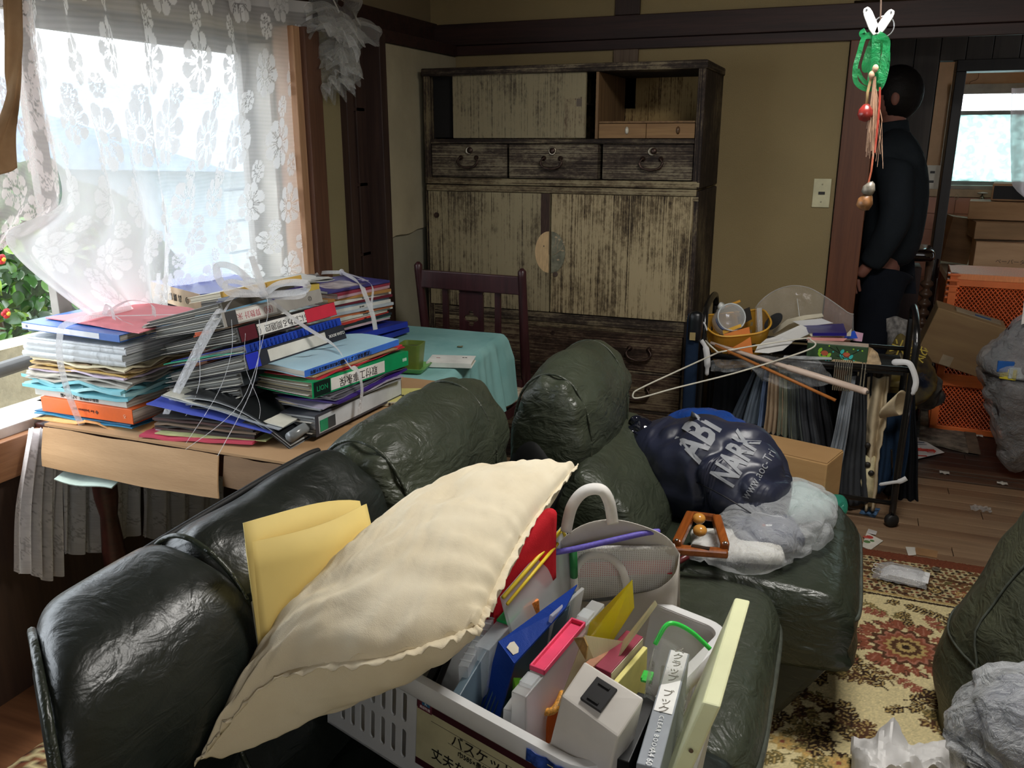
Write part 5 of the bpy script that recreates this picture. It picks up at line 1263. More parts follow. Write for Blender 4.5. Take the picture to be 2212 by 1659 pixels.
# ---------------- bundle C : local +x = world +X
CX, CY = -1.245, 1.82
bC = book('binder', 'black clear book with a long pale spine label at the bottom of the right bundle', 'binder', SM(CX-.005, CY-.01, .737, -3.5, 0, 0), .25, .38, .055, '#3a3c44', mat_pages('#b0b2b2', '#3b3d3f', 260), drop=-.02, tf=.55, lab=(.03, .99, '#b9bdc0'), txt2=('', .2, .01, WHT), sheets=5, jut=.02)
MB().box((0, 0, 0), (.001, .03, .028)).build('label_mark', C('#1f8a5f', .4), bC).location = (.1268, -.16, .024)
MB().box((0, 0, 0), (.001, .03, .028)).build('label_mark', C('#3a4044', .4), bC).location = (.1268, -.13, .024)
sheetpile('clear_sheets', 'loose clear sleeves and a cream sheet between black and green binders', 'clear file', SM(CX-.005, CY-.0, .792, -6), .26, .33, .012, [mat('milky_sheet2', '#8e9092', .25, var=.1), C('#d9cba6', .6), C('#a9a2b5', .4)], 3, .006, 31)
sheetpile('purple_folder', 'dark purple folder sandwiched in the right bundle', 'folder', SM(CX+.0, CY+.03, .804, -2), .26, .34, .006, C('#3b2378', .45), 1, .005, 32)
sheetpile('clear_sheets', 'fanned translucent sleeves right under the green binder', 'clear file', SM(CX-.0, CY+.03, .811, -2), .25, .34, .014, [mat('milky_sheet3', '#7d7c84', .25, var=.1), C('#5d5c64', .3)], 4, .008, 33)
gb = book('binder', 'green binder with handwritten white label in the right bundle', 'binder', SM(CX, CY+.01, .826, -6, 0, -1.5), .245, .40, .040, '#0f8f57', mat_pages('#8f8468', '#2f2a22', 260), drop=-.01, tf=.75, lab=(.17, .72, '#dedbd4'), txt='取付工事永保', tsize=.026, txt2=('888', .95, .013, C('#dff3e6', .4)), sheets=4, jut=.015)
MB().box((.1232, -.165, .020), (.001, .06, .036)).build('black_end', C('#142520', .35), gb); text('LION', .018, C('#1f9a66', .4), gb, Matrix.Translation((.1242, -.165, .020)) @ Matrix(((0,0,1,0),(1,0,0,0),(0,1,0,0),(0,0,0,1))))
sheetpile('red_file', 'red file cover on the green binder in the right bundle', 'folder', SM(CX-.005, CY+.02, .868, -4), .25, .37, .006, [C('#a8303a', .5), C('#c23541', .5)], 2, .008, 34)
sheetpile('paper_pile', 'cream clippings poking out between red file and blue book', 'papers', SM(CX-.01, CY+.0, .874, -8), .24, .33, .006, [C('#cbb98c', .8), C('#b08c62', .8)], 2, .006, 35)
bb = book('book', 'large soft book with pale blue cover and blue spine on the right bundle', 'book', SM(CX-.02, CY+.0, .882, -7, 0, 0), .255, .375, .017, mat('pale_blue_cover', '#a9cfe0', .4, var=.04), '#cfcabc', drop=-.0, tf=.8, spine='#3f74d6', txt='「武藤美術だより」縮小', tsize=.013, wave=.012, txt2=('設備工事店組合創立五十周年', .22, .010, INK))
# grey brush strokes printed on the pale blue cover
st_ = MB()
for (x_, y_, l_, a_, w_) in ((-.02, -.02, .10, 1.2, .010), (.0, -.04, .12, 1.0, .006), (-.05, -.07, .08, .9, .008), (-.03, .02, .09, 1.35, .006), (.02, -.11, .07, .8, .005), (-.06, -.12, .09, .95, .007)):
    pts = [(x_+l_*t_*math.cos(a_)+.01*math.sin(t_*5), y_+l_*t_*math.sin(a_), .0) for t_ in (0, .25, .5, .75, 1)]
    lo, hi = bend(.255, 0, .017, .8, .012, 0); st_.ribbon([(p_[0], p_[1], hi(p_[0])+.0006) for p_ in pts], [.001, w_, w_*.8, w_*.5, .0005])
st_.build('brush_strokes', C('#66808f', .5), bb)
# ---------------- bundle B (middle, tilted) : spines facing +X
BX, BYY = -1.44, 1.745
def TB(dx, z, ry, rz=0, dy=0): return SM(BX+dx, BYY+dy, z, rz, ry)
DK = mat_pages('#6d6a63', '#151412', 300); DK2 = mat_pages('#95948c', '#222120', 300)
book('album', 'black album at the bottom of the leaning middle bundle', 'album', TB(.01, .795, 12, -3), .25, .31, .030, '#1c1d20', DK, sheets=4, tf=.9, jut=.02)
book('album', 'black clear book with grey sleeves, second from the bottom of the middle bundle', 'album', TB(.02, .828, 13, -4), .25, .31, .034, '#20262c', DK2, sheets=6, tf=.8, jut=.01)
nb_ = book('binder', 'navy binder with wide blank white label and blue end in the middle bundle', 'binder', TB(.045, .868, 14, -5, .02), .27, .375, .038, '#2a2d36', DK2, lab=(.20, .78, '#cfccc3'), txt2=('CLEAR BOOK', .90, .011, WHT), sheets=5, tf=.62)
MB().box((.1355, -.165, .019), (.0016, .042, .036)).build('blue_end', C('#2a39c4', .35), nb_, label='bright blue end tab')
sheetpile('green_file', 'thin green file edge in the middle bundle', 'folder', TB(.01, .908, 12, -2), .26, .31, .004, C('#16a07a', .4), 1, .004, 41)
rgb = book('ring_book', 'bright blue ring-bound clear book under the red-ended binder', 'binder', TB(.035, .905, 14, -5, .03), .26, .36, .020, '#1b3fa8', DK2, sheets=3, tf=.75)
rb = MB()
for k in range(24): rb.tube([(.131+.004*math.cos(a_), -.165+.014*k, .010+.008*math.sin(a_)) for a_ in (-2, -1, 0, 1, 2)], .0012, 4, caps=False)
rb.build('ring_comb', C('#16318a', .3), rgb, smooth=True, kind='stuff')
wb_ = book('binder', 'binder with handwritten white label and red upper end in the middle bundle', 'binder', TB(.025, .934, 13, -4, .025), .255, .37, .036, '#1d1a1c', DK, lab=(.17, .70, '#dedcd8'), txt='いのちに関わる問題四（議）', tsize=.021, txt2=('888', .97, .012, WHT), sheets=5, tf=.7)
MB().box((.1285, .12, .018), (.0016, .125, .034)).build('red_end', C('#cf3347', .4), wb_, label='red end of the spine'); MB().box((.1285, -.155, .018), (.0016, .055, .034)).build('maroon_end', C('#5e1f2c', .4), wb_)
gw = book('binder', 'grey binder with white label and faint red handwriting, upper middle bundle', 'binder', TB(-.005, .972, 12, -4, .02), .235, .37, .036, '#8d8b88', DK2, lab=(.12, .50, '#dcd9d4'), txt='（例）算数計 米', tsize=.019, tcol=C('#b56a70', .6), txt2=('②', .86, .016, INK), sheets=5, tf=.7, spine='#a5a29c')
MB().box((.1187, -.158, .018), (.0016, .035, .034)).build('dark_print', C('#4a4a4c', .4), gw)
book('clear_file', 'pale blue backed clear file above the grey binder', 'clear file', TB(-.02, .998, 11, 0), .22, .31, .014, '#6f9fbd', mat_pages('#9aa6ac', '#39454c', 300), sheets=2, tf=.8)
book('book', 'dark blue and purple patterned book lying crosswise on the middle bundle', 'book', TB(-.0, 1.018, 3, 3, .10), .17, .17, .020, '#2b2a66', '#9aa6b8', spine='#35246e', group=None)
ab = book('album', 'folded dark album with rolled left edge on top of the middle bundle', 'album', TB(-.035, 1.002, 13, 2, -.01), .235, .30, .024, '#4a453c', mat_pages('#a8a294', '#2b2823', 260), sheets=5, tf=.6)
MB().tube([(-.128, -.15+.3*k/6, -.004+.004*(k % 2)) for k in range(7)], .012, 12).build('rolled_edge', mat('album_roll', '#8d877a', .5, var=.3), ab, smooth=True)
book('book', 'cream book with tan yellow spine topping the middle bundle', 'book', TB(.01, 1.045, 12, -4, .03), .11, .30, .014, '#ddd3b8', '#d8cfb8', spine='#d9b25c', lab=None, txt='□ 人', tsize=.011, tcol=C('#8a6a2c', .6))
# ---------------- bundle D1 behind (binder with beige handwritten spine)
D1x, D1y, D1r = -1.79, 2.09, -113
def TD(dz, dr=0, dx=0, dy=0): return SM(D1x+dx, D1y+dy, dz, D1r+dr)
ctn = carton('cardboard_box', 'brown carton with two small windows under the binders at the back', (D1x, D1y, .727), (.30, .27, .115), (0, 0, math.radians(D1r+90)), CARD('#7a4f33', '#5f3b26'))
for k in (0, 1): MB().box((-.06+.07*k, -.1362, .045), (.055, .002, .03)).build('label_window', C('#b9a98c', .6), ctn)
book('book', 'orange-red book in the shade of the back bundle', 'book', TD(.85, 2), .24, .30, .045, '#c9512a', '#a98a6c', sheets=0)
sheetpile('paper_pile', 'greyish brown papers between orange book and beige binder at the back', 'papers', TD(.90, -1), .24, .31, .034, [C('#6e6458', .8), C('#8e8068', .8), C('#5d5248', .8)], 4, .006, 51)
book('binder', 'blue binder with beige handwritten spine on top of the back bundle', 'binder', TD(.944, 0, -.01, .0), .27, .33, .055, '#31409a', mat_pages('#cfd0ca', '#5b5f66', 200), spine='#cbb295', txt='②　高 購 読 入門', tsize=.024, sheets=4, tf=.9)
book('binder', 'yellow file beside the beige-spined binder in the back bundle', 'binder', SM(D1x+.135, D1y+.11, .955, -28, 0), .16, .20, .032, '#e0c25a', '#d8d4c4', spine='#dcc05c')
sheetpile('magazine', 'black and white magazine on top of the yellow file', 'magazine', SM(D1x+.14, D1y+.13, .988, -26, 3), .19, .24, .010, [C('#b9bdba', .4), C('#4b4f52', .4), C('#c9cbc6', .4)], 3, .008, 53)
# ---------------- bundle D2 (magazines)
MX, MY, MR = -1.68, 2.57, -14
def TM(z, dr=0, dx=0, dy=0, ry=0): return SM(MX+dx, MY+dy, z, MR+dr, ry)
book('binder', 'blue binder at the bottom of the magazine bundle, sticking out to the right', 'binder', TM(.727, 8, .05, .03, 3), .25, .31, .018, '#24349c', '#c9c3a8')
book('binder', 'second blue binder with cream contents above the bottom one', 'binder', TM(.748, 2, .045, .02, 5), .25, .31, .020, '#2537a6', '#cfc8a6')
mags = [('#c9b1b8', '#d9d4c2', 'pink and white magazine low in the magazine bundle'), ('#8fb7a6', '#cdd6c4', 'pale green magazine low in the magazine bundle'), ('#28343c', '#d6cfa8', 'dark spined booklet with yellow fore edge in the magazine bundle'),
        ('#d9493f', '#dcd4bd', 'thin booklet with a red spine in the magazine bundle'), ('#dcd6c6', '#d9d4c8', 'cream paperback, slanting, in the magazine bundle'), ('#d8dcd0', '#dedacb', 'off-white journal in the middle of the magazine bundle'),
        ('#c8744a', '#dcd6c8', 'journal with an orange spine label in the magazine bundle'), ('#b7c0c8', '#d9dcd8', 'journal with a grey-blue spine in the magazine bundle'), ('#d7d9d2', '#e0ded2', 'white journal above the grey-blue one in the magazine bundle'),
        ('#7f98ad', '#d4d8d8', 'blue-grey patterned magazine in the magazine bundle'), ('#6b2030', '#d6d0c4', 'magazine with dark maroon spine in the magazine bundle'), ('#d9d5cc', '#dcd9cc', 'thick white journal under the brown one'),
        ('#b5834a', '#d9c7a2', 'tan brown magazine near the top of the magazine bundle'), ('#c4a0ac', '#dccfd0', 'rosy grey magazine near the top of the magazine bundle'), ('#9b3a4c', '#e0d8d4', 'magazine with a red spine second from the top of the bundle')]
z_ = .772
for k, (cc, pp, lb) in enumerate(mags):
    r = random.Random(90+k); h_ = (.009, .010, .008, .008, .009, .012, .012, .010, .011, .010, .009, .013, .010, .010, .009)[k]
    tilt = 9-k*.8 if k < 7 else max(0, 3-(k-7)*.4)
    book('magazine', lb, 'magazine', TM(z_, r.uniform(-5, 5)+(6-k if k < 6 else 0), r.uniform(-.008, .008)+.01, r.uniform(-.008, .008), tilt), .215+r.uniform(-.01, .015), .28+r.uniform(-.01, .02), h_, cc, pp, tf=.9, drop=0, ct=.0007, inset=.002, txt=('', 'ていくあうと', '', 'NHK', '', '音楽の友', 'MOSTLY', '', '2008 秋', '', '', '四季', '', '', '')[k] or None, tsize=.007)
    z_ += h_*1.0
tm_ = book('magazine', 'purple-blue covered magazine with a photo on top of the magazine bundle', 'magazine', TM(z_+.002, 0, 0, 0, 0), .225, .30, .008, mat('purple_blue_cover', '#4a4886', .3, var=.25, vs=10), '#dcd9cc', ct=.0007, inset=.001)
lo, hi = bend(.225, 0, .008, 1)
MB().grid(lambda u, v: (-.03+.13*u, -.10+.14*v+.01*math.sin(u*7), .0086), 6, 6).build('cover_photo', mat('printed_photo', '#cdc2c0', .35, var=.3, vs=22, col2='#6b5a66'), tm_)
text('秋号', .03, C('#c4b9d6', .4), tm_, TR((.03, .10, .0086), (0, 0, 2.8)))
# ---------------- strings
STR = mat_film('white_plastic_string', '#f2f2f4', .62, .35, 60, .5, .4, .35)
def strap(name, label, pts, w=.013, parent=None, n=8, nrm=(0, 1, 0), wob=.0):
    P = smoothed(pts, n); o = MB().ribbon(P, w, nrm).build(name, STR, parent, smooth=True)
    if parent is None: T(o, label, 'string')
    return o
s0 = thing('plastic_string', 'white plastic twine tied round the left bundle with a bow on the pink folder', 'string', (0, 0, 0))
yf_ = AY-.13
MB().ribbon(smoothed([(AX-.02, AY+.10, .985), (AX-.015, AY-.05, .987), (AX-.012, yf_+.006, .982), (AX-.01, yf_-.012, .96), (AX-.015, yf_-.018, .90), (AX-.01, yf_-.014, .82), (AX+.0, yf_-.008, .76), (AX+.005, yf_+.0, .727)], 6), .015, (.6, -.8, .0)).build('band', STR, s0, smooth=True)
MB().ribbon(smoothed([(AX-.02, AY-.04, .99), (AX+.05, AY-.03, .992), (AX+.12, AY+.02, .99), (AX+.18, AY+.08, .985)], 6), .013, (0, 0, 1)).build('band', STR, s0, smooth=True)
for k, (dx, dy, dz) in enumerate(((.05, -.02, .03), (.09, .05, .035), (.11, -.05, .01))):
    MB().ribbon(smoothed([(AX+.02, AY-.03, .992), (AX+.02+dx*.6, AY-.03+dy*.6, .992+dz), (AX+.02+dx*1.1, AY-.03+dy*1.2, .992+dz*.7), (AX+.02+dx*1.5, AY-.05+dy, .994)], 6), .011, (.2, .5, .8)).build('bow', STR, s0, smooth=True)
s1 = thing('plastic_string', 'white plastic twine with large bow round the leaning middle bundle', 'string', (0, 0, 0))
kn = Vector((-1.325, 1.70, 1.055))
def rb_(pts, w=.012, nrm=(.5, -.5, .7), nm='band', n=7): return MB().ribbon(smoothed([tuple(p) for p in pts], n), w, nrm).build(nm, STR, s1, smooth=True)
pA, pB, pC2, pD = px(470, 690, Y=1.575), px(410, 790, Y=1.565), px(365, 880, Y=1.545), px(335, 945, Y=1.515)
for k, o_ in enumerate((0, .012, -.01)):
    rb_([kn, kn+Vector((-.05, -.03, .005)), pA+Vector((o_, 0, .008)), pB+Vector((o_, 0, 0)), pC2+Vector((o_*.6, 0, 0)), pD], (.014, .006, .008)[k], (.3, -1, .2))
for (e1, e2, e3, w_) in (((430, 830, 1.55), (400, 900, 1.54), (345, 945, 1.52), .002), ((500, 760, 1.56), (470, 850, 1.54), (400, 960, 1.49), .0015), ((560, 760, 1.53), (540, 850, 1.52), (470, 985, 1.46), .002), ((575, 700, 1.55), (520, 870, 1.50), (395, 975, 1.47), .0015), ((530, 790, 1.5), (560, 870, 1.48), (560, 905, 1.46), .001)):
    rb_([px(e1[0], e1[1]-70, Y=e1[2]), px(e1[0], e1[1], Y=e1[2]), px(e2[0], e2[1], Y=e2[2]), px(e3[0], e3[1], Y=e3[2])], w_, (.2, -1, .3), 'strand')
for (dx, dy, dz, w_) in ((-.10, -.04, .07, .018), (-.04, .02, .085, .014), (.10, .03, .03, .020), (.06, .06, -.01, .016), (-.06, -.06, .035, .013)):
    rb_([kn, kn+Vector((dx*.5-.01, dy*.5, dz*.9)), kn+Vector((dx, dy, dz)), kn+Vector((dx*.8+.01, dy*1.2, dz*.3)), kn+Vector((.005, .0, .0))], w_, (.3, -.6, .6), 'bow')
MB().ball(tuple(kn), (.014, .012, .010)).build('knot', STR, s1, smooth=True)
pE = px(720, 745, X=-1.20); pF = px(772, 800, X=-1.105)
rb_([kn, px(650, 700, X=-1.27), pE, px(755, 790, X=-1.118), pF, px(782, 840, X=-1.10), px(775, 895, X=-1.105)], .013, (1, 0, .4))
strap('plastic_string', 'flat white twine over the yellow file in the back bundle', [px(527, 640, X=-1.66), px(528, 600, X=-1.665), px(529, 592, X=-1.68), px(515, 580, X=-1.80)], .010, nrm=(1, -.6, 0))
strap('plastic_string', 'white twine hanging down the left end of the back bundle', [px(342, 675, Y=1.90), px(341, 625, Y=1.90), px(343, 590, Y=1.92)], .012, nrm=(.3, -1, 0))
s2 = thing('plastic_string', 'white plastic twine crossing the magazine bundle with a loose tail', 'string', (0, 0, 0))
def r2(pts, w, nrm): MB().ribbon(smoothed(pts, 7), w, nrm).build('band', STR, s2, smooth=True)
zt = z_+.013
kk = px(738, 588, Z=zt+.012)
r2([kk, px(690, 590, Z=zt+.003), px(668, 606, Z=zt+.002), px(666, 612, Y=2.44), px(665, 636, Y=2.43)], .013, (.3, -1, .3))
r2([kk, px(775, 610, X=-1.50), px(790, 640, X=-1.46), px(805, 680, X=-1.43), px(811, 712, X=-1.42)], .020, (1, -.3, .3))
r2([kk, px(800, 612, X=-1.50), px(803, 660, X=-1.45), px(811, 712, X=-1.42)], .009, (1, -.3, .3))
MB().ball(tuple(kk), (.01, .01, .012)).build('knot', STR, s2, smooth=True)
# ---------------- things on the teal cloth
pot = thing('flower_pot', 'small green-brown square plant pot standing in a green tray on the teal cloth', 'pot', (-1.235, 2.285, TZ+.006), .15)
PT = mat('pot_glaze', '#6f7a32', .4, var=.15, vs=10, col2='#4b6a32'); TRY = C('#6fa35a', .4)
def sq(r0, r1, z0, z1, th, m, nm, par, rr=.3):
    m_ = MB()
    def ring(r): return [(r*(abs(math.cos(a))**rr)*math.copysign(1, math.cos(a)), r*(abs(math.sin(a))**rr)*math.copysign(1, math.sin(a))) for a in [2*PI*k/32 for k in range(32)]]
    prof = [(0, z0), (r0, z0), (r1, z1), (r1-th, z1), (r0-th, z0+th), (0, z0+th)]
    rings = [[(x, y, z) for x, y in ring(max(r, 1e-4))] for r, z in prof]; vs = [p for g in rings for p in g]
    m_.add(vs, [(i*32+k, i*32+(k+1) % 32, (i+1)*32+(k+1) % 32, (i+1)*32+k) for i in range(5) for k in range(32)]); return m_.build(nm, m, par, smooth=False, auto=35)
sq(.028, .036, .008, .088, .003, PT, 'pot_body', pot); MB().prism([(.033*math.cos(2*PI*k/24), .033*math.sin(2*PI*k/24)) for k in range(24)], .07, .074).build('soil', C('#2b221b', .9), pot)
sq(.04, .052, .0, .016, .003, TRY, 'tray', pot, .25)
nbk = book('notebook', 'small white notebook with a cream page edge on the teal cloth', 'notebook', SM(-1.155, 2.40, TZ+.006, -75), .10, .145, .016, '#dcdcd6', '#e2dfc6', ct=.001)
MB().box((-.01, -.045, .0165), (.004, .012, .0006)).build('red_mark', C('#8c3a32', .5), nbk); text('記 録', .007, INK, nbk, TR((-.02, .04, .0164), (0, 0, PI/2)))
yb = book('book', 'pale yellow paperback with black title lying beside the sofa back', 'book', SM(-1.12, 1.99, TZ+.008, -68, 0), .13, .185, .012, mat('pale_yellow_cover', '#cfc77a', .35, var=.06, vs=4), '#e0dccb', spine='#dcd9c0', ct=.0008, txt='◼ 朝日新書', tsize=.008)
text('脳の引き出し方', .017, INK, yb, TR((.01, .03, .0125), (0, 0, PI/2*1))); text('茂木 健', .009, INK, yb, TR((-.02, .04, .0125), (0, 0, PI/2)))
sheetpile('dry_leaf', 'small brown dry leaf on the teal cloth', 'leaf', SM(-1.23, 2.62, TZ+.006, 20), .02, .012, .001, C('#6e6a4a', .8), 1, .003, 61)
# ================================================================= CLOTHES RACK AND WHAT IT HOLDS
BT = mat('black_tube', '#141415', .3, var=.1, coat=.3)
rk = thing('clothes_rack', 'low black tubular clothes rack on casters, loaded with trousers and clutter', 'rack', (0, 0, 0))
def tube(par, nm, pts, r, m=BT, n=6, seg=12, smooth_=True, **k): return MB().tube(smoothed(pts, n) if smooth_ else pts, r, seg).build(nm, m, par, smooth=True, **k)
RL, RR, RF, RB = -.50, .255, 3.30, 3.62
for X in (RL, RR):
    tube(rk, 'end_frame', [(X, RF, .05), (X, RF, .30), (X+.005, RF, .66), (X+.005, RF+.01, .73), (X, RF+.05, .775), (X, RF+.16, .80), (X, RB-.04, .80), (X, RB, .76), (X, RB, .66), (X, RB, .05)], .0125)
tube(rk, 'rod', [(RL, RF, .608), (RR, RF, .618)], .011, smooth_=False); tube(rk, 'rod', [(RL, RB, .625), (RR, RB, .625)], .009, smooth_=False)
tube(rk, 'lower_rail', [(RL, RF, .10), (RR, RF, .095)], .009, smooth_=False); tube(rk, 'lower_rail', [(RL, RB, .10), (RR, RB, .10)], .009, smooth_=False)
tube(rk, 'side_rail', [(RR, RF, .10), (RR, RB, .10)], .007, smooth_=False); tube(rk, 'brace', [(RR-.03, RF+.02, .30), (RR, RB-.1, .1)], .004, smooth_=False)
for X in (RL, RR):
    for Y in (RF, RB):
        MB().lathe([(0, -.014), (.022, -.014), (.026, -.008), (.026, .008), (.022, .014), (0, .014)], 20, TR((X, Y, .027), (PI/2, 0, .5))).build('caster', mat('black_rubber', '#19191a', .55), rk, smooth=True)
        MB().box((X, Y, .052), (.02, .02, .012)).build('caster_stem', BT, rk, bev=.002)
# tied rags
def rag(name, label, pts, w, m, nrm=(0, -1, .3)):
    o = MB().ribbon(smoothed(pts, 6), w, nrm).build(name, m, None, smooth=True, solid=.002); T(o, label, 'ribbon'); return o
WRG = mat_cloth('white_rag', '#dcdcdc', None, .8, 500, .2)
rag('cloth_tie', 'white strip knotted round the upper right corner of the clothes rack', [(RR-.07, RF-.016, .645), (RR-.02, RF-.02, .65), (RR+.0, RF-.022, .63), (RR+.018, RF-.02, .58), (RR+.012, RF-.018, .53)], [.008, .02, .024, .022, .022]+[.02]*17+[.014]*2+[.004], WRG)
rag('cloth_tie', 'small white strip knotted low on the right post of the clothes rack', [(RR-.06, RF-.018, .17), (RR-.02, RF-.02, .185), (RR+.01, RF-.02, .195), (RR+.03, RF-.018, .21)], [.003]+[.012]*10+[.018]*8, WRG)
rag('cloth_tie', 'white strip hanging from the left end of the clothes rack', [(RL+.0, RF-.02, .67), (RL+.02, RF-.022, .64), (RL+.03, RF-.022, .58), (RL+.03, RF-.02, .53)], [.016]*6+[.024]*8+[.015]*4+[.004], WRG)
rag('cloth_tie', 'thin white string looped over the black handle at the rack left end', [(RL-.03, RF-.02, .70), (RL-.02, RF-.02, .735), (RL+.005, RF-.02, .74), (RL+.02, RF-.02, .71)], .006, WRG)
# navy cover / ironing board end at the left of the rack
ib = thing('covered_board', 'dark navy cloth-covered narrow board standing at the left end of the clothes rack', 'board', (-.53, 3.26, 0))
cushion((.05, .035, .76), .016, 10, 0, M=TR((.0, 0, .40))).build('body', mat_cloth('navy_cover', '#16283f', '#0f1d30', .8, 400, .5), ib, smooth=True)
cushion((.055, .05, .12), .022, 8, 0, M=TR((.01, -.01, .73))).build('cap', C('#0f1216', .35), ib, smooth=True)
MB().box((.005, -.037, .695), (.022, .003, .03)).build('tag', C('#9c8a5e', .4), ib)
# trousers and other garments ------------------------------------------------
def garment(name, label, top, bot, Y, col, cat='trousers', folds=2, z=(0, 0), dy=.0, amp=.012, mid=None, group=None, seed=0, clip=True):
    """cloth hanging from a clip: px spans at top and bottom"""
    a0, a1 = px(top[0], top[2], Y=Y), px(top[1], top[2], Y=Y); b0, b1 = px(bot[0], bot[2], Y=Y+dy), px(bot[1], bot[3] if len(bot) > 3 else bot[2], Y=Y+dy)
    o = thing(name, label, cat, (0, 0, 0), group=group)
    def f(u, v):
        P = a0.lerp(a1, u).lerp(b0.lerp(b1, u), v**1.1)
        k = amp*(.5+v*.8)
        P = P+Vector((.004*math.sin(v*9+seed)*v, k*math.sin(u*PI*folds*2+seed)+.004*math.sin(u*31+seed+v*3), .012*math.sin(u*9+seed)*v*v)); return P
    m = mat_cloth('cloth_'+col[1:], col, None, .9, 500, .5, .16)
    MB().grid(f, 34, 22).build('fabric', m, o, smooth=True, solid=.006)
    if clip:
        c = a0.lerp(a1, .5); MB().span((c.x-.004, Y-.012, c.z-.01), (c.x+.004, Y+.004, .606)).build('clip', C('#a8a498', .25, metal=.8), o, bev=.001)
    return o
Y0 = 3.33
garment('trousers', 'slate grey-blue trousers, leftmost on the rack', (1628, 1652, 795), (1536, 1600, 1000), Y0+.20, '#6b7682', seed=1)
garment('trousers', 'lighter grey-blue trousers second from the left on the rack', (1640, 1664, 795), (1575, 1645, 1005), Y0+.14, '#8592a0', seed=2)
garment('trousers', 'pale denim-blue trousers beside the cream cloth', (1654, 1674, 795), (1622, 1664, 1010), Y0+.10, '#8398bd', seed=3)
garment('trousers', 'cream folded trousers between pale blue and sage ones', (1664, 1690, 800), (1640, 1692, 1010), Y0+.05, '#cdb394', seed=4, folds=4)
garment('trousers', 'sage grey-green trousers right of the cream ones', (1686, 1708, 800), (1678, 1718, 1010), Y0+.04, '#8f937f', seed=5)
garment('trousers', 'dull grey-green trousers at the middle of the rack', (1702, 1722, 800), (1706, 1742, 1012), Y0+.03, '#5c625f', seed=6)
garment('trousers', 'dark grey trousers with soft pleats at the middle of the rack', (1716, 1748, 795), (1730, 1775, 1015), Y0+.02, '#45484d', seed=7)
garment('trousers', 'near-black trousers at the middle of the rack', (1745, 1775, 790), (1765, 1812, 1020), Y0+.06, '#26272b', seed=8)
garment('trousers', 'wide black trousers in the shade before the silver clips', (1765, 1800, 790), (1790, 1850, 1060), Y0+.16, '#1e1f22', seed=9)
garment('trousers', 'long light grey trousers with crumpled hem under the silver clips', (1828, 1848, 812), (1766, 1806, 1085), Y0+.03, '#98a0a8', seed=10, folds=3, amp=.008)
garment('trousers', 'charcoal trousers under the silver clips', (1842, 1866, 805), (1796, 1872, 1088), Y0+.06, '#45484c', seed=11)
garment('trousers', 'dark charcoal trousers at the right of the silver clips', (1858, 1884, 800), (1850, 1884, 1085), Y0+.09, '#33353a', seed=12)
garment('jacket', 'dark jacket in the shade at the back left of the rack', (1545, 1620, 790), (1530, 1640, 990), RB-.06, '#202226', cat='jacket', seed=13, clip=False)
garment('coat', 'brown-grey coat hanging behind the cream cloth on the rack', (1868, 1925, 805), (1872, 1905, 1000), RB-.09, '#6d6358', cat='coat', seed=14, clip=False)
garment('jeans', 'dark blue denim hanging at the right end of the rack', (1895, 1972, 850), (1888, 1955, 1062, 1040), RB-.14, '#243a55', cat='jeans', seed=15, clip=False)
garment('shirt', 'dark trailing hem hanging outside the right rack post', (1950, 1975, 850), (1940, 1985, 1085, 1100), RB-.02, '#1b1d22', cat='shirt', seed=16, clip=False)
# cream shirt sleeve with open cuff
cs = thing('shirt_sleeve', 'cream cloth sleeve with a wide open cuff hanging at the right of the rack', 'shirt', (0, 0, 0))
CRM = mat_cloth('cream_cloth', '#d3c3a4', '#b9a88a', .9, 600, .4)
a = [px(1878, 815, Y=3.42), px(1920, 815, Y=3.42)]
def slv(u, v):
    w_ = (44, 40, 44, 34, 26, 22, 24, 20)[min(7, int(v*7.99))]; x = 1897-v*18+(u-.5)*w_; P = px(x, 815+v*285, Y=3.40); return P+Vector((0, .02*math.sin(u*9+v*4), 0))
MB().grid(slv, 20, 30).build('sleeve', CRM, cs, smooth=True, solid=.006)
def cuff(u, v):
    ang = u*2*PI; P = px(1905+v*42+math.sin(ang)*(8+10*v)*.8, 892-22*v+math.cos(ang)*(14+16*v), Y=3.36); return P+Vector((0, .035*math.sin(ang+.8), 0))
MB().grid(cuff, 28, 8, cu=True).build('cuff', CRM, cs, smooth=True, solid=.004)
MB().tube([px(1878, 985, Y=3.40), px(1873, 1040, Y=3.40), px(1880, 1090, Y=3.40)], [.022, .026, .022], 12).build('wrapped_tube', mat('ivory_wrap', '#d8cda4', .6, var=.2, vs=30), cs, smooth=True)
for k, (x_, y_) in enumerate(((1874, 962), (1882, 1022), (1874, 1004))): MB().ball(tuple(px(x_, y_, Y=3.375)), (.012, .008, .012), seg=10, rings=6).build('dark_knot', C('#26211c', .5), cs, smooth=True)
# silver clips in a row
for k in range(11):
    P = px(1803+k*4.6 if k < 9 else 1862+(k-9)*7, 800, Y=RF-.02)
    o = thing('hanger_clip', 'silver trouser clip hanging in the row on the rack front rod', 'clip', (P.x, RF-.014, .575), group='silver trouser clips in a row')
    MB().span((-.0024, -.004, -.055), (.0024, .006, .038)).build('jaw', C('#b7b3a4', .2, metal=.85), o, bev=.001); MB().tube([(0, 0, .038), (0, .004, .055), (0, .014, .058)], .0015, 5).build('hook', C('#8d8a80', .25, metal=.9), o)
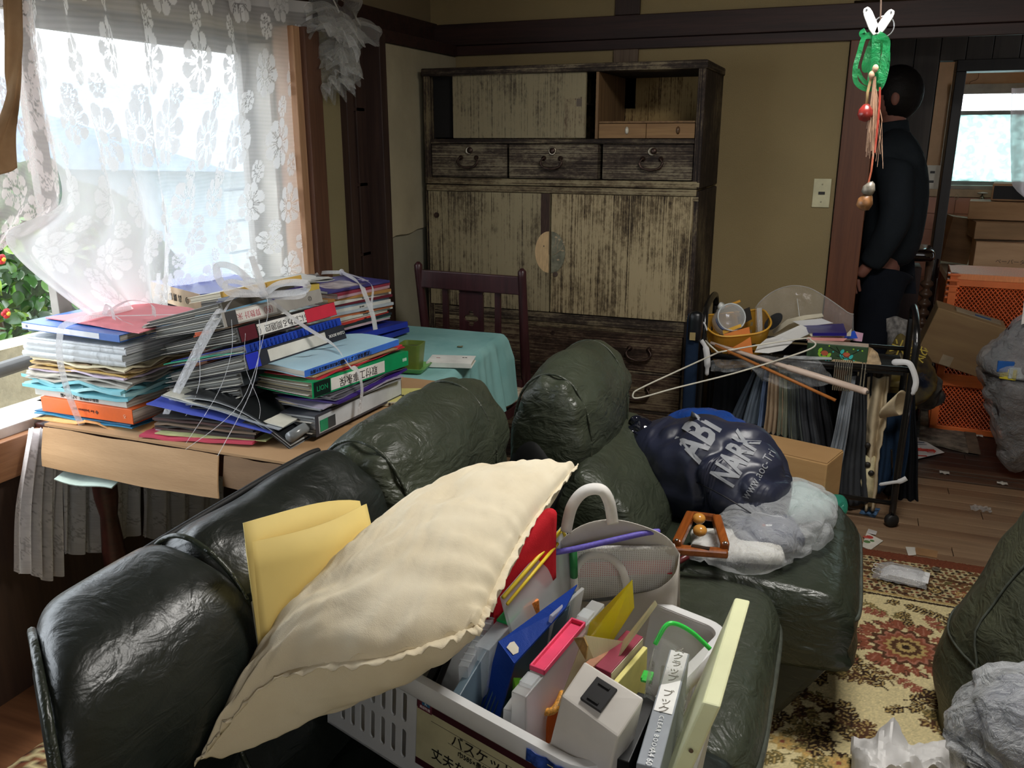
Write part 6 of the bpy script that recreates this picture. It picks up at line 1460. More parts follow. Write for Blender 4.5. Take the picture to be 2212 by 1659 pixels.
# ---- clutter on top ------------------------------------------------------
YB = mat_film('yellow_basket_plastic', '#d6a63c', .75, .3, 8, .1, .2, .4)
bk = thing('plastic_basket', 'yellow translucent plastic basket tipped on the left of the rack top', 'basket', px(1590, 775, Y=3.47), (.25, -.12, .35))
def bwall(u, v):
    a_ = u*2*PI; rr = .30; c_, s_ = math.cos(a_), math.sin(a_); R_ = .085+.035*v
    return (R_*1.05*math.copysign(abs(c_)**.55, c_), R_*.85*math.copysign(abs(s_)**.55, s_), v*.17+.01*math.cos(2*a_)*v)
wal = MB()
NUu, NVv = 48, 10
for i in range(NUu+0):
    for j in range(NVv):
        u0, u1, v0, v1 = i/NUu, (i+1)/NUu, j/NVv, (j+1)/NVv
        if 2 <= j <= 6 and j % 2 == 0 and i % 3 == 1: continue
        wal.add([bwall(u0, v0), bwall(u1, v0), bwall(u1, v1), bwall(u0, v1)], [(0, 1, 2, 3)])
wal.build('wall', YB, bk, solid=.002, weld=True)
MB().tube([Vector(bwall(k/40, 1)) for k in range(40)], .004, 8, closed=True).build('rim', mat('yellow_rim', '#d9a23a', .35), bk, smooth=True)
MB().prism([bwall(k/24, .0)[:2] for k in range(24)], 0, .003).build('bottom', YB, bk)
q = px(1574, 690, Y=3.42)
jr = thing('clear_jar', 'round clear plastic jar lying tilted in the yellow basket', 'jar', (q.x, q.y, q.z), (1.15, .2, .3))
GLS = mat_film('clear_jar_plastic', '#e9eef0', .18, .08, 9, .15, .75, .1)
MB().lathe([(0, -.06), (.045, -.058), (.056, -.045), (.057, .04), (.052, .046)], 28).build('body', GLS, jr, smooth=True); MB().tube([(.054*math.cos(a_), .054*math.sin(a_), .045) for a_ in [2*PI*k/32 for k in range(32)]], .003, 6, closed=True).build('rim', C('#c9cfd0', .2), jr, smooth=True)
MB().lathe([(.05, .02), (.0575, .02), (.0575, .028), (.05, .028)], 24, a0=3.4, a1=5.6).build('blue_band', C('#3f76c4', .4), jr)
q = px(1556, 665, Y=3.44); bt = thing('bottle_cap', 'white plastic bottle neck behind the clear jar', 'cap', tuple(q), (.3, .5, 0)); MB().lathe([(0, .02), (.013, .02), (.014, 0), (.008, -.005), (.008, -.02), (0, -.02)], 14).build('cap_body', C('#e4e6e0', .35), bt, smooth=True)
def slip(name, label, cat, pts, Y, m, th=.003, parts=()):
    """flat thing given by its outline on the plane of constant depth (tilted by per-corner depths)"""
    P = [px(x, y, Y=(Y if not isinstance(Y, (list, tuple)) else Y[i])) for i, (x, y) in enumerate(pts)]
    c = sum(P, Vector())/len(P); n = (P[1]-P[0]).cross(P[2]-P[0]).normalized()
    if n.y > 0: n = -n
    mb = MB(); N = len(P); mb.add([p for p in P]+[p-n*th for p in P], [tuple(range(N)), tuple(range(N, 2*N))[::-1]]+[(i, (i+1) % N, N+(i+1) % N, N+i) for i in range(N)])
    o = mb.build(name, m, None); T(o, label, cat); return o
slip('yellow_card', 'bright yellow card strip across the top of the orange packet', 'card', [(1561,714),(1600,700),(1602,706),(1562,722)], 3.36, C('#e6b547', .5))
slip('orange_packet', 'orange paper packet with a pale checked corner leaning on the basket', 'packet', [(1563,722),(1618,706),(1626,764),(1576,772)], [3.355, 3.355, 3.34, 3.34], mat('orange_paper', '#dd8a3d', .6, var=.12, vs=14, col2='#d9702b'), .01)
slip('yellow_lighter', 'long yellow wand lying across the basket rim', 'lighter', [(1566,660),(1598,648),(1600,652),(1567,665)], 3.50, C('#e3a63f', .4), .008)
slip('calculator', 'dark calculator standing in the basket behind the jar', 'calculator', [(1598,672),(1619,664),(1624,690),(1604,700)], 3.48, C('#2a2622', .5), .01)
slip('black_fan', 'black oval fan leaning on papers on the rack top', 'fan', [(1646+24.5+ (24*math.cos(a_)*math.cos(-.72)-13*math.sin(a_)*math.sin(-.72)), 695+(24*math.cos(a_)*math.sin(-.72)+13*math.sin(a_)*math.cos(-.72))*1.0) for a_ in [2*PI*k/28 for k in range(28)]], 3.45, mat('black_fan', '#17181a', .6), .006)
# clear plastic cover arching behind
CP = mat_film('clear_cover_plastic', '#e8e4dc', .16, .08, 14, .55, .35, .1)
def cov(u, v):
    x = 1632+u*212; top = 665-48*math.sin(PI*min(1, u*1.05)**.8)+30*max(0, u-.55)
    y = top+(735-top)*v; P = px(x, y, Y=3.52+.06*math.sin(u*PI)-.05*v); return P+Vector((0, .006*nz((u*5, v*4, 0), 1, 2), 0))
cvr = thing('plastic_cover', 'clear crinkled plastic cover arching over the rack top against the wall', 'cover', (0, 0, 0)); MB().grid(cov, 40, 18).build('film', CP, cvr, smooth=True)
MB().tube([Vector(cov(k/30, 0)) for k in range(31)], .0022, 5).build('edge_bead', mat_film('film_edge', '#b8b4ac', .55, .15, 20, .3, .3, 0), cvr, smooth=True)
MB().tube([px(1722, 645, Y=3.53), px(1728, 690, Y=3.50)], .0015, 5).build('crease', mat('film_crease', '#c7c6bf', .2), cvr)
tube_c = thing('plastic_tube', 'clear upright plastic tube beside the yellow basket', 'tube', (0, 0, 0)); p0, p1 = px(1640, 665, Y=3.42), px(1643, 748, Y=3.40); MB().tube([p0, p1], .010, 12).build('tube_wall', GLS, tube_c, smooth=True)
PW = mat('white_paper', '#dcdbd8', .8, var=.04)
slip('curved_paper', 'cream curled brochure behind the white papers', 'paper', [(1668,715),(1700,690),(1738,681),(1776,677),(1779,684),(1740,690),(1705,700),(1672,722)], 3.50, C('#cfc6ae', .7), .003)
slip('printed_paper', 'white printed sheet lying behind the purple book', 'paper', [(1712,694),(1775,688),(1800,698),(1735,706)], 3.49, PW, .002)
slip('folded_paper', 'white folded sheet with faint printed lines over the rack top', 'paper', [(1672,728),(1730,701),(1760,716),(1710,738)], [3.36, 3.46, 3.44, 3.34], PW, .002)
slip('folded_paper', 'blank white paper flap hanging to a point in front of the rack top', 'paper', [(1672,728),(1692,729),(1712,739),(1690,757),(1660,763),(1630,761),(1636,748),(1648,738),(1655,732)], [3.36, 3.35, 3.33, 3.28, 3.27, 3.28, 3.32, 3.36, 3.37], PW, .002)
pb_ = slip('book', 'dark purple-blue book lying on the green patterned box', 'book', [(1734,702),(1822,699),(1829,719),(1756,719)], [3.50, 3.50, 3.36, 3.36], C('#1c1570', .35), .012)
slip('book', 'thin cream book under the purple-blue one', 'book', [(1748,721),(1829,721),(1840,710),(1838,726),(1752,727)], 3.37, C('#c9c3ae', .7), .006)
slip('pink_paper', 'pink notepaper standing in the green box', 'paper', [(1846,716),(1865,720),(1862,738),(1842,736)], 3.44, C('#d9aac2', .7), .002)
slip('blue_bag', 'shiny blue wrapper on the papers', 'wrapper', [(1828,722),(1846,714),(1853,731),(1822,732)], 3.40, C('#1f4ec4', .2), .006)
slip('orange_paper', 'pinkish paper edges under the cream book', 'paper', [(1745,728),(1830,731),(1822,737),(1742,735)], 3.37, C('#c98a86', .7), .004)
# green flowered box
gx = px(1740, 783, Y=3.33); gx2 = px(1873, 779, Y=3.33); wid = gx2.x-gx.x
gbx = thing('flowered_box', 'dark green box with painted leaf flowers at the right of the rack top', 'box', (gx.x, 3.33, .602))
MB().span((0, 0, 0), (wid, .05, .082)).build('body', mat('dark_green_card', '#2f4a2c', .5, var=.1), gbx, bev=.003)
MB().span((0, 0, .082), (wid, .05, .084)).build('lid', C('#c9b6a4', .6), gbx)
def petal(cx, cz, r1, r2, a, col, par=gbx, nm='painted_petal'):
    return MB().prism([(cx+r1*math.cos(t_)*math.cos(a)-r2*math.sin(t_)*math.sin(a), cz+r1*math.cos(t_)*math.sin(a)+r2*math.sin(t_)*math.cos(a)) for t_ in [2*PI*k/14 for k in range(14)]], 0, .0008, Matrix(((1,0,0,0),(0,0,-1,-.0005),(0,1,0,0),(0,0,0,1)))).build(nm, C(col, .5), par)
for (fx, fz, pc_, n_) in ((.30, .050, '#8fc22f', 4), (.66, .050, '#35b5b0', 4)):
    cx = wid*fx; petal(cx, fz-.004, .013, .010, 0, '#b5583a', nm='painted_heart')
    for k in range(n_): a_ = 2.6+k*1.05; petal(cx+.019*math.cos(a_), fz-.002+.017*math.sin(a_), .010, .006, a_+PI/2, pc_)
rr_ = random.Random(4)
for k in range(16): petal(wid*rr_.uniform(.2, .97), rr_.uniform(.01, .08), .003, .003, 0, ('#35b5b0', '#8fc22f')[k % 2], nm='painted_dot')
for (xa, za, xb, zb_) in ((.38, .07, .85, .015), (.48, .075, .62, .03), (.88, .07, .55, .02), (.5, .04, .7, .03)):
    MB().tube([(wid*xa, -.0012, za), (wid*xb, -.0012, zb_)], .0011, 4).build('painted_line', C('#15170f', .6), gbx)
slip('kraft_paper', 'crumpled kraft paper at the right end of the rack top', 'paper', [(1872,748),(1884,752),(1896,762),(1904,786),(1898,796),(1880,795),(1862,790),(1800,781),(1800,776),(1870,780)], [3.34,3.36,3.36,3.32,3.30,3.30,3.31,3.32,3.32,3.34], mat('kraft_crumple', '#b89f7c', .8, var=.25, vs=40), .012)
slip('plastic_strip', 'flat clear strip lying along the front of the green box', 'strip', [(1694,768),(1796,772),(1797,777),(1690,776)], 3.315, mat_film('strip_film', '#dfe3e4', .6, .2, 20, .3, .3, .1), .003)
# plastic film hanging over the rod
def film(x0, x1, y0, y1, Y, seed, sk=0, sag=12):
    def f(u, v):
        P = px(x0+(x1-x0)*u+sk*v, y0+(y1-y0)*v+sag*math.sin(PI*u)*v+6*nz((u*4, v*3, 0), 1, seed), Y=Y); return P+Vector((0, .02*nz((u*6, v*5, 0), 1, seed+2)-.01*v, 0))
    return f
T(MB().grid(film(1600, 1760, 770, 820, 3.275, 4, 45, 18), 40, 18).build('plastic_film', mat_film('crinkled_film', '#dfe2e4', .12, .07, 26, 1.0, .5, .1), None, smooth=True), 'crinkled clear plastic film hanging over the front rod of the rack', 'film')
T(MB().grid(film(1536, 1630, 778, 798, 3.27, 9, 0, 4), 24, 8).build('plastic_film', mat_film('crinkled_film', '#dfe2e4'), None, smooth=True), 'rolled clear plastic film at the left end of the front rod', 'film')
T(MB().tube([px(x, y, Y=3.5) for x, y in ((1620, 757), (1700, 758), (1790, 765))], .03, 10).build('dark_cloth_roll', mat_cloth('dark_roll', '#1b1b1c', None, .9, 300, .5), None, smooth=True), 'dark rolled cloth lying under the papers on the rack top', 'cloth')
tr_ = MB().span((-.46, RF+.012, .592), (.23, RB-.012, .600)).build('top_shelf', C('#1a1918', .6), rk)
# white wire hanger -------------------------------------------------
hg = thing('wire_hanger', 'big white plastic-coated wire hanger sticking out from the rack top', 'hanger', (0, 0, 0))
L_ = [px(1550, 762, Y=3.24), px(1460, 803, Y=3.10), px(1385, 838, Y=3.0), px(1368, 850, Y=2.98), px(1378, 860, Y=2.98), px(1460, 838, Y=3.04), px(1580, 808, Y=3.14), px(1680, 778, Y=3.22), px(1745, 756, Y=3.27), px(1762, 744, Y=3.285), px(1752, 735, Y=3.29), px(1738, 731, Y=3.30), px(1640, 745, Y=3.275), px(1552, 761, Y=3.24)]
MB().tube(smoothed(L_, 5), .0032, 8).build('wire', C('#d8d4c4', .35), hg, smooth=True); MB().tube([px(1552, 762, Y=3.24), px(1536, 748, Y=3.27), px(1524, 736, Y=3.29)], .0032, 8).build('hook', C('#d8d4c4', .35), hg, smooth=True)
pr_ = thing('plastic_rod', 'pale pinkish tapering plastic pole lying across the rack front', 'pole', (0, 0, 0))
MB().tube([px(1535, 741, Y=3.30), px(1700, 793, Y=3.22), px(1702, 794, Y=3.22), px(1868, 845, Y=3.14)], [.007, .009, .012, .0125], 14).build('shaft', mat('pink_ivory', '#d8c2b2', .4, var=.05), pr_, smooth=True)
MB().ball(tuple(px(1868, 845, Y=3.138)), .013).build('end_cap', mat('pink_ivory', '#d8c2b2', .4), pr_, smooth=True)
MB().tube([px(1872, 847, Y=3.128), px(1877, 848, Y=3.125)], .006, 10).build('end_hole', C('#4a423c', .7), pr_)
T(MB().tube([px(1545, 746, Y=3.27), px(1805, 865, Y=3.09)], .0058, 10).build('wooden_stick', mat_wood('bamboo_stick', '#c27b3c', '#9a5c28', 2, 'x', .5, .05), None, smooth=True), 'thin orange-brown wooden stick slanting across the trousers', 'stick')
# ================================================================= BAGS ON THE ARMCHAIR
def blob(centers, radii, nu=90, nv=64, amp=.012, sc=9, seed=0, crease=.006, endp=.5):
    """closed irregular sack along a spine; radii = (side, up) at each station"""
    Cc = smoothed(centers, 8); Rr = smoothed([(a, b, 0) for a, b in radii], 8); n = len(Cc)
    def f(u, v):
        t_ = u*(n-1); i = min(int(t_), n-2); P = Cc[i].lerp(Cc[i+1], t_-i); R_ = Rr[i].lerp(Rr[i+1], t_-i)
        d = (Cc[min(i+1, n-1)]-Cc[max(i-1, 0)]).normalized(); sd = d.cross(Vector((0, 0, 1))).normalized(); up = sd.cross(d)
        a = v*2*PI; k = math.sin(PI*min(max(u, .0), 1))**endp if endp else 1
        ca, sa = math.cos(a), math.sin(a); q = sd*math.copysign(abs(ca)**.8, ca)*R_.x*k+up*math.copysign(abs(sa)**.8, sa)*R_.y*k
        Q = P+q; h = amp*(nz(Q, sc, seed)+.5*nz(Q, sc*2.2, seed+3))
        rdg = abs(nz(Q, sc*.8, seed+8)); h -= crease*max(0, 1-rdg*6)*1.5
        return Q+(q.normalized()*h*min(1, k*1.5) if q.length > 1e-6 else Vector())
    return MB().grid(f, nu, nv, cv=True)
NVY = mat('navy_bag_plastic', '#23273a', .40, var=.12, vs=5, bs=1.0, bscale=11, spec=.6)
nbg = thing('navy_bag', 'stuffed navy plastic bag with big silver letters on the leather armchair', 'bag', (0, 0, 0))
bg_o = blob([px(1345, 955, Y=2.34), px(1425, 985, Y=2.30), px(1515, 1012, Y=2.25), px(1590, 1040, Y=2.21), px(1655, 1082, Y=2.15), px(1695, 1100, Y=2.13)], [(.11, .10), (.13, .125), (.145, .145), (.145, .14), (.125, .115), (.095, .085)], 130, 100, .020, 8, 3, .012, .36).build('sack', NVY, nbg, smooth=True)
neck = blob([px(1400, 905, Y=2.30), px(1385, 935, Y=2.30), px(1372, 965, Y=2.28), px(1362, 1005, Y=2.26)], [(.03, .05), (.05, .05), (.05, .05), (.03, .04)], 50, 40, .02, 18, 5, .012, .4).build('gathered_neck', mat('navy_bag_shiny', '#141724', .12, bs=1.0, bscale=26, spec=1), nbg, smooth=True, label='shiny crumpled mouth of the bag')
MB().tube(smoothed([tuple(px(1385, 985, Y=2.24)), tuple(px(1480, 1030, Y=2.14)), tuple(px(1560, 1070, Y=2.05)), tuple(px(1640, 1120, Y=2.03))], 8), .0018, 5).build('bag_seam', C('#0c0e16', .5), nbg, smooth=True)
T(blob([px(1440, 905, Y=2.50), px(1520, 915, Y=2.48), px(1600, 960, Y=2.42), px(1660, 1010, Y=2.36)], [(.05, .04), (.07, .05), (.07, .05), (.03, .02)], 50, 32, .006, 12, 8, .004, .5).build('blue_bag', mat_film('blue_film', '#1d4fa8', .9, .2, 20, .6, .1, .2), None, smooth=True), 'blue plastic bag showing behind the navy bag', 'bag')
T(MB().tube([px(1318, 981, Y=2.30), px(1352, 984, Y=2.32), px(1372, 986, Y=2.34)], .0065, 10).build('stick', mat_wood('bamboo_stick', '#c27b3c', '#9a5c28', 2, 'x', .5, .05), None, smooth=True), 'stub of a wooden stick poking out left of the navy bag', 'stick')
from mathutils.bvhtree import BVHTree
def project_text(body, size, m, target, O, xdir, ydir, sx=1.0, off=.0015, name='lettering', parent=None, shear=0, bold=0):
    """lettering laid on an uneven surface along its own normal direction"""
    xd, yd = Vector(xdir).normalized(), Vector(ydir).normalized(); n = xd.cross(yd).normalized()
    o = text(body, size, m, parent or target, Matrix.Identity(4), 0, name, 'CENTER', 1.05, sx, bold)
    me = o.data; bm = bmesh.new(); bm.from_mesh(me); bmesh.ops.triangulate(bm, faces=bm.faces)
    for _ in range(2): bmesh.ops.subdivide_edges(bm, edges=[e for e in bm.edges if e.calc_length() > size*.12], cuts=1); bmesh.ops.triangulate(bm, faces=bm.faces)
    tb = BVHTree.FromPolygons([v.co for v in target.data.vertices], [p.vertices for p in target.data.polygons])
    for v in bm.verts:
        P = Vector(O)+xd*(v.co.x+shear*v.co.y)+yd*v.co.y; h = tb.ray_cast(P+n*.6, -n)
        v.co = (h[0]+n*off) if h[0] is not None else P
    bm.to_mesh(me); bm.free(); return o
SIL = mat('silver_print', '#8b8e93', .6, 0, var=.05)
nA, nB = px(1455, 940, Y=2.26), px(1690, 1090, Y=2.13)
ax_ = (px(1600, 925, Y=2.36)-px(1480, 960, Y=2.22)); 
cvd = (CAM_H and (Vector((0, 0, CAM_H))-px(1560, 980, Y=2.2)).normalized()); lx = (px(1515, 960, Y=2.2)-px(1470, 985, Y=2.2))
ydir = (px(1450, 930, Y=2.2)-px(1540, 985, Y=2.2)).normalized(); xdir = ydir.cross(cvd).normalized(); ydir = cvd.cross(xdir).normalized()
project_text('ABI', .125, SIL, bg_o, px(1508, 945, Y=2.2), xdir, ydir, sx=.58, off=.0025, bold=.004)
project_text('NARK', .092, SIL, bg_o, px(1590, 990, Y=2.2), xdir, ydir, sx=.55, off=.0025, bold=.003)
project_text('www.aoc-Tri', .034, SIL, bg_o, px(1636, 1022, Y=2.2), xdir, ydir, sx=.75, off=.0025)
# translucent bag with clothes
wbg = thing('clear_bag', 'translucent white plastic bag of folded clothes lying on the armchair seat', 'bag', (0, 0, 0))
cushion((.17, .13, .05), .024, 8, .01, M=TR(px(1655, 1150, Z=.475), (0, 0, .3))).build('folded_shirt', mat_cloth('slate_shirt', '#363d55', None, .8, 500, .4), wbg, smooth=True, label='slate blue folded shirt inside the bag')
for k, c_ in enumerate(('#8f2a2a', '#c9ccd0', '#d8dadc')): MB().box(px(1650+k*7, 1135, Z=.508), (.008, .010, .002)).build('emblem', C(c_, .5), wbg)
cushion((.22, .13, .03), .016, 8, .008, M=TR(px(1590, 1180, Z=.455), (0, 0, .22))).build('folded_cloth', mat_cloth('white_towel', '#dcdad3', None, .9, 500, .4), wbg, smooth=True)
cushion((.16, .16, .06), .025, 8, .01, M=TR(px(1720, 1085, Z=.47), (0, 0, .6))).build('folded_cloth', mat_cloth('pale_teal_towel', '#b9d0cd', None, .9, 500, .4), wbg, smooth=True)
blob([px(1475, 1190, Z=.455), px(1530, 1190, Z=.46), px(1600, 1178, Z=.47), px(1680, 1130, Z=.485), px(1730, 1085, Z=.49), px(1765, 1060, Z=.475)], [(.035, .02), (.075, .030), (.105, .052), (.125, .065), (.12, .07), (.06, .045)], 110, 70, .010, 12, 13, .010, .35).build('film', mat_film('white_bag_film', '#eef1f4', .27, .12, 20, .9, .35, .3), wbg, smooth=True)
T(blob([px(1780, 1085, Y=2.75), px(1805, 1095, Y=2.72), px(1828, 1108, Y=2.7)], [(.03, .04), (.05, .04), (.02, .02)], 30, 24, .006, 20, 2, .004, .5).build('teal_bag', mat_film('teal_film', '#3aa58c', .75, .2, 30, .6, .3, .3), None, smooth=True), 'teal plastic bag poking out behind the armchair seat', 'bag')
# wooden massage frame with balls
A0, A1, A2, A3 = px(1461, 1178, Z=.507), px(1566, 1184, Z=.507), px(1492, 1112, Z=.525), px(1547, 1119, Z=.525)
mw = thing('wooden_massager', 'brown wooden A-frame hand massager with two turned balls on the clear bag', 'massager', (0, 0, 0))
WM = mat_wood('varnished_wood', '#9a5523', '#6e3712', 1, 'y', .25, .05, spec=.6)
def bar(a, b, w, h, nm='side_bar'):
    d = (b-a); L = d.length; M = frame((a+b)/2, d, Vector((0, 0, 1)).cross(d)); return MB().box((0, 0, 0), (L, w, h), M).build(nm, WM, mw, bev=.005)
bar(A0, A2, .022, .026); bar(A1, A3, .022, .026); bar(A0-Vector((.008, 0, .012)), A1+Vector((.008, 0, -.012)), .024, .02, 'cross_bar'); bar(A2, A3, .012, .02, 'cross_bar')
for P in (A0, A1): MB().lathe([(0, .003), (.004, .002), (.005, 0)], 12, Matrix.Translation(P+Vector((0, 0, .014)))).build('bolt', C('#b8b4a8', .2, metal=.9), mw, smooth=True)
MB().box((A0+A1)/2+Vector((0, -.0, -.001)), (.042, .012, .002)).build('name_plate', C('#2a2019', .4), mw)
for P, r_ in ((px(1512, 1146, Z=.52), .017), (px(1510, 1120, Z=.528), .016)): MB().ball(tuple(P), (r_, r_, r_*.85)).build('ball', mat('turned_ball', '#c48a3e', .2, var=.1), mw, smooth=True)
T(MB().tube([px(1458, 1217, Z=.45), px(1520, 1182, Z=.455)], .008, 12).build('red_stick', C('#5a1f22', .3), None, smooth=True), 'dark red lacquered stick end lying under the wooden massager', 'stick')
# tan box behind the bags
bxx = thing('cardboard_box', 'large plain tan carton standing between armchair and clothes rack', 'box', (-.10, 2.86, .0), (0, 0, -.30))
MB().box((0, 0, .215), (.27, .16, .41)).build('body', CARD('#c9a26e', '#b58d5b'), bxx, bev=.004); MB().box((0, 0, .4215), (.265, .155, .003)).build('flap', CARD('#bd9765', '#a88255'), bxx)
# added near-black block on the floor, standing in for shade under the rack
T(cushion((.40, .22, .26), .08, 12, .02, M=TR((-.22, 3.42, .15))).build('rack_shade_block', mat_cloth('shade_block_black', '#17181a', None, .95, 300, .6), None, smooth=True), 'dark block added for the shade on the floor under the rack', 'shade block')
# ================================================================= WHITE CONTAINER AND ITS CONTENTS
WP = mat('white_basket_plastic', '#d3d4d4', .35, var=.04, spec=.5)
BM = Matrix.Translation((-.745, 1.055, .640)) @ Matrix.Rotation(math.radians(-15.5), 4, 'Z') @ Matrix.Rotation(math.radians(2.5), 4, 'Y') @ Matrix.Rotation(math.radians(-2), 4, 'X')
bs = thing('storage_basket', 'large white slotted plastic storage basket on the sofa seat, packed with files', 'basket', M=BM)
BL, BD, BH = .510, .44, .190
def slotted(L, xs_open, rows, H=BH, t=.003):
    """wall in x-z with slots; returns MB at y=0"""
    m = MB(); xs = [0]; 
    for a, b in xs_open: xs += [a, b]
    xs.append(L)
    zs = [0]
    for a, b in rows: zs += [-a, -b]
    zs.append(-H)
    for i in range(len(xs)-1):
        for j in range(len(zs)-1):
            if i % 2 == 1 and j % 2 == 1: continue
            if xs[i+1]-xs[i] < 1e-5: continue
            m.span((xs[i], 0, zs[j+1]), (xs[i+1], t, zs[j]))
    # rounded slot ends
    for a, b in xs_open:
        r = (b-a)/2
        for z0, z1 in rows:
            for zz, sg in ((-z0, -1), (-z1, 1)):
                n = 6; arc = [(a+r-r*math.cos(PI*k/n), zz+sg*0-(-sg)*0+sg*(r-r*math.sin(PI*k/n))*1.0) for k in range(n+1)]
                for k in range(n):
                    p, q = arc[k], arc[k+1]; m.add([(p[0], y, p[1]) for y in (0, t)]+[(q[0], y, q[1]) for y in (0, t)]+[(p[0], y, zz) for y in (0, t)]+[(q[0], y, zz) for y in (0, t)], [(0, 2, 6, 4), (1, 5, 7, 3), (0, 1, 3, 2)])
    return m
op = [(.030+.0235*k, .030+.0235*k+.011) for k in range(7)]; rows = [(.045, .098), (.112, .165)]
opf = op+[(.030+.0235*k, .030+.0235*k+.011) for k in range(7, 20)]
m_ = slotted(BL, op+[], rows); 
m_.build('front_wall', WP, bs)
def placed(mb, M): mb.v = [tuple(M @ Vector(v)) for v in mb.v]; return mb
placed(slotted(BL, opf, [(.112, .165)]), Matrix.Translation((0, BD-.003, 0))).build('rear_wall', WP, bs)
side = [(.03+.0235*k, .03+.0235*k+.011) for k in range(16)]
placed(slotted(BD, side, rows), Matrix.Rotation(PI/2, 4, 'Z')).build('side_wall', WP, bs)
placed(slotted(BD, side, rows), Matrix.Translation((BL, 0, 0)) @ Matrix.Rotation(PI/2, 4, 'Z')).build('side_wall', WP, bs)
MB().span((0, 0, -BH), (BL, BD, -BH+.004)).build('bottom', WP, bs)
# rolled rim
def rim_pts(o_, z):
    r = .03; P = []
    for cx, cy, a0 in ((BL-r, BD-r, 0), (r, BD-r, PI/2), (r, r, PI), (BL-r, r, 3*PI/2)):
        for k in range(7): a = a0+k*PI/12; P.append(Vector((cx+(r+o_)*math.cos(a), cy+(r+o_)*math.sin(a), z)))
    return P
prof = [(-.004, -.006), (-.002, .002), (.004, .004), (.015, .003), (.019, -.004), (.020, -.022), (.017, -.026), (.001, -.028)]
loops = [rim_pts(a, b) for a, b in prof]; n = len(loops[0]); mb = MB(); mb.v = [tuple(p) for l in loops for p in l]
mb.f = [(i*n+k, i*n+(k+1) % n, (i+1)*n+(k+1) % n, (i+1)*n+k) for i in range(len(prof)-1) for k in range(n)]
mb.build('rim', WP, bs, auto=50)
# printed label
FX = Matrix(((1,0,0,0),(0,0,-1,0),(0,1,0,0),(0,0,0,1)))
def lb(x0, x1, z0, z1, c, y=-.0012, nm='label'): return MB().span((x0, y-.0004, z0), (x1, y, z1)).build(nm, C(c, .5), bs)
lb(.205, .49, -.158, -.036, '#c9c39c'); lb(.205, .49, -.053, -.036, '#3f1620', -.0017, 'label_band'); lb(.205, .49, -.158, -.146, '#3f1620', -.0017, 'label_band'); lb(.207, .236, -.055, -.037, '#6b2f3d', -.0022, 'logo_patch'); lb(.216, .232, -.045, -.037, '#2f6f95', -.0026, 'logo_patch')
lb(.235, .47, -.0665, -.066, '#5a5048', -.0017, 'label_line'); lb(.27, .48, -.0875, -.087, '#5a5048', -.0017, 'label_line')
BKI = C('#17130f', .6)
def bt_(s, sz, x, z, sp=1.0): text(s, sz, BKI, bs, Matrix.Translation((x, -.0026, z)) @ FX, spacing=sp)
bt_('バスケットリー', .024, .36, -.078, 1.0); bt_('巾585×奥行440×高さ243mm', .0115, .36, -.096); bt_('丈夫な多目的コンテナ', .0235, .355, -.122, 1.0)
text('K', .008, C('#e3e3e6', .5), bs, Matrix.Translation((.224, -.0031, -.041)) @ FX); text('高田物産', .0055, C('#e8d9d9', .5), bs, Matrix.Translation((.222, -.0027, -.050)) @ FX)
# blue crumpled sticker on the rim
sk = MB().grid(lambda u, v: (.425+.13*u, -.0208-.0006*math.sin(u*20), -.022+.020*v+.0015*math.sin(u*31)), 16, 3).build('sticker', mat('blue_sticker', '#2f4fa0', .25, var=.5, vs=60), bs, solid=.0006)
text('フラフラ', .013, C('#d9cf9a', .4), bs, Matrix.Translation((.485, -.0222, -.013)) @ FX)
LK = BM
def plate(name, label, cat, a, b, h, th, m, lean=(0, 0), part='body', nx=1, parts=(), world=False, bev=.0015, hb=None, solidm=True):
    """upright slab whose top edge runs between two points; lean shifts its foot"""
    P = px(a[0], a[1], Z=a[2]); Q = px(b[0], b[1], Z=b[2]); ln = Vector((lean[0], lean[1], 0))
    d = (Q-P).normalized(); dn = (Vector((0, 0, -h))+ln); n = d.cross(-dn).normalized()
    M = Matrix((d, -dn.normalized(), n)).transposed().to_4x4(); M.translation = P
    o = thing(name, label, cat, M=M); L = (Q-P).length; H = dn.length
    MB().span((0, -H, -th/2), (L, 0, th/2)).build(part, m, o, bev=bev)
    return o, L, H
FT = lambda nm, c, r=.8: mat_cloth(nm, c, None, r, 700, .3)
CLR2 = mat_film('clear_case_plastic', '#dfe5ea', .24, .15, 6, .15, .45, .25); CLR3 = mat_film('frosted_plastic', '#e4e7e8', .42, .3, 4, .1, .3, .35)
# 1-2 left dark folders and long grey zip wallet
plate('dark_folder', 'dark grey folder nearest the pillow in the basket', 'folder', (925,1470,.60), (1020,1290,.62), .17, .012, C('#2d2f33', .5), (-.01, 0))
plate('dark_folder', 'black clear-pocket file second from the pillow in the basket', 'folder', (945,1480,.61), (1050,1260,.65), .18, .010, C('#191b1f', .3), (-.01, 0))
o, L, H = plate('zip_wallet', 'long ribbed clear zip wallet slanting in the left of the basket', 'wallet', (1000,1440,.645), (1135,1215,.69), .19, .016, CLR2, (-.02, 0))
for k in range(14): MB().tube([(L*.05+k*.016, .001, -.009), (L*.05+k*.016, .001, .009)], .0012, 5).build('rib', CLR3, o)
plate('grey_file', 'blue-grey accordion file beside the ribbed wallet', 'folder', (985,1500,.62), (1100,1330,.66), .18, .014, C('#5d707c', .4), (-.02, 0))
plate('brown_file', 'russet brown file deep in the left of the basket', 'folder', (1000,1520,.585), (1090,1400,.60), .15, .008, C('#7a3b22', .6), (-.02, 0))
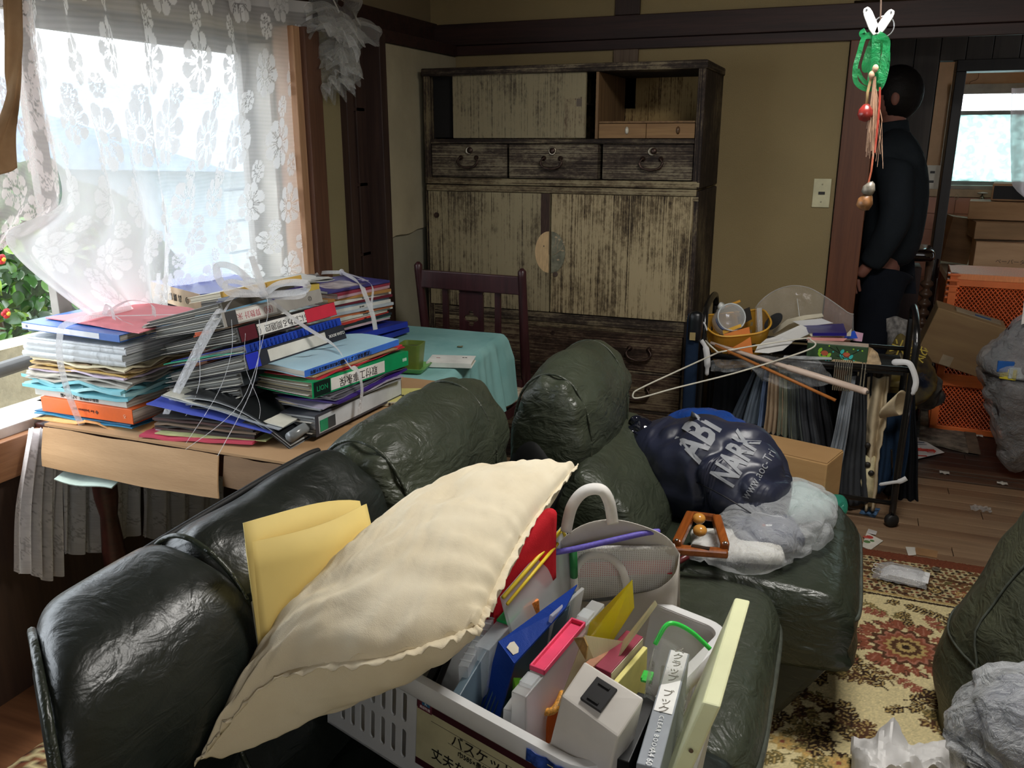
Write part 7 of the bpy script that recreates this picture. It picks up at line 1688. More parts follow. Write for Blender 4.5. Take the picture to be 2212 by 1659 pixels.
# red felt file
rf_ = thing('red_folder', 'red felt file folded over at the top, standing tall in the basket', 'folder', (0, 0, 0)); RED = FT('red_felt', '#c2202b')
P0, P1 = px(1052, 1262, Z=.72), px(1188, 1112, Z=.80); d = (P1-P0)
sidev = Vector((.9, .42, 0)).normalized()
def redf(u, v):
    # cross-section: down, over the top, down again
    s_ = v; a_ = PI*s_; w_ = .022; top = P0.lerp(P1, u)
    w_ = .013
    if s_ < .35: q = Vector((0, 0, -.13*(1-s_/.35)))-sidev*w_
    elif s_ < .65: a2 = PI*(s_-.35)/.3; q = -sidev*w_*math.cos(a2)+Vector((0, 0, .012*math.sin(a2)))
    else: q = Vector((0, 0, -.12*(s_-.65)/.35))+sidev*w_
    return top+q+sidev*.003*math.sin(u*7+v*5)
MB().grid(redf, 14, 24).build('cover', RED, rf_, smooth=True, solid=.004)
MB().grid(lambda u, v: P0.lerp(P1, u*.86)+Vector((0, 0, -.018-.1*v))-sidev*(.004*math.sin(v*4)), 8, 5).build('inner_flap', FT('dark_red_felt', '#8e1420'), rf_, smooth=True, solid=.006)
# yellow edged clear folder
o, L, H = plate('clear_folder', 'grey clear folder with bright yellow edging behind the red file', 'folder', (1082,1290,.715), (1250,1104,.80), .16, .006, CLR3, (-.01, 0))
MB().tube([(0, 0, .004), (L*.93, .0, .004), (L*.96, -.02, .004)], .0035, 6).build('edging', C('#e0c531', .5), o, smooth=True); MB().tube([(0, -.012, .009), (L*.8, -.010, .009)], .003, 6).build('edging', C('#d6bb2c', .5), o, smooth=True)
# clear case with green handle
o, L, H = plate('file_case', 'clear hinged file case with a green handle', 'case', (1040,1400,.655), (1192,1235,.68), .18, .026, CLR2, (-.02, 0))
MB().span((L*.30, .001, -.012), (L*.72, .006, .012)).build('handle', C('#14924f', .4), o, bev=.002); MB().box((L*.86, .002, 0), (.03, .006, .022)).build('latch', CLR3, o, bev=.001)
plate('orange_tag_file', 'thin file with an orange ribbed tab by the blue file', 'folder', (1115,1318,.665), (1166,1290,.675), .1, .007, mat('orange_rib', '#e8863a', .6, var=.3, vs=200), (-.01, 0))
# big blue fabric file
bf_ = thing('blue_folder', 'large royal blue accordion file with a torn white sticker, top edge face up', 'folder', (0, 0, 0)); BLU = FT('royal_blue_cover', '#153c96', .55)
q_ = [px(1078, 1385, Z=.66), px(1247, 1262, Z=.70), px(1222, 1312, Z=.69), px(1112, 1432, Z=.645)]
c4 = MB(); up = Vector((-.0, 0, .004)); c4.add([p for p in q_]+[p-Vector((0, 0, .003)) for p in q_], [(0,1,2,3),(7,6,5,4),(0,4,5,1),(1,5,6,2),(2,6,7,3),(3,7,4,0)]); c4.build('top_flap', BLU, bf_)
MB().add([q_[0], q_[3], q_[3]+Vector((-.03, -.02, -.14)), q_[0]+Vector((-.03, -.02, -.14))], [(0,1,2,3)]).build('end_flap', BLU, bf_, solid=.003)
for k in range(5):
    a = q_[0].lerp(q_[3], .12+.19*k)+Vector((0, 0, -.008)); b = q_[1].lerp(q_[2], .12+.19*k)+Vector((0, 0, -.008))
    MB().add([a, b, b+Vector((-.02, 0, -.15)), a+Vector((-.045, -.02, -.14))], [(0,1,2,3)]).build('pocket', C(('#48606f','#33495a','#5b7686')[k % 3], .35), bf_, solid=.002)
ctr = q_[0].lerp(q_[3], .55).lerp(q_[1].lerp(q_[2], .55), .10)
xv = (q_[1]-q_[0]).normalized(); yv = (q_[0]-q_[3]).normalized(); 
MB().prism([(-.011,-.010),(-.002,-.012),(.004,-.006),(.012,-.010),(.010,.006),(.0,.010),(-.010,.007)], .0005, .0012, frame(ctr, xv, yv)).build('torn_sticker', C('#d9d2bf', .7), bf_)
# lime file and pink case
plate('lime_folder', 'lime green file between blue file and pink-handled case', 'folder', (1098,1450,.62), (1195,1350,.665), .15, .014, mat('lime_green', '#6fcf3a', .45, var=.1), (-.02, 0))
o, L, H = plate('clear_sleeve', 'thin clear sleeve right behind the lime file', 'folder', (1190,1330,.69), (1262,1268,.69), .12, .006, CLR3, (-.02, 0))
o, L, H = plate('file_case', 'clear file case with a raised pink handle', 'case', (1120,1500,.66), (1312,1288,.69), .20, .024, CLR3, (-.02, 0))
PNK = C('#e8476f', .4); la_, lb__ = L*.20, L*.72
h_ = MB().span((la_, .001, -.013), (lb__, .010, -.010)).span((la_, .001, .010), (lb__, .010, .013)).span((la_, .001, -.013), (lb__, .003, .013)).span((la_, .001, -.013), (la_+.004, .010, .013)).span((lb__-.004, .001, -.013), (lb__, .010, .013)); h_.build('handle', PNK, o, bev=.001)
for t_ in (.12, .82): MB().box((L*t_, .002, 0), (.026, .008, .02)).build('latch', CLR2, o, bev=.001)
plate('file_case', 'second clear file case beside the pink-handled one, no handle visible', 'case', (1100,1535,.625), (1185,1420,.64), .17, .02, CLR3, (-.02, 0))
plate('pink_file', 'thin pale pink sleeve in the middle of the basket', 'folder', (1140,1510,.635), (1290,1345,.675), .16, .006, C('#d8a5ae', .4), (-.02, 0))
# yellow sheet, clear folder, orange pouch
ys = thing('yellow_folder', 'bright yellow clear folder corner rising from the basket', 'folder', (0, 0, 0))
a, b, c, d_ = px(1268, 1352, Z=.66), px(1366, 1253, Z=.77), px(1370, 1312, Z=.70), px(1270, 1356, Z=.64)
MB().add([a, b, c, px(1300, 1420, Z=.60), px(1225, 1440, Z=.58)], [(0,1,2,3,4)]).build('body', mat_film('yellow_film', '#e6da2c', .8, .2, 4, .1, .1, .4), ys, solid=.002)
cf = thing('clear_folder', 'milky clear folder with a brown stained corner in the basket middle', 'folder', (0, 0, 0))
MB().add([px(1205, 1525, Z=.60), px(1262, 1372, Z=.70), px(1345, 1385, Z=.66), px(1415, 1297, Z=.74), px(1420, 1306, Z=.73), px(1300, 1470, Z=.62)], [(0,1,2,3,4,5)]).build('body', mat_film('old_clear_film', '#ded8b8', .6, .3, 6, .2, .2, .4), cf, solid=.002)
MB().add([px(1240, 1378, Z=.705), px(1262, 1376, Z=.71), px(1270, 1395, Z=.70), px(1266, 1425, Z=.68), px(1252, 1400, Z=.69)], [(0,1,2,3,4)]).build('stained_corner', mat('brown_stain', '#a5854e', .7, var=.3, vs=60), cf, solid=.003)
op_ = thing('orange_pouch', 'small orange pouch with a yellow zipper at the near side of the basket', 'pouch', px(1160, 1545, Z=.555), (0, .1, -.2))
cushion((.075, .05, .07), .02, 10, .005).build('body', mat_cloth('orange_pouch_cloth', '#c05a22', None, .8, 500, .3), op_, smooth=True); MB().tube(smoothed([(-.035, -.02, .02), (.0, -.026, .03), (.035, -.02, .04), (.03, .02, .045)], 6), .006, 8).build('zipper', mat('yellow_zip', '#e0a040', .6, var=.3, vs=300), op_, smooth=True)
# frosted box with black latch
fb_ = thing('plastic_box', 'frosted white plastic file box with a black latch on its top', 'box', (0, 0, 0)); FBM = mat('frosted_box', '#cfcac3', .35, var=.05)
t_ = [px(1213, 1503, Z=.69), px(1263, 1427, Z=.715), px(1392, 1508, Z=.70), px(1335, 1592, Z=.67)]
dwn = [Vector((-.035, -.03, -.20)), Vector((-.03, -.0, -.20)), Vector((-.03, 0, -.20)), Vector((-.03, -.03, -.20))]
MB().add(t_+[p+q for p, q in zip(t_, dwn)], [(0,1,2,3),(7,6,5,4),(0,4,5,1),(1,5,6,2),(2,6,7,3),(3,7,4,0)]).build('body', FBM, fb_, bev=.003)
xv = (t_[2]-t_[1]).normalized(); yv = (t_[1]-t_[0]).normalized(); ctr = sum(t_, Vector())/4+Vector((-.004, 0, .003))
F_ = frame(ctr, xv, yv); MB().box((0, 0, 0), (.034, .040, .006), F_).build('latch', C('#17171a', .5), fb_, bev=.001)
for s_ in (-1, 1): MB().box((0.0, s_*.013, .0035), (.018, .003, .003), F_).build('latch_notch', C('#08080a', .5), fb_)
# maroon book and yellow files
o, L, H = plate('book', 'maroon book standing spine up in the right of the basket', 'book', (1300,1445,.655), (1382,1362,.67), .17, .030, C('#8c1f3c', .55), (-.02, 0)); MB().span((.002, -H+.002, -.013), (L-.002, -.002, .016)).build('pages', mat_pages('#d8d0b8', '#9b937c', 300), o)
plate('yellow_file', 'two thin pale yellow files beside the maroon book', 'folder', (1325,1478,.64), (1408,1390,.66), .16, .008, C('#e6dd86', .6), (-.02, 0))
plate('brown_packet', 'crinkled salmon packet standing behind the maroon book', 'packet', (1268,1440,.66), (1318,1395,.66), .12, .014, mat('salmon_packet', '#b07a5c', .4, var=.2, vs=20), (-.02, 0))
gc = thing('green_clip', 'small bright green clip on a clear sleeve in the right of the basket', 'clip', px(1398, 1462, Z=.655)); MB().box((0, 0, 0), (.016, .022, .008)).build('jaw', C('#3ecb4a', .4), gc, bev=.002); MB().box((0, -.014, .006), (.008, .014, .003), None).build('lever', C('#36b542', .4), gc, bev=.001)
# clear zip pouch with green zipper arch
zp = thing('zip_pouch', 'clear bell-shaped vinyl pouch with a bright green zipper arch', 'pouch', (0, 0, 0))
G0 = [px(1405, 1470, Z=.68), px(1415, 1392, Z=.72), px(1438, 1352, Z=.745), px(1462, 1348, Z=.745), px(1498, 1368, Z=.73), px(1534, 1402, Z=.71)]
MB().tube(smoothed(G0[1:], 6), .0035, 8).build('zipper', C('#35cf4e', .35), zp, smooth=True)
ed = smoothed(G0, 5); ne = len(ed)
b0_, b1_ = px(1412, 1560, Z=.60), px(1475, 1600, Z=.60)
MB().grid(lambda u, v: ed[int(round(u*(ne-1)))].lerp(b0_.lerp(b1_, u), v)+Vector((-.012*math.sin(PI*v), -.02*math.sin(PI*v)*math.sin(PI*u), .0)), ne-1, 12).build('film', mat_film('vinyl_film', '#e6ece8', .22, .08, 10, .5, .5, .2), zp, smooth=True)
# grey clear book with white label
o, L, H = plate('clear_book', 'grey clear book with handwritten white spine label, spine upwards', 'clear file', (1400,1655,.66), (1490,1395,.69), .20, .030, C('#8d939c', .35), (-.02, 0))
Fo = Matrix(((1,0,0,0),(0,0,1,.0012),(0,-1,0,0),(0,0,0,1)))
MB().span((L*.42, .0003, -.0125), (L*.99, .0012, .0125)).build('spine_label', C('#e4e4e4', .5), o)
TXm = Matrix(((-1,0,0,0),(0,0,1,.0016),(0,1,0,0),(0,0,0,1)))
TXv = Matrix(((0,1,0,0),(0,0,1,.0016),(1,0,0,0),(0,0,0,1)))
text('ス\nク\nラ\nッ\nプ\n\nブ\nッ\nク', .017, C('#7a766f', .6), o, Matrix.Translation((L*.72, 0, 0)) @ TXv); text('CLEAR BOOK', .009, C('#e6e8ea', .5), o, Matrix.Translation((L*.25, 0, 0)) @ TXm, spacing=1.3); text('60', .02, C('#eef0f2', .5), o, Matrix.Translation((L*.06, 0, 0)) @ Matrix(((0,0,1,0),(0,1,0,0),(-1,0,0,0),(0,0,0,1))) @ Matrix.Identity(4)) if False else text('A4 60', .012, C('#eef0f2', .5), o, Matrix.Translation((L*.06, 0, 0)) @ TXm)
plate('black_case', 'black case standing between frosted box and grey clear book', 'case', (1335,1640,.63), (1420,1490,.66), .18, .03, C('#101214', .4), (-.02, 0))
# cream board
CRB = mat('cream_board', '#d9dbb0', .4, var=.04)
cbd = thing('cream_tray', 'long pale cream plastic tray standing on edge at the right end of the basket', 'tray', (0, 0, 0))
A_, B_ = px(1605, 1293, Z=.765), px(1537, 1522, Z=.765); w__ = (px(1622, 1297, Z=.765)-px(1589, 1290, Z=.765))
w__ = Vector((w__.x, w__.y, 0)); top4 = [A_-w__/2, A_+w__/2, B_+w__/2, B_-w__/2]; dn_ = Vector((-.075, -.0, -.26))
C_ = B_+(B_-A_)*.15+Vector((-.0, -.0, -.02)); 
MB().add(top4+[p+dn_ for p in top4], [(0,1,2,3)[::-1],(7,6,5,4)[::-1],(0,4,5,1)[::-1],(1,5,6,2)[::-1],(2,6,7,3)[::-1],(3,7,4,0)[::-1]]).build('body', CRB, cbd, bev=.003)
MB().ball(tuple(B_+Vector((-.020, -.003, -.07))), (.003, .002, .003)).build('mark', C('#5a4630', .7), cbd)
plate('white_tray', 'white plastic tray edge to the right of the cream one', 'tray', (1500,1659,.64), (1556,1530,.66), .20, .006, C('#cfd0cc', .4), (-.04, 0))
# ================================================================= NONWOVEN BAG BEHIND THE BASKET
nwb = thing('tote_bag', 'off-white nonwoven tote bag with two looped handles behind the basket', 'bag', (0, 0, 0)); NWM = mat_cloth('nonwoven', '#c9c4bd', '#b9b4ac', .9, 1200, .15, trans=.1)
rearT = [px(1178, 1215, Z=.68), px(1215, 1165, Z=.74), px(1262, 1133, Z=.765), px(1322, 1122, Z=.77), px(1385, 1135, Z=.76), px(1440, 1160, Z=.74), px(1468, 1195, Z=.70)]
frntT = [px(1178, 1215, Z=.68), px(1235, 1290, Z=.61), px(1300, 1300, Z=.61), px(1362, 1285, Z=.62), px(1420, 1272, Z=.64), px(1458, 1240, Z=.67), px(1468, 1195, Z=.70)]
rt, ft = smoothed(rearT, 5), smoothed(frntT, 5); nn_ = len(rt)
base_r = [Vector((p.x, max(1.50, p.y-.02), .43)) for p in rt]
MB().grid(lambda u, v: rt[int(round(u*(nn_-1)))].lerp(base_r[int(round(u*(nn_-1)))], v), nn_-1, 8).build('rear_panel', NWM, nwb, smooth=True, solid=.0015)
MB().grid(lambda u, v: ft[int(round(u*(nn_-1)))]+Vector((.0, .0, -(ft[int(round(u*(nn_-1)))].z-.43)*v)), nn_-1, 8).build('front_panel', NWM, nwb, smooth=True, solid=.0015)
WHS = C('#dedbd6', .8)
def strapn(pts, w, nrm): return MB().ribbon(smoothed(pts, 8), w, nrm).build('handle', WHS, nwb, smooth=True, solid=.002)
strapn([px(1222, 1150, Z=.755), px(1235, 1095, Z=.81), px(1262, 1062, Z=.84), px(1298, 1058, Z=.845), px(1316, 1085, Z=.82), px(1324, 1132, Z=.775)], .020, (.2, -.7, .5))
strapn([px(1243, 1285, Z=.63), px(1242, 1235, Z=.67), px(1268, 1202, Z=.70), px(1308, 1200, Z=.70), px(1342, 1228, Z=.68), px(1355, 1270, Z=.64)], .014, (.2, -.8, .6))
# pouches inside the tote
pz = thing('mesh_pouch', 'clear mesh pouch with a purple zipper in the tote bag', 'pouch', (0, 0, 0))
MB().tube(smoothed([px(1162, 1198, Z=.72), px(1230, 1188, Z=.725), px(1310, 1170, Z=.735), px(1390, 1152, Z=.745), px(1424, 1148, Z=.745)], 6), .0055, 8).build('zipper', mat('purple_zip', '#5c50b0', .5, var=.15, vs=200), pz, smooth=True)
m, t, p = new_mat('mesh_vinyl'); v = t.coord(); bx_ = t.new('ShaderNodeTexBrick', offset=0.0, i={'Vector': v, 'Scale': 1.0, 'Color1': (0,0,0,1), 'Color2': (0,0,0,1), 'Mortar': (1,1,1,1), 'Mortar Size': .0012, 'Brick Width': .004, 'Row Height': .004, 'Mortar Smooth': .2})
p.inputs['Base Color'].default_value = (.82, .82, .80, 1); p.inputs['Roughness'].default_value = .3; tr = t.new('ShaderNodeBsdfTransparent')
mx = t.new('ShaderNodeMixShader', i={0: t.math('ADD', t.math('MULTIPLY', bx_.outputs[0], .5), .28, clamp=True), 1: tr.outputs[0], 2: p.outputs[0]}); t.l.new(mx.outputs[0], t.n['Material Output'].inputs[0]); MESHV = m
def pouch_panel(pts4, par, m, nm='panel', th=.0):
    a, b, c, d_ = pts4; M = frame(a, b-a, d_-a if (b-a).cross(d_-a).length > 1e-6 else c-a); Mi = M.inverted()
    L = [Mi @ q for q in pts4]
    o = MB().add([tuple(q) for q in L], [(0, 1, 2, 3)]).build(nm, m, par); o.matrix_local = M; return o
pouch_panel([px(1165, 1206, Z=.66), px(1424, 1156, Z=.69), px(1420, 1230, Z=.60), px(1200, 1260, Z=.57)], pz, MESHV)
wz = thing('mesh_pouch', 'white mesh zip pouch with green end tabs standing in the tote bag', 'pouch', (0, 0, 0))
pouch_panel([px(1205, 1190, Z=.71), px(1455, 1182, Z=.715), px(1462, 1268, Z=.625), px(1235, 1300, Z=.60)], wz, MESHV)
MB().tube(smoothed([px(1205, 1189, Z=.712), px(1300, 1184, Z=.716), px(1400, 1184, Z=.717), px(1456, 1180, Z=.715)], 6), .005, 8).build('zipper', mat('white_zip', '#d9d8d4', .4, var=.2, vs=300), wz, smooth=True)
pouch_panel([px(1240, 1216, Z=.682), px(1452, 1208, Z=.688), px(1452, 1240, Z=.655), px(1240, 1248, Z=.648)], wz, mat('pink_insert', '#e8505f', .6), 'insert', 0)
pouch_panel([px(1210, 1198, Z=.675), px(1455, 1190, Z=.68), px(1460, 1275, Z=.59), px(1240, 1300, Z=.57)], wz, C('#b9b7b0', .7), 'contents', 0)
for xx in (1206, 1238): 
    a, b = px(xx, 1188, Z=.716), px(xx+2, 1246, Z=.66); MB().tube([a, a.lerp(b, .5), b], .0075, 8).build('end_tab', C('#1f7a3c', .5), wz, smooth=True)
# ================================================================= HANGING THINGS, FLOOR THINGS, LAMP
lp = thing('ceiling_lamp', 'round white ceiling lamp just above the picture', 'lamp', (LAMP_POS[0], LAMP_POS[1], CEIL))
MB().lathe([(0, 0), (.26, 0), (.28, -.02), (.28, -.06), (.27, -.07), (.25, -.072), (0, -.072)], 40).build('lamp_shade', mat('lamp_diffuser', '#fff1dc', .5, emit=3), lp, smooth=True)
CY_ = 1.98
cord = [px(1903, -150, Y=CY_), px(1903, 0, Y=CY_), px(1902, 36, Y=CY_)]
cl = thing('clothes_clip', 'white plastic clip with two pegs hanging on the pull cord at the upper right', 'clip', (0, 0, 0))
WCL = mat('white_clip', '#f4f4f2', .35)
for a, b in (((1872, 22), (1893, 74)), ((1925, 27), (1893, 74))):
    P, Q = px(a[0], a[1], Y=CY_), px(b[0], b[1], Y=CY_); d = (Q-P); M = frame(P, d, (0, 1, 0)); L = d.length
    pr = [(0, -.007), (L*.15, -.0085), (L*.7, -.009), (L, -.006), (L, .006), (L*.7, .009), (L*.15, .0085), (0, .007), (-.005, .004), (-.005, -.004)]
    # prism in the picture-parallel plane
    M2 = Matrix((d.normalized(), Vector((0, 1, 0)).cross(d).normalized(), Vector((0, 1, 0)))).transposed().to_4x4(); M2.translation = P
    MB().prism(pr, -.004, .004, M2).build('arm', WCL, cl, bev=.0015)
    MB().lathe([(0, .005), (.002, .005), (.002, -.005), (0, -.005)], 10, Matrix.Translation(P) @ Matrix.Rotation(PI/2, 4, 'X')).build('peg_hole', C('#55565a', .6), cl)
c0 = px(1908, 58, Y=CY_); MB().tube([c0+Vector((.020*math.cos(a), 0, .020*math.sin(a))) for a in [2*PI*k/28 for k in range(28)]], .0014, 6, closed=True).build('spring_ring', C('#c9ccd0', .2, metal=.8), cl, smooth=True)
MB().tube([px(1904, -260, Y=CY_), cord[1], cord[2], px(1903, 52, Y=CY_)], .0018, 6).build('pull_cord', C('#6a5548', .7), cl, smooth=True)
MB().tube([Vector((LAMP_POS[0], LAMP_POS[1], CEIL-.08)), px(1904, -260, Y=CY_)], .0018, 6).build('pull_cord', C('#6a5548', .7), cl, smooth=True)
grn = thing('green_tape', 'loops of green plastic tape clipped at the upper right', 'tape', (0, 0, 0)); GT = mat_film('green_tape', '#18a05a', .82, .35, 30, .5, .15, .35)
def lp_(pts, w, dy=0, nm='loop'):
    P = [px(x, y, Y=CY_+dy) for x, y in pts]; MB().ribbon(smoothed(P, 8), w, (0.25, 1, .1)).build(nm, GT, grn, smooth=True)
lp_([(1893, 72), (1868, 80), (1856, 115), (1847, 150), (1850, 178), (1870, 192), (1888, 188), (1893, 160), (1898, 110), (1896, 76)], .010, .0)
lp_([(1892, 74), (1880, 100), (1868, 140), (1872, 150), (1884, 120), (1894, 78)], .012, .01)
lp_([(1895, 76), (1912, 100), (1913, 140), (1905, 175), (1895, 188), (1890, 160), (1892, 110), (1893, 76)], .016, -.006)
lp_([(1896, 74), (1915, 90), (1910, 130), (1902, 180)], .014, -.012); lp_([(1894, 74), (1885, 110), (1880, 150), (1876, 180), (1862, 170), (1852, 150)], .008, .006)
lp_([(1870, 66), (1862, 72), (1870, 78), (1890, 74)], .012, .0)
orn = thing('string_ornament', 'hanging ornament of a red seed, pale bristle tassel and two shell bells', 'ornament', (0, 0, 0))
MB().tube([px(x, y, Y=CY_-.012) for x, y in ((1887, 150), (1880, 175), (1874, 200), (1872, 228))], .003, 6).build('cord', mat('straw_cord', '#b79a6a', .8), orn, smooth=True)
for x, y in ((1891, 148), (1883, 162)): MB().ball(tuple(px(x, y, Y=CY_-.014)), (.006, .006, .008), seg=10, rings=8).build('knot', C('#cfa98c', .8), orn, smooth=True)
P = px(1870, 243, Y=CY_-.01); MB().lathe([(0, .018), (.006, .016), (.014, .006), (.016, -.004), (.012, -.014), (.004, -.018), (0, -.018)], 18, Matrix.Translation(P)).build('seed', mat('red_lacquer', '#8d2f2a', .25, var=.25, vs=60), orn, smooth=True)
ts = MB(); rr = random.Random(8)
for k in range(46):
    x0 = 1889+rr.uniform(-3, 3); x1 = 1884+rr.uniform(-14, 9); y1 = rr.uniform(270, 345); ts.tube([px(x0, 165, Y=CY_-.012), px((x0+x1)/2+rr.uniform(-2, 4), 235, Y=CY_-.012+rr.uniform(-.006, .006)), px(x1, y1, Y=CY_-.012+rr.uniform(-.008, .008))], .0006, 3, caps=False)
for k in range(6): ts.tube([px(1892, 190, Y=CY_-.01), px(1898+rr.uniform(-4, 8), 260, Y=CY_-.01), px(1880+rr.uniform(-6, 30), rr.uniform(330, 380), Y=CY_-.01)], .0005, 3, caps=False)
ts.build('tassel', mat('pale_bristle', '#c9a68c', .7), orn, kind='stuff')
MB().ribbon(smoothed([px(x, y, Y=CY_-.016) for x, y in ((1901, 188), (1900, 225), (1895, 280), (1890, 330))], 6), .004, (.3, 1, 0)).build('red_ribbon', C('#b5422f', .6), orn)
MB().tube([px(x, y, Y=CY_-.012) for x, y in ((1888, 320), (1882, 370), (1875, 400), (1872, 425))], .0022, 6).build('cord', C('#a8573a', .7), orn, smooth=True)
for x, y, c_, r_ in ((1877, 408, '#7f786c', .013), (1869, 436, '#8a5f3a', .016)):
    P = px(x, y, Y=CY_-.012); b = MB().lathe([(0, r_*1.3), (r_*.5, r_), (r_, r_*.1), (r_*.9, -r_*.8), (r_*.3, -r_*1.1), (r_*.2, -r_*.7), (0, -r_*.6)], 14, Matrix.Translation(P) @ Matrix.Rotation(.35, 4, 'Y')).build('shell_bell', mat('shell_'+c_[1:], c_, .35, var=.35, vs=70), orn, smooth=True)
# ---------------- floor things
def flat(name, label, cat, pts, z, m, th=.0015, curl=0):
    P = [px(x, y, Z=z) for x, y in pts]; N = len(P); mb = MB(); mb.add([tuple(p) for p in P]+[tuple(p-Vector((0, 0, th))) for p in P], [tuple(range(N)), tuple(range(N, 2*N))[::-1]]+[(i, (i+1) % N, N+(i+1) % N, N+i) for i in range(N)])
    o = mb.build(name, m, None); return T(o, label, cat)
mk = thing('face_masks', 'small plastic bag of white face masks lying on the rug', 'bag', px(1945, 1250, Z=.015), -.15)
for k in range(5): MB().sheet(lambda u, v: ((u-.5)*.12+.006*k, (v-.5)*.075, .008+.004*k+.008*math.sin(PI*u)*math.sin(PI*v)+.003*math.sin(v*26)), 10, 10, .002).build('mask', C('#dfe0e2', .7), mk)
for y in (-.02, .02): MB().tube(smoothed([(-.055, y-.012, .012), (-.085, y-.01, .02), (-.082, y+.012, .02), (-.055, y+.014, .014)], 6), .0014, 5).build('ear_loop', C('#e4e4e4', .7), mk, smooth=True)
MB().grid(lambda u, v: ((u-.5)*.165, (v-.5)*.115, .010+.032*(1-(2*u-1)**4)*(1-(2*v-1)**4)+.004*nz((u*9, v*6, 0), 1, 3)), 30, 24).build('bag_film', mat_film('mask_bag_film', '#f0f2f5', .25, .1, 30, .9, .4, .2), mk, smooth=True)
flat('drawn_card', 'white card with a red and green flower drawing on the floor by the armchair', 'card', [(1872,1150),(1908,1168),(1880,1188),(1862,1180)], .004, C('#d9d4c8', .7))
for (x, y, c_, r_) in ((1878, 1160, '#b8423a', .014), (1873, 1170, '#5a7f4a', .012), (1884, 1168, '#4f7a44', .008), (1870, 1160, '#c25a4a', .010)):
    P = px(x, y, Z=.0046); MB().lathe([(0, .0004), (r_, .0002), (r_, -.0004)], 9, Matrix.Translation(P)).build('painted_flower', C(c_, .6), SC.objects['drawn_card'])
flat('paper_scrap', 'small white paper square on the floor near the rug edge', 'paper', [(1956,1181),(1976,1182),(1979,1198),(1962,1200)], .004, C('#d3cfc6', .8))
flat('paper_scrap', 'pale scrap half under the armchair beside the flower card', 'paper', [(1876,1142),(1895,1148),(1892,1155),(1872,1150)], .005, C('#c9c5c2', .8))
flat('blue_photo_card', 'small card with a blue picture on the floor under the rack', 'card', [(1866,1094),(1902,1098),(1890,1118),(1856,1108)], .004, mat('blue_print', '#5c7fa8', .4, var=.5, vs=60))
flat('brown_paper', 'tan strip of cardboard on the floor at the rug edge', 'cardboard', [(1980,1182),(2026,1190),(2024,1205),(1972,1196)], .003, C('#9c7650', .8))
flat('flyer', 'white flyer with red and blue print on the hall floor behind the rack', 'flyer', [(1948,940),(1985,945),(2040,977),(1964,995),(1940,985)], .010, C('#d6d2ce', .6))
fy = SC.objects['flyer']
for (x, y, w_, d_, c_) in ((1998, 972, .09, .035, '#c03a30'), (1985, 984, .07, .014, '#c0453a'), (1978, 955, .08, .010, '#4a5a78'), (1990, 960, .05, .006, '#555a66')):
    P = px(x, y, Z=.0112); MB().box((P.x, P.y, P.z), (w_, d_, .0006), None, .2).build('print_block', C(c_, .6), fy)
text('日本', .05, C('#d9564a', .6), fy, TR(tuple(px(2000, 972, Z=.0120)), (0, 0, 2.9)))
wp_ = thing('wrapper', 'crinkled clear wrapper on the floorboards below the threshold', 'wrapper', px(2118, 1103, Z=.003))
MB().grid(lambda u, v: ((u-.5)*.075, (v-.5)*.05, .004+.010*(.5+nz((u*6, v*6, 0), 1, 4))), 16, 12).build('film', mat_film('wrapper_film', '#eeeeee', .30, .08, 60, 1.0, .4, .1), wp_, smooth=True)
for k, (x, y, lb_) in enumerate(((2040, 1022, 'tiny torn wrapper on the hall side of the threshold'), (2113, 942, 'small folded paper scrap on the dark hall boards'), (2098, 928, 'smallest paper scrap on the dark hall boards'), (2165, 1045, 'pale scrap on the threshold at the right'))):
    P = px(x, y, Z=.006); o = MB().sheet(lambda u, v: (P.x+(u-.5)*.04, P.y+(v-.5)*.03, P.z+.006*nz((u*3, v*3, k), 1, k)+.004), 4, 4, .001).build('paper_scrap', C('#cfcac2', .6), None); T(o, lb_, 'paper')
T(MB().tube([px(2022, 1230, Z=.012)+Vector((.010*math.cos(a), .010*math.sin(a), 0)) for a in [2*PI*k/18 for k in range(18)]], .004, 8, closed=True).build('rubber_ring', C('#6a6152', .6), None, smooth=True), 'small grey-brown ring lying on the rug border', 'ring')
# hall mat
fm_ = thing('floor_mat', 'worn grey-brown stained mat on the hall floor', 'mat', (0, 0, 0))
q0, q1, q2, q3 = px(1990, 880, Z=.012), px(2070, 870, Z=.012), px(2092, 975, Z=.012), px(1985, 950, Z=.012)
MB().sheet(lambda u, v: q3.lerp(q2, u).lerp(q0.lerp(q1, u), v)+Vector((0, 0, .003*nz((u*4, v*4, 0), 1, 2))), 14, 14, .010).build('pile', mat('dirty_mat', '#7f7465', .95, var=.5, vs=14, bs=1, bscale=120), fm_)
MB().sheet(lambda u, v: q2.lerp(px(2085, 965, Z=.014), 0).lerp(q1, v)+Vector((.05*u, -.01*u, .002)), 3, 8, .008).build('border', mat('mat_border', '#6b5a48', .9, var=.3), fm_)
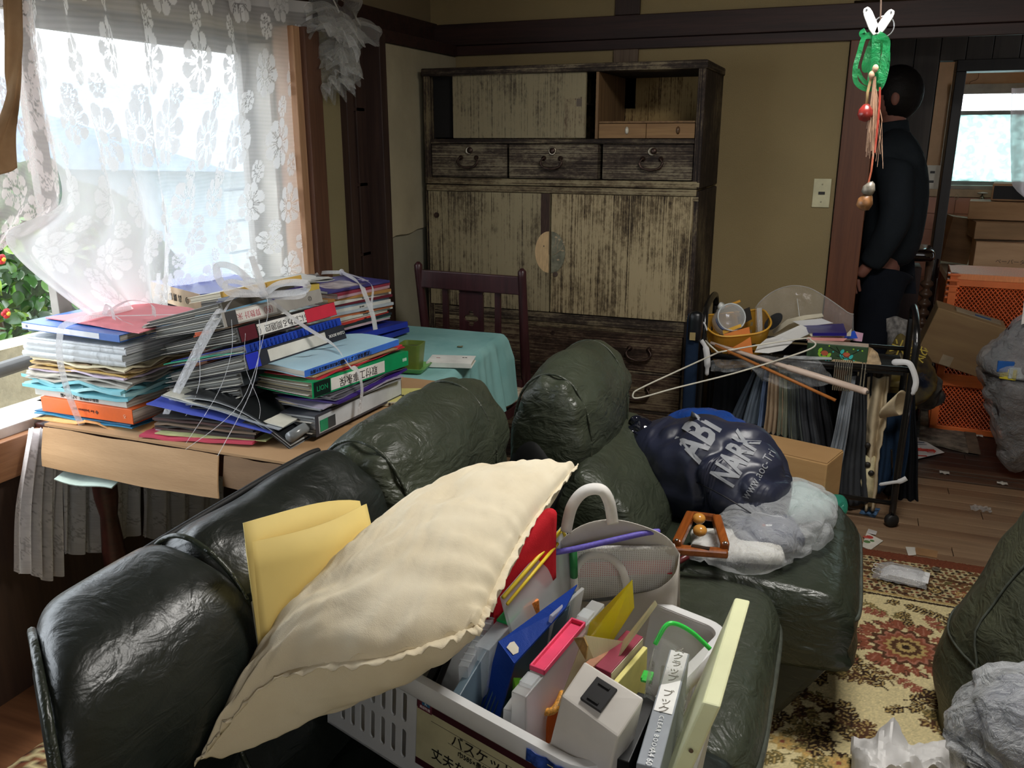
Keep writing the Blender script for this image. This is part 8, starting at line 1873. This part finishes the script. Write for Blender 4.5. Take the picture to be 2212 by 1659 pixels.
# grey bags in the hall
GF = mat_film('grey_bag_film', '#b5b5b8', .62, .3, 14, .8, .3, .35)
T(blob([px(2030, 870, Z=.05), px(2080, 860, Z=.08), px(2140, 862, Z=.08), px(2195, 880, Z=.05)], [(.04, .03), (.13, .07), (.14, .07), (.04, .03)], 60, 40, .012, 9, 21, .008, .4).build('grey_bag', GF, None, smooth=True), 'flat grey-white plastic bag lying on the dark hall floor', 'bag')
db = thing('rubbish_bag', 'clear rubbish bag of dark and coloured scraps at the right edge of the hall', 'bag', (0, 0, 0))
c0 = px(2215, 790, Y=3.98)
blob([c0+Vector((0.03, 0, .05-c0.z)), c0+Vector((-.01, 0, -.08)), c0+Vector((0, 0, .08)), c0+Vector((.02, 0, .22))], [(.07, .07), (.15, .13), (.12, .12), (.05, .05)], 60, 50, .02, 10, 31, .010, .4).build('contents', mat('dark_red_contents', '#4a3236', .5, var=.8, vs=14, col2='#14141a'), db, smooth=True)
blob([c0+Vector((0.03, 0, .04-c0.z)), c0+Vector((-.01, 0, -.08)), c0+Vector((0, 0, .08)), c0+Vector((.02, 0, .25))], [(.09, .09), (.175, .155), (.14, .14), (.06, .06)], 60, 50, .02, 12, 33, .012, .4).build('film', mat_film('rubbish_film', '#e6e8ea', .28, .1, 26, 1.0, .5, .15), db, smooth=True)
for (x, y, c_, rz) in ((2172, 792, '#1f5fb0', .1), (2196, 806, '#c9d6da', .3), (2178, 808, '#d9c93a', -.3)): P = px(x, y, Y=3.84); MB().box(tuple(P), (.06, .012, .045), None, rz).build('scrap', C(c_, .5), db, bev=.002)
P = px(2208, 670, Y=3.9); T(MB().sheet(lambda u, v: (P.x+.02+(u-.5)*.035, P.y+(v-.5)*.03, P.z+(v-.5)*.10+.01*nz((u*3, v*3, 0), 1, 2)), 5, 5, .003).build('white_carton', C('#d6d2cc', .7), db), 'x', 'x') and None
o = SC.objects['white_carton']; del o['category']; o['label'] = 'crumpled white carton on top of the bag'
# newspapers and sacks behind the rack
np_ = thing('feed_sack', 'yellow and navy printed sack slumped behind the rack in the doorway', 'bag', (0, 0, 0))
blob([px(1960, 890, Y=3.98), px(1965, 830, Y=4.0), px(1955, 770, Y=4.02), px(1945, 720, Y=4.04)], [(.05, .06), (.13, .08), (.12, .07), (.04, .03)], 50, 40, .014, 9, 44, .010, .35).build('sack', mat('sack_print', '#8d7a35', .5, var=.3, vs=9, col2='#1a2338'), np_, smooth=True)
text('米袋', .075, C('#c9b24a', .6), np_, TR(tuple(px(1962, 760, Y=3.90)), (PI/2, .25, -.1))); text('増量 楽', .04, C('#1c2438', .6), np_, TR(tuple(px(1965, 805, Y=3.895)), (PI/2, .3, -.1)))
T(blob([px(2040, 860, Y=4.25), px(2000, 850, Y=4.22), px(1985, 820, Y=4.2), px(1975, 800, Y=4.2)], [(.05, .05), (.09, .08), (.08, .07), (.03, .03)], 40, 32, .012, 12, 51, .01, .35).build('printed_sack', mat('dark_sack', '#6b665a', .5, var=.6, vs=20, col2='#22252c'), None, smooth=True), 'dark printed packaging heaped right of the feed sack', 'bag')
nwp = thing('newspaper', 'crumpled grey newspaper sheet standing behind the feed sack', 'newspaper', (0, 0, 0))
MB().grid(lambda u, v: px(1915+62*u-14*v*0, 682+95*v+22*abs(u-.3), Y=4.12+.04*nz((u*4, v*4, 0), 1, 2)), 12, 12).build('sheet', mat('newsprint', '#8e8b88', .8, var=.3, vs=60), nwp, smooth=True, solid=.003)
T(MB().grid(lambda u, v: px(1968+22*u+ -22*v, 398+118*v+6*math.sin(u*9), Y=4.55+.02*nz((u*4, v*6, 0), 1, 3)), 8, 18).build('plastic_roll', mat_film('mauve_film', '#8b7b7c', .55, .25, 30, 1.0, .3, .2), None, smooth=True), 'mauve-grey strip of plastic sheet leaning on the dark panelling', 'film')
# ---------------- bottom right bags
wpb = thing('white_bag', 'crumpled white paper bag at the bottom of the picture on the rug', 'bag', (0, 0, 0))
def wbf(u, v):
    P = px(1838+250*u, 1600+110*v, Z=.05+.10*math.sin(PI*min(1, v*.9+.1))*math.sin(PI*u)**.5); k = nz((u*5, v*5, 0), 1, 6)+.5*abs(nz((u*11, v*11, 0), 1, 3)); P.z += .035*k+(.06 if .22 < u < .5 and v < .35 else 0)*(1-abs(u-.34)/.16)*(1-v/.35); return P
MB().grid(wbf, 44, 30).build('crumpled_paper', mat('white_crumple', '#dedcda', .6, var=.04, bs=.6, bscale=25), wpb, smooth=False, auto=28)
cb2 = thing('dark_bag', 'clear plastic bag holding crumpled dark cloth at the lower right corner', 'bag', (0, 0, 0))
c1 = px(2230, 1600, Z=.34)
blob([c1+Vector((.0, .05, -.22)), c1+Vector((-.0, .0, -.08)), c1+Vector((.01, -.0, .04)), c1+Vector((.05, .02, .12))], [(.07, .07), (.115, .11), (.11, .10), (.05, .05)], 60, 50, .016, 12, 61, .010, .35).build('cloth', mat('dark_cloth_mix', '#5b6070', .7, var=.7, vs=12, col2='#1b1d24'), cb2, smooth=True)
blob([c1+Vector((.0, .05, -.24)), c1+Vector((-.0, .0, -.08)), c1+Vector((.01, -.0, .05)), c1+Vector((.07, .02, .16))], [(.09, .09), (.135, .13), (.13, .12), (.05, .05)], 60, 50, .016, 14, 63, .012, .35).build('film', mat_film('clear_bag_film', '#eceff2', .22, .08, 24, 1.0, .5, .15), cb2, smooth=True)
